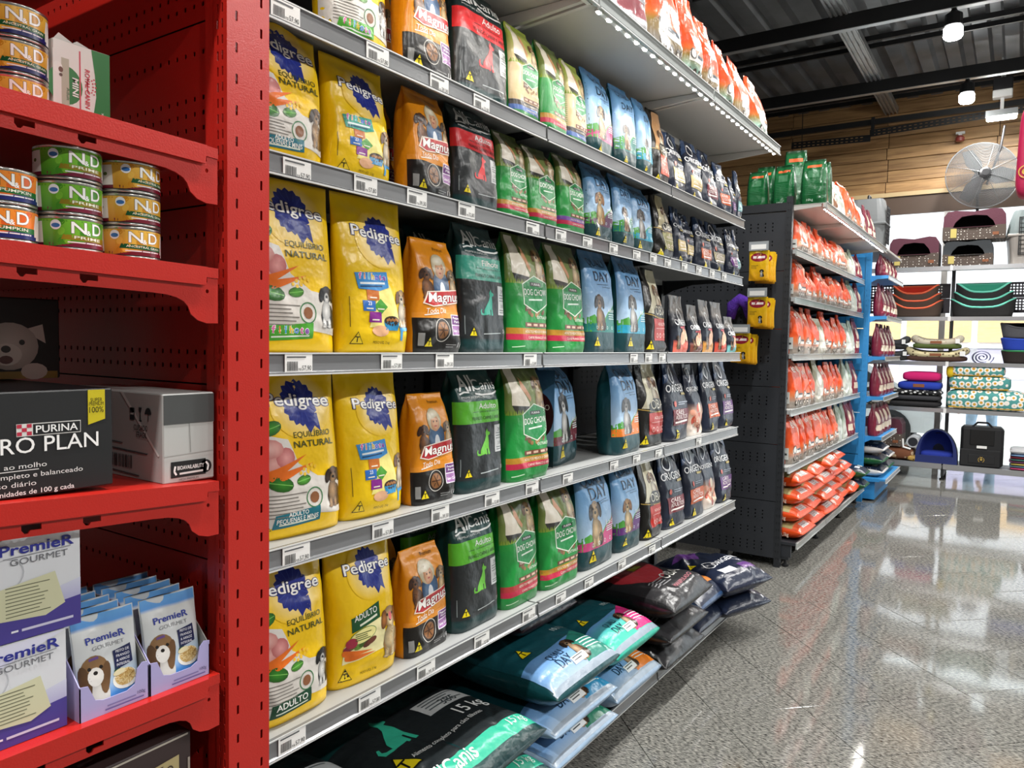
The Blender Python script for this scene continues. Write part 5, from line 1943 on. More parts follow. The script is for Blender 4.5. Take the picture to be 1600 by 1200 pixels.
rc = carton('food_carton', 'white and green pouch carton on the top red shelf', 'carton', -1.19, .556, .640, z1(.60) + .0005, .128, .13, '#e4e1da', rc_front)
MB().add([(-.040, .002, .127), (-.032, .002, .138), (-.012, .003, .129), (-.005, .004, .134), (.012, .006, .130), (.02, .01, .128), (-.040, .02, .128)], [(0, 2, 1), (2, 4, 3), (0, 6, 2), (2, 6, 5, 4)]).build('torn_flap', mat('card_torn', '#dcd6d0', .7), rc)

def pp_front(A):
    A.g('printed_panel')
    A.poly([(.86, .64), (.955, .69), (.955, .99), (.86, .99)], '#c8b81c', 2)
    A.g('brand_logo')
    A.rect(.495, .575, .82, .695, '#d8d6d2', 2)
    A.rect(.575, .583, .817, .687, '#17191b', 2.5)
    for i in range(3):
        for j in range(3):
            if (i + j) % 2 == 0:
                A.rect(.497 + .024 * i, .583 + .036 * j, .521 + .024 * i, .619 + .036 * j, '#b82c44', 3)
    A.text('PURINA', .696, .602, .040, '#f0f0ee', 4, bold=.012, fit=.215)
    A.g('brand_name')
    A.text('PRO PLAN', .915, .42, .085, '#f2f2f0', 4, al='r', bold=.004, fit=.56)
    A.g('lettering')
    A.text('SUPER', .907, .87, .022, '#3a340c', 4, fit=.065)
    A.text('PREMIUM', .907, .83, .022, '#3a340c', 4, fit=.08)
    A.text('100%', .907, .76, .034, '#2a260c', 4, fit=.08)
    A.text('Pedaços ao molho', .64, .275, .027, '#e4e4e2', 4, al='r', fit=.40)
    A.line([(.25, .255), (.60, .255)], .004, '#e4e4e2', 4)
    A.text('Alimento completo e balanceado', .827, .185, .027, '#e4e4e2', 4, al='r', fit=.66)
    A.text('para uso diário', .586, .105, .027, '#e4e4e2', 4, al='r', fit=.32)
    A.text('1,5 kg Contém 15 unidades de 100 g cada', .78, .025, .027, '#e8e8e6', 4, al='r', bold=.006, fit=.70)
carton('food_carton', 'black pouch carton with white brand lettering and yellow ribbon', 'carton', -1.10, .335, .590, z3(.46) + .0015, .142, .42, '#17191b', pp_front)
def wb_front(A):
    A.g('printed_panel')
    A.rect(.01, .66, .99, .985, '#4c4e4e', 2)
    A.line([(.52, .33), (.50, .66)], .012, '#8a8a86', 3)
    A.line([(.02, .305), (.98, .325)], .012, '#9c9c98', 3)
    A.rect(.14, .06, .82, .24, '#1c1e20', 2)
    A.ell(.82, .15, .12, None, '#1c1e20', 2, 14)
    A.g('lettering')
    A.text('BIOAVAILABILITY', .52, .145, .07, '#f2f2f0', 4, bold=.014, fit=.52)
    A.line([(.30, .10), (.76, .105)], .035, '#d8d8d6', 4)
    A.line([(.24, .09), (.20, .13), (.22, .19)], .035, '#f2f2f0', 4)
    A.line([(.82, .20), (.87, .16), (.85, .10)], .035, '#f2f2f0', 4)
    A.text('HIGH PREMIUM', .48, .02, .045, '#5a5c5c', 4, fit=.38)
def wb_side(A):
    A.g('side_print')
    for i, k in enumerate((0, 1, 2)):
        x = .72 + .075 * i
        if k == 0:
            A.rect(x - .025, .68, x + .02, .82, '#34383a', 2)
            A.rect(x - .018, .74, x + .013, .76, '#cfcfcb', 3)
        elif k == 1:
            A.poly([(x - .016, .83), (x + .016, .83), (x, .74)], '#34383a', 2)
            A.rect(x - .004, .68, x + .004, .76, '#34383a', 2)
            A.rect(x - .014, .67, x + .014, .685, '#34383a', 2)
        else:
            A.ell(x, .76, .03, .035, '#34383a', 2, 14, 0, None, 0, PI)
            A.rect(x - .003, .68, x + .003, .77, '#34383a', 2)
    A.text('CUIDADO', .80, .57, .03, '#34383a', 4, bold=.01, fit=.13)
    A.text('FRÁGIL', .81, .49, .03, '#34383a', 4, bold=.01, fit=.10)
    A.text('PARA CÃES', .36, .86, .026, '#4a4e50', 4, fit=.18)
    r = random.Random(3)
    xx = .42
    while xx < .72:
        A.rect(xx, .12, xx + .007, .27, '#3a3e40', 2)
        xx += r.uniform(.01, .02)
    A.line([(.40, .08), (.78, .05)], .008, '#5a5e60', 2)
    A.line([(.36, .34), (.86, .31)], .008, '#5a5e60', 2)
    A.line([(.34, .42), (.62, .40)], .006, '#5a5e60', 2)
    A.poly([(.60, .99), (.63, .99), (.97, .32), (.96, .30)], '#e4e4e0', 2)
carton('food_carton', 'long white corrugated carton with fragile symbols by the red post', 'carton', -1.10, .668, .758, z3(.71) + .001, .142, .30, '#b9bab7', wb_front, wb_side)
def cesar(A):
    A.g('printed_panel')
    A.ring(.10, .80, .42, .012, '#9a7a34', 2, 26, .42)
    A.text('Cesar', .30, .74, .10, '#d4d0cc', 4, bold=.004, fit=.36, shear=.15)
    A.rect(.02, .0, .98, .09, '#9a7c1c', 2)
    A.g('dog_picture')
    A.ell(.66, .40, .19, .17, '#d9d2ca', 3, 22, 0, '#b0a8a0')
    A.poly([(.46, .50), (.50, .78), (.62, .60)], '#cfc8c0', 2.8)
    A.poly([(.74, .60), (.88, .68), (.90, .44)], '#cfc8c0', 2.8)
    A.ell(.64, .30, .10, .08, '#e2dcd4', 3.3, 16)
    A.ell(.635, .365, .032, .026, '#2a2220', 3.8, 12)
    A.ell(.57, .47, .020, None, '#1c1614', 3.8, 10)
    A.ell(.74, .45, .020, None, '#1c1614', 3.8, 10)
    A.ell(.635, .235, .045, .03, '#6a3a38', 3.8, 12)
    A.ell(.50, .08, .09, .06, '#d4cdc5', 3.6, 14)
    A.ell(.82, .09, .09, .06, '#d4cdc5', 3.6, 14)
    A.g('small_print')
    A.rect(.28, .26, .40, .27, '#8a8684', 2)
    A.ring(.33, .18, .05, .008, '#8a8684', 2)
carton('food_carton', 'dark carton with a white terrier behind the black carton', 'carton', -1.385, .42, .652, z3(.46) + .1455, .135, .12, '#1a1919', cesar)

def noodles(A, x, y, rx, ry):
    A.ell(x, y - .02, rx * 1.25, ry * 1.15, '#efece4', 2.2, 24)
    A.ell(x, y, rx, ry, '#d8b878', 2.6, 22)
    for i in range(46):
        r = random.Random(i)
        th, q = r.uniform(0, 6.28), math.sqrt(r.random())
        cx, cy = x + rx * q * math.cos(th) * .95, y + ry * q * math.sin(th) * .9 * A.w / A.h
        d = r.uniform(0, 3.14)
        A.line([(cx - .035 * math.cos(d), cy - .02 * math.sin(d)), (cx + .035 * math.cos(d), cy + .02 * math.sin(d))], .016, r.choice(('#e8cf96', '#c8a05c', '#f0dcb0', '#b88c4c')), 3 + .01 * i)
    for dx, dy in ((-.05, .06), (.0, .07), (-.03, .10), (.02, .04)):
        A.ell(x - .10 + dx, y + dy + .03, .03, .025, '#2c5a28', 3.8, 9)
def display(label, y1, z, h, cut):
    w = .215
    y0 = y1 - w
    t = thing('display_box', label, 'display box', (-1.10, (y0 + y1) / 2, z), (0, 0, PI / 2), 'pouch boxes on the red shelving')
    wm = mat('card_white', '#d9dbe0', .45)
    d = .20
    face = [(-w / 2, 0), (w / 2, 0), (w / 2, h), (-w / 2 + w * .55, h), (-w / 2 + w * .0, h * cut)]
    for yy in (0, d - .002):
        MB().prism(face, 1, yy, yy + .002).build('printed_side', wm, t)
    MB().box(w / 2 - .002, w / 2, .002, d - .002, 0, h).box(-w / 2, -w / 2 + .002, .002, d - .002, 0, h * cut).box(-w / 2, w / 2, .002, d - .002, 0, .002).build('tray_walls', wm, t)
    A = Art(w, h)
    A.g('printed_face')
    A.poly([(.0, .0), (1, 0), (1, .30), (.5, .22), (0, .10)], '#4a3f92', 1)
    A.poly([(.0, .10), (.5, .22), (1, .30), (1, .48), (.6, .34), (0, .20)], '#8f8ac8', 1, '#d0d2e4')
    if cut > .9:
        A.poly([(.0, .99), (.99, .99), (.0, .45)], '#c4c4e2', 1, '#dcdcee')
    noodles(A, .20, .28, .26, .14)
    A.poly([(.50, .22), (.78, .18), (.90, .26), (.84, .60), (.50, .52)], '#cfceac', 3.8)
    A.lines(.55, .82, .52, 9, .035, '#6a6c54', .006, 4.4)
    A.ring(.56, .66, .10, .006, '#b8bac0', 3, 20)
    A.g('brand_logo')
    A.text('PremieR', .74, .84, .066, '#2a2f8c', 4, bold=.022, fit=.44)
    A.text('GOURMET', .75, .735, .042, '#6a6c72', 4, fit=.34)
    A.line([(.54, .81), (.94, .825)], .005, '#8a8c92', 4)
    A.g('small_print')
    A.rect(.58, .085, .62, .105, '#e8e6f0', 3)
    A.rect(.64, .08, .95, .105, '#cfcce4', 3)
    A.rect(.28, .05, .44, .08, '#cfcce4', 3)
    for gn, me in A.build(flat_map((0, 0, 0), (1, 0, 0), (0, 0, 1), (0, -1, 0)), 'disp', .03, .0004, .00025, card_ink):
        obj(gn, me, None, t)
    return t
display('pale display box with purple base, lower of the two at left', .520, z4(.42) + .0005, .140, .96)
up_box = display('pale display box with sloping cut front, upper of the two at left', .541, z4(.42) + .142, .140, .62)

def pouch_art(A):
    A.g('printed_panel')
    A.rows([(.0, '#2a62b4'), (.14, '#4a86c8'), (.30, '#b8cfe4'), (.5, '#d4d8da'), (.84, '#cfd2d2'), (.88, '#5a96d8'), (.99, '#6aa6e0')], .02, .98, 1)
    A.g('dog_picture')
    A.ell(.27, .18, .19, .26, '#c8c4be', 2.4, 18)
    A.ell(.27, .44, .20, .20, '#8a6844', 2.6, 18)
    A.ell(.12, .33, .08, .24, '#5a4028', 2.9, 14, .15)
    A.ell(.42, .33, .08, .24, '#6a4c30', 2.9, 14, -.15)
    A.ell(.27, .36, .12, .14, '#e0dcd6', 3.1, 14)
    A.ell(.27, .40, .035, .03, '#1c1614', 3.5, 9)
    A.ell(.19, .45, .028, None, '#1c1614', 3.5, 9)
    A.ell(.36, .45, .028, None, '#1c1614', 3.5, 9)
    A.line([(.20, .54), (.34, .55)], .04, '#6a4c8c', 3.5)
    A.g('food_picture')
    noodles(A, .74, .26, .17, .13)
    A.ell(.64, .33, .10, .045, '#e4d8b0', 4, 14, .2)
    A.g('brand_logo')
    A.text('PremieR', .50, .70, .10, '#2a3a98', 4.2, bold=.022, fit=.62)
    A.text('GOURMET', .52, .625, .06, '#8a8c90', 4.2, fit=.50)
    A.g('flavour_tag')
    A.poly([(.58, .36), (.88, .40), (.86, .60), (.56, .57)], '#1c2450', 3.8)
    for i, s in enumerate(('PEITO DE', 'FRANGO', '& ARROZ', 'INTEGRAL')):
        A.text(s, .72, .54 - .048 * i, .04, '#e8e8f0', 4.6, bold=.01, fit=.22)
STY['sachet'] = dict(t=[0, .06, .15, .35, .6, .8, .88, .95, 1], b=[.5, .9, 1, .95, .7, .3, .1, .05, .04], a=[1, .985, .97, .965, .97, .99, 1, 1, 1], g=[0] * 9, p=3.0)
pp_, _b = bag_parts('pouch', .096, .138, .028, 'sachet', '#c6ccd0', pouch_art, 4, .0022, .10, 0, (30, 34), .006, .2)
for k, (ya, yb) in enumerate(((.533, .636), (.638, .741))):
    yc = (ya + yb) / 2
    z = z4(yc) + .0005
    t = thing('display_tray', 'purple edged tray of pouches, %s' % ('beside the pale display boxes' if k == 0 else 'next to the red post'), 'tray', (-1.09, yc, z), (0, 0, PI / 2), 'pouch trays on the red shelving')
    w, d = yb - ya, .20
    wm = mat('card_lilac', '#a9a4d2', .45)
    gm = mat('card_grey', '#8d8c86', .7)
    fr = [(-w / 2, 0), (w / 2, 0), (w / 2, .056), (w / 2 - .010, .058), (w / 2 - .018, .050), (w / 2 - .022, .028), (w / 2 - .034, .022), (-w / 2 + .034, .022), (-w / 2 + .022, .026), (-w / 2 + .018, .036), (-w / 2 + .012, .050), (-w / 2, .052)]
    MB().prism(fr, 1, 0, .0015).build('tray_front', wm, t)
    for sx in (-1, 1):
        MB().prism([(0, 0), (d, 0), (d, .13), (d * .45, .13), (0, .05)], 0, sx * w / 2 - (.0015 if sx > 0 else 0), sx * w / 2 + (0 if sx > 0 else .0015)).build('tray_side', gm if sx > 0 else wm, t)
    MB().box(-w / 2, w / 2, d - .002, d, 0, .13).box(-w / 2 + .002, w / 2 - .002, .002, d - .002, 0, .0015).build('tray_back', gm, t)
    A = Art(w, .058)
    A.g('printed_edge')
    A.rect(.35, .08, .92, .12, '#6a66a0', 1)
    A.rect(.38, .17, .8, .21, '#7c78ac', 1)
    A.text('100g', .88, .2, .05, '#4a4a70', 2)
    for gn, me in A.build(flat_map((0, 0, 0), (1, 0, 0), (0, 0, 1), (0, -1, 0)), 'trayp', .05, .0004, .0002, card_ink):
        obj(gn, me, None, t)
    for i in range(5):
        place(pp_, 'food_pouch', 'silver and blue food pouch, %s in the tray %s' % (('front', 'second', 'third', 'fourth', 'rearmost')[i], ('by the display boxes', 'by the red post')[k]), 'pouch', (-1.113 - .034 * i, yc + (.002, -.002)[i % 2], z + .002), (-.04, 0, PI / 2), 'pouches in the trays')
for i in range(4):
    place(pp_, 'food_pouch', 'food pouch inside the sloping display box, %s from the left' % ORD[i], 'pouch', (-1.20, .365 + .030 * i, z4(.42) + .146), (0, 0, .0), 'pouches in the trays', None)
def cao(A):
    A.g('printed_panel')
    A.poly([(.66, .52), (.93, .56), (.93, .84), (.66, .80)], '#b8a878', 2)
    sitting(A, .72, .58, .09, '#3a2a28', 3)
    A.text('CÃO', .84, .69, .06, '#3a2c28', 4, fit=.12, rot=.03)
    A.line([(.80, .63), (.88, .635)], .01, '#4a3a34', 4)
    A.ell(.36, .52, .06, None, '#c8662c', 2, 16)
    A.line([(.985, .55), (.985, .78)], .012, '#a89c90', 3)
    A.line([(.02, .97), (.98, .985)], .010, '#b8b0a4', 3)
carton('food_carton', 'dark brown carton with beige dog tag on the lowest visible red shelf', 'carton', -1.10, .40, .713, .691, .197, .25, '#3a2c2c', cao)
# ------------------------------------------------------------------ bags on the far shelving
FDES = {
    'f_or': ('orange kibble bag fading to grey', 'floppy', .12, '#dc4c1c', orange_bag('#e2491c', '#cc6c3c', '#8d8176'), .006),
    'f_or2': ('orange kibble bag with pale foot', 'floppy', .12, '#d8481c', orange_bag('#e65a30', '#c8825c', '#a09890'), .007),
    'f_ol': ('olive and silver kibble bag', 'floppy', .11, '#6a6a2c', plain_bag('#b8b4a8', '#d8d6cc', '#a8a890'), .006),
    'f_gr': ('pale green-grey kibble bag', 'floppy', .10, '#a8b8a8', plain_bag('#c8ccc4', '#d8e0d8', '#98a898'), .006),
    'f_ma': ('maroon kibble bag with cream dog', 'floppy', .10, '#6a1c30', plain_bag('#7a2438', '#e0cfb8', '#6e1e32'), .006),
    'f_wh': ('white and brown kibble bag', 'floppy', .11, '#d8d4cc', plain_bag('#c8c2b8', '#8a5a3a', '#e4e2dc'), .006),
    'f_red': ('orange kibble bag with white side label', 'gusset', .19, '#e04e1a', orange_bag('#e4501e', '#c87444', '#948a80'), .006),
}
DES.update(FDES)
FROWS = {
    'second': (2.205, ['f_red'] + ['f_or2', 'f_or'] * 3 + ['f_red', 'f_or2', 'f_ol', 'f_gr', 'f_ma', 'f_ma'], (.20, .25)),
    'third': (1.88, ['f_red', 'f_or2', 'f_or2', 'f_or', 'f_or', 'f_or', 'f_or2', 'f_red', 'f_or', 'f_or2', 'f_gr', 'f_gr', 'f_ma'], (.22, .29)),
    'fourth': (1.487, ['f_red', 'f_or2', 'f_or', 'f_ol', 'f_or', 'f_or', 'f_or2', 'f_or', 'f_gr', 'f_gr', 'f_ma'], (.28, .345)),
    'fifth': (1.10, ['f_red', 'f_or2', 'f_or', 'f_ol', 'f_or', 'f_or2', 'f_or', 'f_or2', 'f_gr', 'f_gr', 'f_ma'], (.29, .34)),
    'sixth': (.70, ['f_red', 'f_or', 'f_or', 'f_red', 'f_or2', 'f_or', 'f_or2', 'f_gr', 'f_gr', 'f_ma', 'f_ma'], (.30, .345)),
}
rf = random.Random(21)
sl_lab = mat('white_label', '#c9cbc6', .5)
for lev, (z, L, (h0, h1)) in FROWS.items():
    n = len(L)
    ws = [(1.35 if k == 'f_red' else 1.0) for k in L]
    y = 5.52
    tot = sum(ws)
    for i, key in enumerate(L):
        w = 2.57 * ws[i] / tot
        h = h0 + (h1 - h0) * rf.choice((0, .5, 1, 1))
        if i == 0:
            h = h1
        o = put_bag(key, y + .003, y + w - .003, h, z, -1.296, '%s, %s along the %s level of far shelving' % (DES[key][0], ORD[i], lev), 'bags on the far shelving', rf.uniform(-.12, .12))
        if key == 'f_red' and i == 0:
            d = min(.19, (w - .01) * .62)
            wl = w - .01
            lb = MB().box(-wl / 2 - .0035, -wl / 2 + .001, -d * .36, d * .26, h * .10, h * .34).build('side_label', sl_lab, o)
            MB().box(-wl / 2 - .0045, -wl / 2 - .003, -d * .30, d * .20, h * .19, h * .23).build('barcode', mat('dark_ink', '#3a3c3e', .5), lb)
        y += w

# bags standing on the far canopy
def green_back(A):
    A.g('printed_design')
    A.rows([(0, '#14542c'), (.5, '#1a6636'), (.78, '#1a6234'), (1, '#12381f')], .03, .97, 1)
    A.rect(.25, .80, .80, .86, '#d8653c', 2)
    A.rect(.30, .58, .72, .74, '#4f8a62', 2)
    A.lines(.20, .82, .52, 9, .04, '#5c9470', .012)
    A.text('10kg', .40, .06, .09, '#c8dccc', 4, fit=.25)
DES['f_gb'] = ('dark green kibble bag seen from the back', 'gusset', .17, '#12442a', green_back, .005)
GB = [(-1.60, 5.50, 2.508, .27, .15), (-1.41, 5.48, 2.508, .29, .15), (-1.21, 5.46, 2.508, .30, .17), (-1.40, 5.72, 2.508, .44, .17), (-1.62, 5.76, 2.508, .36, .15), (-1.22, 5.70, 2.508, .33, .15)]
for i, (x, y, z, h, w) in enumerate(GB):
    parts, b = bag_parts('gb_%d' % round(h * 100), w, h, .12, 'gusset', '#12442a', green_back, 3 + i, .005, .0, 0, (24, 30), .02)
    place(parts, 'kibble_bag', 'dark green kibble bag on top of far shelving, %s' % ('first in front row', 'second in front row', 'third in front row', 'tallest in back row', 'leftmost in back row', 'rightmost in back row')[i], 'bag', (x, y, z), (0, 0, (0.06, -.05, .05, .1, 0, -.08)[i]), 'bags on the far canopy')
y = 5.60
for i, (key, w, h) in enumerate((('f_wh', .17, .30), ('f_wh', .17, .28), ('f_gr', .17, .26), ('f_gr', .17, .26), ('f_red', .28, .32), ('f_or2', .24, .30), ('f_or', .24, .29), ('f_wh', .22, .25), ('f_ma', .22, .30), ('f_ma', .22, .29))):
    put_bag(key, y, y + w - .006, h, 2.507, -1.145, '%s, %s along the top of far shelving' % (DES[key][0], ORD[i]), 'bags on the far canopy', rf.uniform(-.1, .1))
    y += w + .005

# sacks lying on the far base shelf
def sack_orange(A):
    A.g('printed_design')
    A.rows([(.02, '#cc4a2c'), (.16, '#d4603c'), (.18, '#a89c6c'), (.5, '#948c5c'), (.98, '#8a845a')], .03, .97, 1)
    A.rect(.26, .05, .74, .14, '#c9c2be', 2)
    A.lines(.30, .7, .12, 3, .03, '#7a8488', .012)
    A.text('DAYN', .42, .42, .12, '#2c2c24', 4, fit=.5)
def sack_side(o, w, L, t):
    A = Art(L, t)
    A.x0 = -L
    A.g('side_print')
    A.text('10,1kg', .72, .25, .06, '#f0d8c4', 4, bold=.01, fit=.14)
    A.rect(.20, .3, .52, .75, '#b8b498', 2)
    A.lines(.23, .5, .66, 4, .1, '#6a6850', .006, 3)
    mp = flat_map((-w / 2 * .972, t / 2, 0), (0, 0, -1), (0, -1, 0), (-1, 0, 0))
    for gn, me in A.build(mp, 'sks', .05):
        obj(gn, me, None, o)
FS = []
for ly, (z, ys) in enumerate(((.180, [5.62, 6.02, 6.42, 6.82, 7.22, 7.58]), (.295, [5.62, 6.02, 6.42, 6.82, 7.22, 7.58]), (.412, [5.66, 6.06, 6.48, 6.90, 7.30]), (.528, [5.70, 6.14, 6.66, 7.10]))):
    for i, y in enumerate(ys):
        o = sack('sk_o%d' % (i % 3), .37, .46, .112, '#dc4a16', sack_orange, y, z, -1.20 + rf.uniform(-.03, .02) - .01 * ly, 'orange and khaki sack, %s along layer %s of the far base shelf pile' % (ORD[i], ('one', 'two', 'three', 'four')[ly]), 'orange sacks on the far base shelf', seed=12 + i % 3, res=(24, 28), cell=.02, yaw=rf.uniform(-.06, .06))
        if i == 0:
            sack_side(o, .37, .46, .112)
for i, (y, z) in enumerate(((7.86, .180), (7.86, .295))):
    sack('sk_g', .26, .44, .11, '#14532c', sack_navy('#c8ccc4'), y, z, -1.15, 'green and white sack, %s of the pair at the end of far base shelf' % ('lower', 'upper')[i], 'orange sacks on the far base shelf', res=(20, 24), cell=.03)

# hanging sachets and toys on the dark end panel
def treat_art(A):
    A.g('printed_design')
    A.rows([(0, '#d89a14'), (.7, '#e0b41c'), (1, '#e8c020')], .02, .98, 1)
    A.ell(.5, .78, .40, .22, '#8c1c30', 2, 20)
    A.rect(.22, .74, .80, .82, '#e8d8d4', 3)
    A.dog(.68, .12, .40, '#3a3230', '#201c1c', '#d8d4cc', 2.5)
    A.lines(.12, .5, .50, 3, .05, '#6a5a20', .02)
tre, _b = bag_parts('treat', .135, .20, .02, 'sachet', '#d8a818', treat_art, 8, .003, 0, 0, (18, 22), .02)
for i, (x, z) in enumerate(((-1.485, 2.185), (-1.485, 1.875), (-1.59, 1.63))):
    wd = ('topmost', 'middle', 'lowest')[i]
    hk = thing('display_hook', 'metal hook with clear price holder, %s on the dark end panel' % wd, 'hook', (x, 5.345, z), 0, 'hooks on the end panel')
    MB().tube([(0, 0, 0), (0, -.17, .0), (0, -.18, .012)], .003, 8).build('prong', galv, hk)
    MB().box(-.065, .065, -.186, -.183, -.005, .055).build('price_holder', mat('clear_holder', '#9a9fa2', .2), hk)
    MB().box(-.05, .05, -.188, -.1865, .003, .035).build('price_label', paper, hk)
    for k in range(4):
        place(tre, 'treat_sachet', 'yellow treat sachet with maroon oval, %s on the %s hook' % (('front', 'second', 'third', 'rear')[k], wd), 'sachet', (x + (0, .018, .03, .012)[k], 5.345 - .165 + .036 * k, z - .205 - .004 * k), (0, (.0, .04, -.03, .05)[k], 0), 'treat sachets on the end panel')
    MB().box
fur = mat('purple_plush', '#5a2ea8', .9, bump=.8, bscale=140, var=.25, vscale=30)
t = MB().tube([(.07, 0, -.19), (.075, -.005, -.12), (.05, -.01, -.03), (-.01, -.01, .0), (-.06, -.005, -.04), (-.075, 0, -.13)], [.028, .045, .05, .042, .042, .03], 16).mesh('toy', True)
tag(obj('plush_toy', t, fur, None, (-1.62, 5.27, 1.86)), 'purple plush arch toy hanging on the dark end panel', 'toy', 'toys on the end panel')
bm_ = MB().lathe([(.012, -.06), (.045, -.045), (.062, 0), (.045, .045), (.012, .06)], 14).mesh('toy2', True)
chev = mat('orange_chevron', '#d86a24', .8, bump=.5, bscale=60)
o = obj('ball_toy', bm_, chev, None, (-1.64, 5.25, 1.61), (.3, .4, 0))
tag(o, 'orange chevron fabric ball toy below the purple plush', 'toy', 'toys on the end panel')
st = MB()
for k in range(4):
    zz = -.036 + .024 * k
    rr = math.sqrt(max(.0005, .0625 ** 2 - zz ** 2)) + .0012
    pts = [(rr * math.cos(q * PI / 10), rr * math.sin(q * PI / 10), zz + (.006 if q % 2 else -.006)) for q in range(21)]
    st.tube(pts, .0022, 5)
so = st.build('zigzag_stripe', mat('cream_stripe', '#ecd8c0', .8), o)
so['kind'] = 'stuff'

# maroon bags on the blue shelving and the grey carrier on top
for li, z in enumerate((.66, 1.06, 1.46, 1.86, 2.26)):
    for i in range(4):
        y0 = 8.27 + .25 * i
        put_bag('f_ma', y0, y0 + .24, (.32, .33, .33, .33, .22)[li], z, -1.13, 'maroon kibble bag, %s along the %s level of the blue shelving' % (ORD[i], ('lowest', 'second', 'middle', 'fourth', 'highest')[li]), 'bags on the blue shelving', rf.uniform(-.1, .1))
for i, (y, z) in enumerate(((8.50, .242), (8.50, .355), (8.50, .47), (8.95, .242), (8.95, .355))):
    sack('sk_w%d' % (i % 2), .40, .46, .11, ('#d8d4d0', '#1c5a30')[i % 2], sack_navy(('#3a8a4c', '#d05a3c')[i % 2]), y, z, -1.08, '%s sack, %s on the blue base shelf pile' % (('white', 'green')[i % 2], ('nearest lowest', 'nearest second', 'nearest top', 'farther lowest', 'farther upper')[i]), 'sacks on the blue shelving', res=(20, 24), cell=.03)

def carrier(label, loc, rot, w, d, h, top, low, doorm, tilt=(0, 0, 0)):
    t = thing('pet_carrier', label, 'pet carrier', loc, rot)
    def shell(z0, z1, a0, a1):
        v = []
        f = []
        n = 28
        zs = np.linspace(0, 1, 7)
        for q in zs:
            k = a0 + (a1 - a0) * q ** 1.6
            for i in range(n):
                th = 2 * PI * i / n
                c, s_ = math.cos(th), math.sin(th)
                v.append((k * w / 2 * math.copysign(abs(c) ** .35, c), k * d / 2 * math.copysign(abs(s_) ** .35, s_), z0 + (z1 - z0) * q))
        for j in range(6):
            for i in range(n):
                f.append((j * n + i, j * n + (i + 1) % n, (j + 1) * n + (i + 1) % n, (j + 1) * n + i))
        f.append(tuple(range(n))[::-1])
        f.append(tuple(6 * n + i for i in range(n)))
        return MB().add(v, f)
    shell(0, h * .52, .90, 1.0).build('lower_shell', low, t, smooth=False)
    shell(h * .54, h, 1.0, .80).build('upper_shell', top, t)
    MB().cbox(-w * .52, w * .52, -d * .52, d * .52, h * .505, h * .555, .008).build('rim', low, t)
    dm = MB()
    dr = thing
    dd = MB().box(-w * .34, w * .34, -d * .515, -d * .505, h * .16, h * .18).box(-w * .34, w * .34, -d * .515, -d * .505, h * .84, h * .86).box(-w * .34, -w * .32, -d * .515, -d * .505, h * .16, h * .86).box(w * .32, w * .34, -d * .515, -d * .505, h * .16, h * .86).build('door_frame', doorm, t)
    for k in range(8):
        x = -w * .30 + w * .60 * k / 7
        MB().tube([(x, -d * .51, h * .17), (x, -d * .51, h * .85)], .004, 6).build('door_bar', doorm, t)
    for k in range(9):
        z = h * .20 + h * .62 * k / 8
        MB().tube([(-w * .33, -d * .512, z), (w * .33, -d * .512, z)], .004, 6).build('door_bar', doorm, t)
    MB().tube([(-w * .16, 0, h * .99), (-w * .12, 0, h * 1.08), (w * .12, 0, h * 1.08), (w * .16, 0, h * .99)], .014, 10).build('handle', doorm, t)
    return t
cg = mat('carrier_grey', '#6c6f70', .45)
cgl = mat('carrier_pale', '#a9a39c', .45)
blackwire = mat('black_wire', '#1b1b1d', .4)
carrier('grey pet carrier standing on end on the blue shelving', (-1.36, 8.62, 2.522), (0, 0, PI / 2 + .0), .34, .36, .54, cg, cg, blackwire)
# ------------------------------------------------------------------ pet beds on the display shelving
def pattern_mat(name, ground, spot, core=None, scale=30, r1=.35, r2=.18, rnd=.6, rough=.85, stretch=(1, 1, 1)):
    m, nt, b = node_mat(name)
    tc = nt.nodes.new('ShaderNodeTexCoord')
    mp = nt.nodes.new('ShaderNodeMapping')
    mp.inputs['Scale'].default_value = stretch
    vo = nt.nodes.new('ShaderNodeTexVoronoi')
    vo.inputs['Scale'].default_value = scale
    vo.inputs['Randomness'].default_value = rnd
    nt.links.new(tc.outputs['Object'], mp.inputs[0])
    nt.links.new(mp.outputs[0], vo.inputs['Vector'])
    rp = nt.nodes.new('ShaderNodeValToRGB')
    rp.color_ramp.interpolation = 'CONSTANT'
    e = rp.color_ramp.elements
    e[0].position, e[0].color = 0, (*hx(core or spot), 1)
    e[1].position, e[1].color = r1, (*hx(ground), 1)
    if core:
        k = e.new(r2)
        k.color = (*hx(spot), 1)
    nt.links.new(vo.outputs['Distance'], rp.inputs[0])
    nt.links.new(rp.outputs[0], b.inputs['Base Color'])
    b.inputs['Roughness'].default_value = rough
    return m
dots = pattern_mat('dotted_fabric', '#5a4e46', '#e6e0d6', None, 32, .21, rnd=.3)
eggs = pattern_mat('egg_print', '#4f9a96', '#f2efe6', '#d8a024', 15, .46, .22, .5)
camo = pattern_mat('flower_fabric', '#c8bc94', '#5a4a34', None, 24, .30, rnd=1)
dotw = pattern_mat('pale_dotted', '#cfc6b0', '#9a6a54', None, 30, .22)
leop = pattern_mat('leopard_fabric', '#b8944c', '#3a2a18', None, 34, .30, rnd=1)
zebra = pattern_mat('black_white_print', '#19191b', '#e6e6e4', None, 24, .38, rnd=1, stretch=(1, 1, 1.2))
camo2 = pattern_mat('camouflage', '#8d8370', '#4a4438', '#c4b8a0', 16, .5, .22, 1)
fab = lambda c, n=None: mat(n or 'fabric_' + c.strip('#'), c, .85, bump=.25, bscale=90)

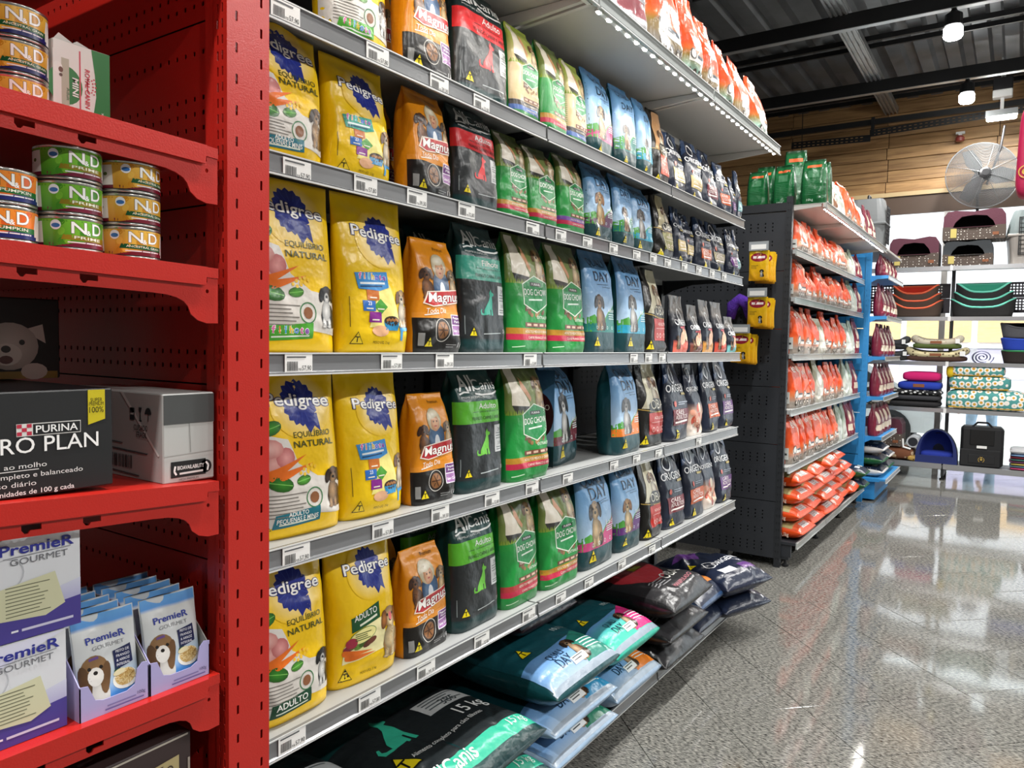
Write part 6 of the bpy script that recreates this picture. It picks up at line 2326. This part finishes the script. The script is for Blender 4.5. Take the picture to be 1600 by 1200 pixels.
def blob(w, d, h, e1=.35, e2=.35, n=32, m_=14, z0=0.0, fn=None):
    """superellipsoid cushion, base at z0"""
    v, f = [], []
    sp = lambda x, p: math.copysign(abs(x) ** p, x)
    for j in range(m_ + 1):
        ph = -PI / 2 + PI * j / m_
        for i in range(n):
            th = 2 * PI * i / n
            c = sp(math.cos(ph), e1)
            p = [w / 2 * c * sp(math.cos(th), e2), d / 2 * c * sp(math.sin(th), e2), z0 + h / 2 + h / 2 * sp(math.sin(ph), e1)]
            v.append(fn(p) if fn else p)
    for j in range(m_):
        for i in range(n):
            f.append((j * n + i, j * n + (i + 1) % n, (j + 1) * n + (i + 1) % n, (j + 1) * n + i))
    return MB().add(v, f)
YD = YS + .20
def cushion(label, x0, x1, z, h, m, d=.36, yaw=0.0, tagm=None, fn=None, group='cushions on the display shelving', pipe=None):
    t = thing('pet_cushion', label, 'cushion', ((x0 + x1) / 2, YD, z), (0, 0, yaw), group)
    blob(x1 - x0, d, h, .55, .3, fn=fn).build('cushion_body', m, t, smooth=True)
    w = x1 - x0
    if tagm:
        MB().box(-.06, .06, -d / 2 - .004, -d / 2 + .004, h * .35, h * .70).build('sewn_label', tagm, t)
    return t
leather = mat('leather_label', '#8a5230', .6)

def house_bed(label, x0, x1, z, h, roofc, wallm, depth=.36, tagx=-.32):
    w = x1 - x0
    t = thing('house_bed', label, 'pet bed', ((x0 + x1) / 2, YD - depth / 2, z), 0, 'house beds on the display shelving')
    roof = fab(roofc)
    out = [(-w / 2, h * .42), (w / 2, h * .42), (w * .49, h * .80), (w * .43, h * .97), (w * .30, h), (.0, h * .93), (-w * .30, h * .99), (-w * .43, h * .96), (-w * .49, h * .80)]
    hole = [(-w * .34, h * .43), (w * .34, h * .43), (w * .30, h * .60), (w * .20, h * .78), (0, h * .82), (-w * .20, h * .78), (-w * .30, h * .60)]
    prism_holes(MB(), [out, hole], 1, 0, .03).build('roof_front', roof, t)
    shell = MB()
    for k in range(1, len(out)):
        a, b = out[k], out[(k + 1) % len(out)]
        shell.add([(a[0], .03, a[1]), (b[0], .03, b[1]), (b[0], depth, b[1]), (a[0], depth, a[1])], [(0, 1, 2, 3)])
    shell.build('roof_shell', roof, t)
    MB().prism(out, 1, depth - .01, depth).build('back_wall', mat('dark_inside', '#161314', .9), t)
    fr = [(-w / 2, 0), (w / 2, 0), (w * .505, h * .30), (w / 2, h * .45), (w * .36, h * .45), (w * .25, h * .36), (0, h * .30), (-w * .25, h * .36), (-w * .36, h * .45), (-w / 2, h * .45), (-w * .505, h * .3)]
    MB().prism(fr, 1, -.02, .02).build('front_panel', wallm, t)
    MB().box(-w / 2, -w / 2 + .02, .02, depth, 0, h * .44).box(w / 2 - .02, w / 2, .02, depth, 0, h * .44).box(-w / 2 + .02, w / 2 - .02, .02, depth, 0, .03).build('side_walls', wallm, t)
    blob(w * .9, depth * .85, h * .38, .5, .4, z0=.03).xf(Matrix.Translation((0, depth / 2, 0))).build('inner_cushion', wallm, t, smooth=True)
    MB().box(w * tagx - .03, w * tagx + .03, -.026, -.021, h * .08, h * .38).build('paper_tag', mat('kraft_tag', '#cbb868', .7), t)
    MB().box(w * .30, w * .30 + .06, -.026, -.021, h * .12, h * .22).build('sewn_label', leather, t)
    return t
house_bed('maroon-roofed house bed with dotted walls, alone at the left of the top shelf', -1.37, -.84, 2.518, .36, '#5e3240', dots)
house_bed('grey-roofed house bed with dotted walls beneath a maroon one', -.80, -.30, 2.518, .29, '#45494c', dots)
hb = house_bed('maroon-roofed house bed with dotted walls resting on the grey-roofed one', -.81, -.19, 2.812, .345, '#5e3240', dots)
carrier('grey and beige plastic pet carrier with wire door on the top shelf', (.10, YD, 2.518), (0, 0, .12), .56, .36, .60, mat('carrier_slate', '#6f7a7a', .45), cgl, blackwire)

def dip_bed(label, cx, z, w, h, outc, inc, trimc, d=.36, dip=.5, group='dipped beds on the display shelving'):
    t = thing('dipped_bed', label, 'pet bed', (cx, YD, z), 0, group)
    n, rows = 40, 5
    def H_(th):
        return h * (1 - dip * math.exp(-((th - 1.5 * PI) / .75) ** 2))
    for inner, nm, m_ in ((0, 'outer_wall', fab(outc)), (1, 'inner_lining', fab(inc))):
        v, f = [], []
        for j in range(rows + 1):
            q = j / rows
            for i in range(n):
                th = 2 * PI * i / n
                k = (.88 + .12 * q) - inner * .09
                c, s_ = math.cos(th), math.sin(th)
                v.append((k * w / 2 * math.copysign(abs(c) ** .6, c), k * d / 2 * math.copysign(abs(s_) ** .6, s_), H_(th) * q + (.012 if inner and j == 0 else 0)))
        for j in range(rows):
            for i in range(n):
                f.append((j * n + i, j * n + (i + 1) % n, (j + 1) * n + (i + 1) % n, (j + 1) * n + i))
        f.append(tuple(range(n))[::-1])
        MB().add(v, f).build(nm, m_, t, smooth=True)
    pts = []
    for i in range(n + 1):
        th = 2 * PI * i / n
        c, s_ = math.cos(th), math.sin(th)
        pts.append((.955 * w / 2 * math.copysign(abs(c) ** .6, c), .955 * d / 2 * math.copysign(abs(s_) ** .6, s_), H_(th)))
    MB().tube(pts, .012, 8, False).build('piping', fab(trimc), t, smooth=True)
    blob(w * .78, d * .7, h * .5, .6, .5, z0=.014).build('inner_cushion', fab(inc), t, smooth=True)
    return t
for i, (z, w, h) in enumerate(((1.928, .56, .20), (2.02, .53, .19), (2.10, .50, .21))):
    dip_bed('brown bed with orange-red lining, %s of the nested stack' % ('lowest', 'middle', 'topmost')[i], -1.06 - .01 * i, z, w, h, '#4a3a30', '#c8321c', '#d05a38', d=.36 - .03 * i)
    dip_bed('black bed with aqua lining, %s of the nested stack' % ('lowest', 'middle', 'topmost')[i], -.38, z, w + .10 - .03 * i, h + .01, '#262626', '#4ab89c', '#6ac8b0', d=.36 - .03 * i)
cushion('bright blue cushion next to the brown nested beds', -1.52, -1.36, 1.928, .20, fab('#2440a8'), .34)
t = cushion('black bag cushion with cream piping at the right end', .06, .42, 1.928, .30, fab('#211e1e'), .34)
MB().tube([(-.15, -.172, .01), (-.155, -.17, .28)], .008, 6).build('piping', fab('#d8c49a'), t)

def bolster(label, x0, x1, z, h, rimm, basem, inm, labels=True, group='bolster beds on the display shelving', d=.37):
    w = x1 - x0
    t = thing('bolster_bed', label, 'pet bed', ((x0 + x1) / 2, YD, z), 0, group)
    blob(w * .92, d * .95, h * .45, .5, .35).build('base', basem, t, smooth=True)
    pts = []
    n = 36
    for i in range(n + 1):
        th = 2 * PI * i / n
        c, s_ = math.cos(th), math.sin(th)
        up = h * (.56 + .22 * abs(c) ** 2 - .10 * max(0, -s_))
        pts.append((.86 * w / 2 * math.copysign(abs(c) ** .55, c), .80 * d / 2 * math.copysign(abs(s_) ** .55, s_), up))
    MB().tube(pts, [h * .20 + h * .07 * abs(math.cos(2 * PI * i / n)) for i in range(n + 1)], 14, False).build('bolster', rimm, t, smooth=True)
    blob(w * .6, d * .5, h * .3, .6, .4, z0=h * .35).build('inner_cushion', inm, t, smooth=True)
    if labels:
        MB().box(-.06, .06, -d / 2 - .004, -d / 2 + .012, h * .40, h * .58).build('sewn_label', leather, t)
        MB().box(w * .36, w * .44, -d / 2 - .006, -d / 2 + .012, h * .42, h * .75).build('paper_tag', paper, t)
    return t
bolster('dark grey bolster bed, lower of the pair beside the blue shelving', -1.60, -1.10, 1.398, .15, fab('#37383a'), fab('#2c2c2e'), fab('#222224'))
bolster('dark grey bolster bed, upper of the pair beside the blue shelving', -1.60, -1.12, 1.535, .16, fab('#3f4044'), fab('#2c2c2e'), fab('#222224'))
bolster('brown-based bed with flowered bolster, lower of the pair', -1.17, -.48, 1.398, .17, camo, fab('#4a3026'), fab('#5a6a30'))
bolster('dotted pale bolster bed resting on the flowered one', -1.10, -.55, 1.55, .16, dotw, fab('#5a6a34'), fab('#e4e4e2'))
t = thing('rolled_blanket', 'grey rolled blanket with paper tag beside the flowered bed', 'blanket', (-.36, YD, 1.398), 0)
sp = []
for i in range(60):
    a = i * .32
    r = .015 + .0026 * i * .32 * 1.6
    sp.append((r * math.cos(a) * 1.25, 0, .062 + r * math.sin(a)))
v, f = [], []
for p in sp:
    v += [(p[0], -.17, p[2]), (p[0], .17, p[2])]
for i in range(len(sp) - 1):
    f.append((2 * i, 2 * i + 2, 2 * i + 3, 2 * i + 1))
o = MB().add(v, f).build('rolled_cloth', fab('#8486a0'), t, smooth=True)
md = o.modifiers.new('thick', 'SOLIDIFY')
md.thickness = .006
MB().box(.05, .085, -.185, -.183, -.03, .03).build('paper_tag', paper, t)
dip_bed('dark box bed with green trim, lowest of the right-hand stack', .10, 1.398, .56, .14, '#2a2220', '#2a2220', '#2c7a48', dip=.0)
dip_bed('bright blue bed, middle of the right-hand stack', .09, 1.541, .56, .14, '#2444b4', '#2444b4', '#2c50c0', dip=.1)
dip_bed('grey bed with dipped front, topmost of the right-hand stack', .09, 1.684, .58, .17, '#55565a', '#3c3c40', '#4a4a4e', dip=.35)

cushion('camouflage rolled cushion beside the blue shelving', -1.58, -1.24, .955, .12, camo2)
cushion('peach and grey flowered cushion under the camouflage roll', -1.58, -1.28, .848, .105, camo2, tagm=paper)
Z = .848
for i, (lb, h, m_, x0, x1) in enumerate((('flat black mat, lowest of the folded stack', .075, fab('#222022'), -1.32, -.75), ('flat black mat with grey top, second in the folded stack', .075, fab('#36363a'), -1.30, -.75), ('black and white patterned mat in the folded stack', .06, zebra, -1.33, -.74), ('royal blue cushion with leather label on the folded stack', .11, fab('#2240b0'), -1.22, -.75), ('hot pink cushion, topmost of the folded stack', .12, fab('#d41c70'), -1.17, -.76))):
    cushion(lb, x0, x1, Z, h, m_, .36, tagm=leather if 'leather' in lb else None)
    Z += h * .96
for i, (z, x0, x1, h) in enumerate(((.848, -.70, .10, .24), (1.075, -.68, -.06, .17), (1.235, -.66, -.12, .13))):
    t = thing('egg_print_bed', 'teal bed printed with fried eggs, %s of three' % ('lowest', 'middle', 'topmost')[i], 'pet bed', ((x0 + x1) / 2, YD, z), 0, 'fried-egg print beds')
    blob(x1 - x0, .38, h, .45, .3).build('bed_body', eggs, t, smooth=True)
    MB().tube([(-(x1 - x0) * .46, -.17, h * .12), ((x1 - x0) * .46, -.17, h * .12)], .008, 8).build('piping', fab('#c8a02c'), t)
    if i == 2:
        blob(.10, .10, .15, .8, .8, z0=-.02).xf(Matrix.Translation((-(x1 - x0) * .5, -.12, 0))).build('yellow_lining', fab('#e0c020'), t, smooth=True)
cushion('dark cushion at the right end beside the egg-print beds', .12, .48, .848, .16, fab('#2a2024'))
cushion('pink cushion lying on the dark cushion at right', .16, .48, 1.004, .12, fab('#c84078'))

house_bed('maroon-roofed house bed on the base shelf beside the blue shelving', -1.62, -1.14, .36, .33, '#5e2e3c', dots)
cushion('brown and patterned thick cushion under the maroon house bed', -1.70, -1.00, .193, .165, pattern_mat('brown_print', '#7a4a30', '#c8b090', None, 12, .3, rnd=1), .38)
t = thing('rolled_blanket', 'white and dark rolled blanket beside the navy igloo bed', 'blanket', (-1.02, YD, .356), 0)
MB().tube([(0, -.17, .07), (0, .17, .07)], .07, 20).build('rolled_cloth', fab('#c9ccd0'), t)
MB().tube([(0, -.178, .07), (0, -.168, .07)], .052, 20).build('dark_core', fab('#23262c'), t)
MB().tube([(-.11, -.18, .1), (-.10, -.185, .0), (-.02, -.18, -.02)], .012, 8).build('tie_cord', paper, t)

# navy igloo bed
t = thing('igloo_bed', 'navy blue igloo bed with arched opening on the base shelf', 'pet bed', (-.77, YD, .193), 0)
W, Hh, D = .44, .40, .33
def arch(k, n=18, zb=0.0):
    return [(k * W / 2 * math.cos(PI * i / n) * (1.0 if i not in (0, n) else 1.0), zb + (k * Hh - zb) * math.sin(PI * i / n) ** .8) for i in range(n + 1)]
v, f = [], []
secs = [(0, 1.0), (.25, 1.02), (.5, .98), (.75, .85), (.92, .6), (1.0, .2)]
n = 19
for q, k in secs:
    for (x, z) in arch(k):
        v.append((x, -D / 2 + D * q, z))
for j in range(len(secs) - 1):
    for i in range(n - 1):
        f.append((j * n + i, j * n + i + 1, (j + 1) * n + i + 1, (j + 1) * n + i))
MB().add(v, f).build('dome', fab('#23283a'), t, smooth=True)
loops = [arch(1.0) , [(x * .80, .085 + z * .78) for x, z in arch(1.0)][::-1]]
prism_holes(MB(), loops, 1, -D / 2 - .02, -D / 2 + .005).build('front_rim', fab('#1f2c66'), t)
v, f = [], []
for q, k in ((.0, .80), (.4, .78), (.75, .66), (.93, .3)):
    for (x, z) in arch(1.0):
        v.append((x * k, -D / 2 + D * q, .085 + z * .78 * k / .8))
for j in range(3):
    for i in range(n - 1):
        f.append((j * n + i, j * n + i + 1, (j + 1) * n + i + 1, (j + 1) * n + i))
MB().add(v, f).build('inner_lining', fab('#22368c'), t, smooth=True)
blob(W * .8, D * .85, .10, .5, .4, z0=.03).build('inner_cushion', fab('#2238a0'), t, smooth=True)
blob(.40, .16, .045, .6, .4).build
t = thing('pet_cushion', 'small leopard print cushion in front of the navy igloo', 'cushion', (-.89, YS + .075, .193), (0, 0, .05), 'cushions on the display shelving')
blob(.40, .11, .07, .6, .4).build('cushion_body', leop, t, smooth=True)

# black carrier backpack
bp = thing('carrier_backpack', 'black pet carrier backpack with mesh window and gold emblem', 'backpack', (-.32, YD, .193), (0, 0, .04))
bk = mat('black_nylon', '#17181a', .7, bump=.15, bscale=300)
MB().cbox(-.215, .215, -.15, .15, 0, .46, .03).build('pack_body', bk, bp)
MB().cbox(-.215, .19, -.165, -.14, .0, .20, .012).build('front_pocket', bk, bp)
MB().cbox(-.12, .12, -.158, -.148, .25, .43, .01).build('mesh_window', mat('black_mesh', '#0c0d0e', .4), bp)
MB().tube([(-.10, -.10, .455), (-.05, -.10, .51), (.05, -.10, .51), (.10, -.10, .455)], .012, 10).build('handle', bk, bp)
MB().box(-.05, .05, -.168, -.160, .215, .245).build('white_tag', paper, bp)
MB().cbox(-.13, .13, -.17, -.163, .04, .14, .006).build('pocket_flap', bk, bp)
A = Art(.09, .07)
A.g('gold_emblem')
for sx in (-1, 1):
    for k in range(5):
        th = -.2 + k * .38
        A.ell(.5 + sx * .32 * math.cos(th - .6), .4 + .40 * math.sin(th - .6), .08, .035, '#b89a48', 1, 8, sx * (th + .9))
A.ell(.5, .45, .14, None, '#b89a48', 1, 12)
A.poly([(.40, .70), (.60, .70), (.64, .95), (.5, .80), (.36, .95)], '#b89a48', 1)
for gn, me in A.build(flat_map((0, -.171, .055), (1, 0, 0), (0, 0, 1), (0, -1, 0)), 'emb', .03, .0003, .0002):
    obj(gn, me, None, bp)
# folded blankets
Z = .193
for i, (c, nm) in enumerate((('#d0507c', 'pink'), ('#5a7a8c', 'slate blue'), ('#c8b45a', 'mustard'), ('#6a3c5c', 'plum'), ('#4c7a70', 'teal'), ('#7a2434', 'wine red'), ('#7ca0c8', 'light blue'), ('#cfd0d2', 'white fluffy'))):
    h = .026 if i < 7 else .07
    t = thing('folded_blanket', '%s blanket in the folded pile right of the black backpack' % nm, 'blanket', (.18 + .006 * (-1) ** i, YD, Z), 0, 'folded blankets')
    blob(.44 - .01 * (i % 3), .34, h, .5, .25).build('folded_cloth', fab(c), t, smooth=True)
    MB().tube([(-.21, -.17, h * .5), (.21, -.17, h * .5)], h * .22, 8).build('front_fold', fab(c), t, smooth=True)
    Z += h * .97

# ------------------------------------------------------------------ things under the roof
YW = YF - .25
fan = thing('wall_fan', 'large round wire-guard fan mounted before the wooden wall', 'fan', (-.475, 10.95, 3.68), (-.08, 0, .28))
wire = mat('fan_wire', '#6c6e6f', .45, .5)
Rf = .40
rings = MB()
for k in range(1, 31):
    r = Rf * (.16 + .84 * k / 30)
    y = -.11 * math.cos(min(1, r / Rf) * PI / 2) ** .8
    pts = [(r * math.cos(2 * PI * i / 44), y, r * math.sin(2 * PI * i / 44)) for i in range(45)]
    rings.tube(pts, .0036, 4, False)
o = rings.build('wire_rings', wire, fan)
o['kind'] = 'stuff'
rib = MB()
pts = []
for j in range(9):
    r = Rf * j / 8
    pts.append((r, -.112 * math.cos(min(1, r / Rf) * PI / 2) ** .8 - .004, 0))
for k in range(8):
    m_ = MB().tube(pts, .003, 6).xf(Matrix.Rotation(k * PI / 4 + .3, 4, 'Y')).build('guard_rib', wire, fan)
MB().tube([(Rf * math.cos(2 * PI * i / 48), .0, Rf * math.sin(2 * PI * i / 48)) for i in range(49)], .007, 8, False).build('rim', wire, fan)
MB().lathe([(.0, .0), (.06, .0), (.062, .012), (.04, .02)], 24).xf(Matrix.Rotation(PI / 2, 4, 'X')).build('hub_badge', blackwire, fan, (0, -.125, 0))
for k in range(3):
    bl = MB().prism([(.04, -.05), (.16, -.10), (.34, -.08), (.36, .05), (.20, .10), (.05, .05)], 1, 0, .004).xf(Matrix.Rotation(k * 2 * PI / 3, 4, 'Y') @ Matrix.Rotation(.35, 4, 'X'))
    bl.build('fan_blade', mat('fan_blade', '#1c1e1e', .6, 0), fan, (0, .02, 0))
MB().lathe([(.06, 0), (.075, .03), (.075, .13), (.04, .16)], 20).xf(Matrix.Rotation(-PI / 2, 4, 'X')).build('motor', blackwire, fan, (0, .06, 0))
MB().tube([(0, .15, 0), (0, .22, -.02), (.02, .25, -.42)], .018, 10).build('mount_pole', blackwire, fan)
MB().tube([(.02, .25, -.42), (.02, .5, -.42)], .02, 8).build('wall_bracket', blackwire, fan)

# linear lamp with driver box hanging on a slotted strut
ll = thing('linear_lamp', 'short linear lamp with driver box hung from a slotted strut', 'lamp', (-.30, 10.70, 4.27))
MB().box(-.16, .16, -.05, .05, .03, .10).build('lamp_body', galv, ll)
MB().cbox(-.15, .15, -.045, .045, -.01, .03, .01).build('diffuser', lampem, ll)
MB().box(-.018, .018, -.018, .018, .10, .24).build('stem', white_p, ll)
MB().cbox(-.10, .10, -.06, .06, .24, .33, .01).build('junction_base', white_p, ll)
MB().cbox(-.10, .10, -.055, .055, .33, .47, .01).build('driver_box', blackwire, ll)
v, f = perforated(.05, .60, [(.025, .04 + .05 * j, .006, .014) for j in range(11)])
obj('slotted_strut', mesh('slotted_strut', v, f), galv, ll, (-.025, -.03, .28))
light('lamp_light', 'AREA', (0, 0, -.02), 25, (1, .99, .96), .28, .08, (0, 0, 0), ll)
# black perforated cable tray and rail
tr = thing('cable_tray', 'black perforated cable tray along the wooden wall', 'cable tray', (0, 10.9, 4.33))
w = 2.3
v, f = perforated(w, .09, [(.05 + .06 * i, .025 + .04 * j, .016, .006) for i in range(37) for j in range(2)])
obj('tray_side', mesh('tray_side', v, f), black, tr, (-1.75, 0, -.03), (0, -.035, 0))
v, f = perforated(1.0, .09, [(.05 + .06 * i, .025 + .04 * j, .016, .006) for i in range(15) for j in range(2)])
obj('tray_side', mesh('tray_side', v, f), black, tr, (-2.74, 0, -.06), (0, .03, 0))
MB().box(-1.74, -1.70, -.01, .03, -.02, .22).build('tray_hanger', black, tr)
trim(MB().box(XL, XR, 10.92, 10.97, 4.46, 4.53), black)
cm = thing('security_camera', 'small red and white sensor on the wooden wall', 'sensor', (-.76, YF - .02, 4.30))
MB().box(-.05, .05, -.05, 0, .03, .06).box(-.02, .02, -.08, 0, -.02, .03).build('mount', white_p, cm)
MB().lathe([(.0, -.05), (.05, -.04), (.055, 0), (.03, .03)], 16).build('sensor_head', mat('sensor_red', '#8a3a34', .4), cm, (0, -.08, -.03))
cb = thing('hanging_cable', 'black cable hanging down the wooden wall to the fan', 'cable', (-.40, 10.95, 4.2))
MB().tube([(.13, 0, .05), (.10, .02, -.2), (.03, .05, -.45), (-.03, .1, -.62)], .014, 8).build('cable_run', blackwire, cb)
cb2 = thing('hanging_cable', 'thin black cable dropping from the roof left of the tray', 'cable', (-2.70, 11.3, 4.0))
MB().tube([(0, 0, .93), (.005, 0, .3), (0, 0, -.3)], .006, 6).build('cable_run', blackwire, cb2)
# black column rising behind the near shelving
struct(MB().box(-2.52, -2.36, 5.92, 6.08, 0, 4.85).build('column', black))

# dark pink hanging bag and orange item at the right-hand edge of the aisle
pk = thing('hanging_bag', 'dark pink bag with gold emblem hanging at the right edge', 'bag', (.065, 5.0, 2.36))
blob(.26, .16, .50, .35, .35, fn=lambda p: [p[0] * (1 - .22 * p[2]), p[1], p[2]]).build('bag_body', mat('pink_fabric', '#b01c4c', .55, bump=.1, bscale=60), pk, smooth=True)
MB().tube([(-.06, 0, .48), (-.04, 0, .60), (.04, 0, .60), (.06, 0, .48)], .012, 8).build('strap', mat('pink_strap', '#8a1438', .6), pk)
A = Art(.07, .07)
A.g('gold_emblem')
A.ring(.5, .5, .5, .08, '#c8a048', 1)
A.ell(.5, .5, .26, None, '#c8a048', 1, 14)
for gn, me in A.build(flat_map((-.08, -.083, .10), (1, 0, 0), (0, 0, 1), (0, -1, 0)), 'emb2', .03, .0003, .0002):
    obj(gn, me, None, pk)
ds = thing('display_stand', 'black metal stand holding the dark pink bag', 'stand', (.62, 5.0, 0))
MB().tube([(0, 0, .02), (0, 0, 2.97)], .018, 10).build('post', blackwire, ds)
MB().tube([(0, 0, 2.955), (-.58, 0, 2.955)], .008, 8).build('arm', blackwire, ds)
MB().lathe([(.20, 0), (.20, .012), (.03, .03)], 24).build('foot', blackwire, ds)
# ------------------------------------------------------------------ high-bay lamps under the roof beams

for ix, x in enumerate((-.62, 2.8)):
    for iy, y in enumerate((-.5, 1.6, 3.7, 5.8, 7.9, 10.0)):
        seen = ix == 0 and iy >= 4
        lab = 'glowing high-bay lamp nearer the fan' if (seen and iy == 5) else ('glowing high-bay lamp on the nearer roof beam' if seen else 'high-bay lamp in row %s, %s along the roof' % (('one', 'two', 'three')[ix], ORD[iy]))
        t = thing('high_bay_lamp', lab, 'lamp', (x, y, 4.575), 0, 'high-bay lamps under the roof')
        MB().lathe([(.06, -.16), (.075, -.15), (.07, -.05), (.03, -.02), (.02, 0)], 16).build('housing', black, t)
        MB().lathe([(.02, -.265), (.062, -.26), (.078, -.24), (.078, -.17), (.055, -.16)], 20).build('lens', lampem, t, smooth=True)
        ld = light('lamp_light', 'AREA', (0, 0, -.275), LAMP_W, (1, .98, .95), .16, parent=t, spread=math.radians(180))
        ld.data.shape = 'DISK'
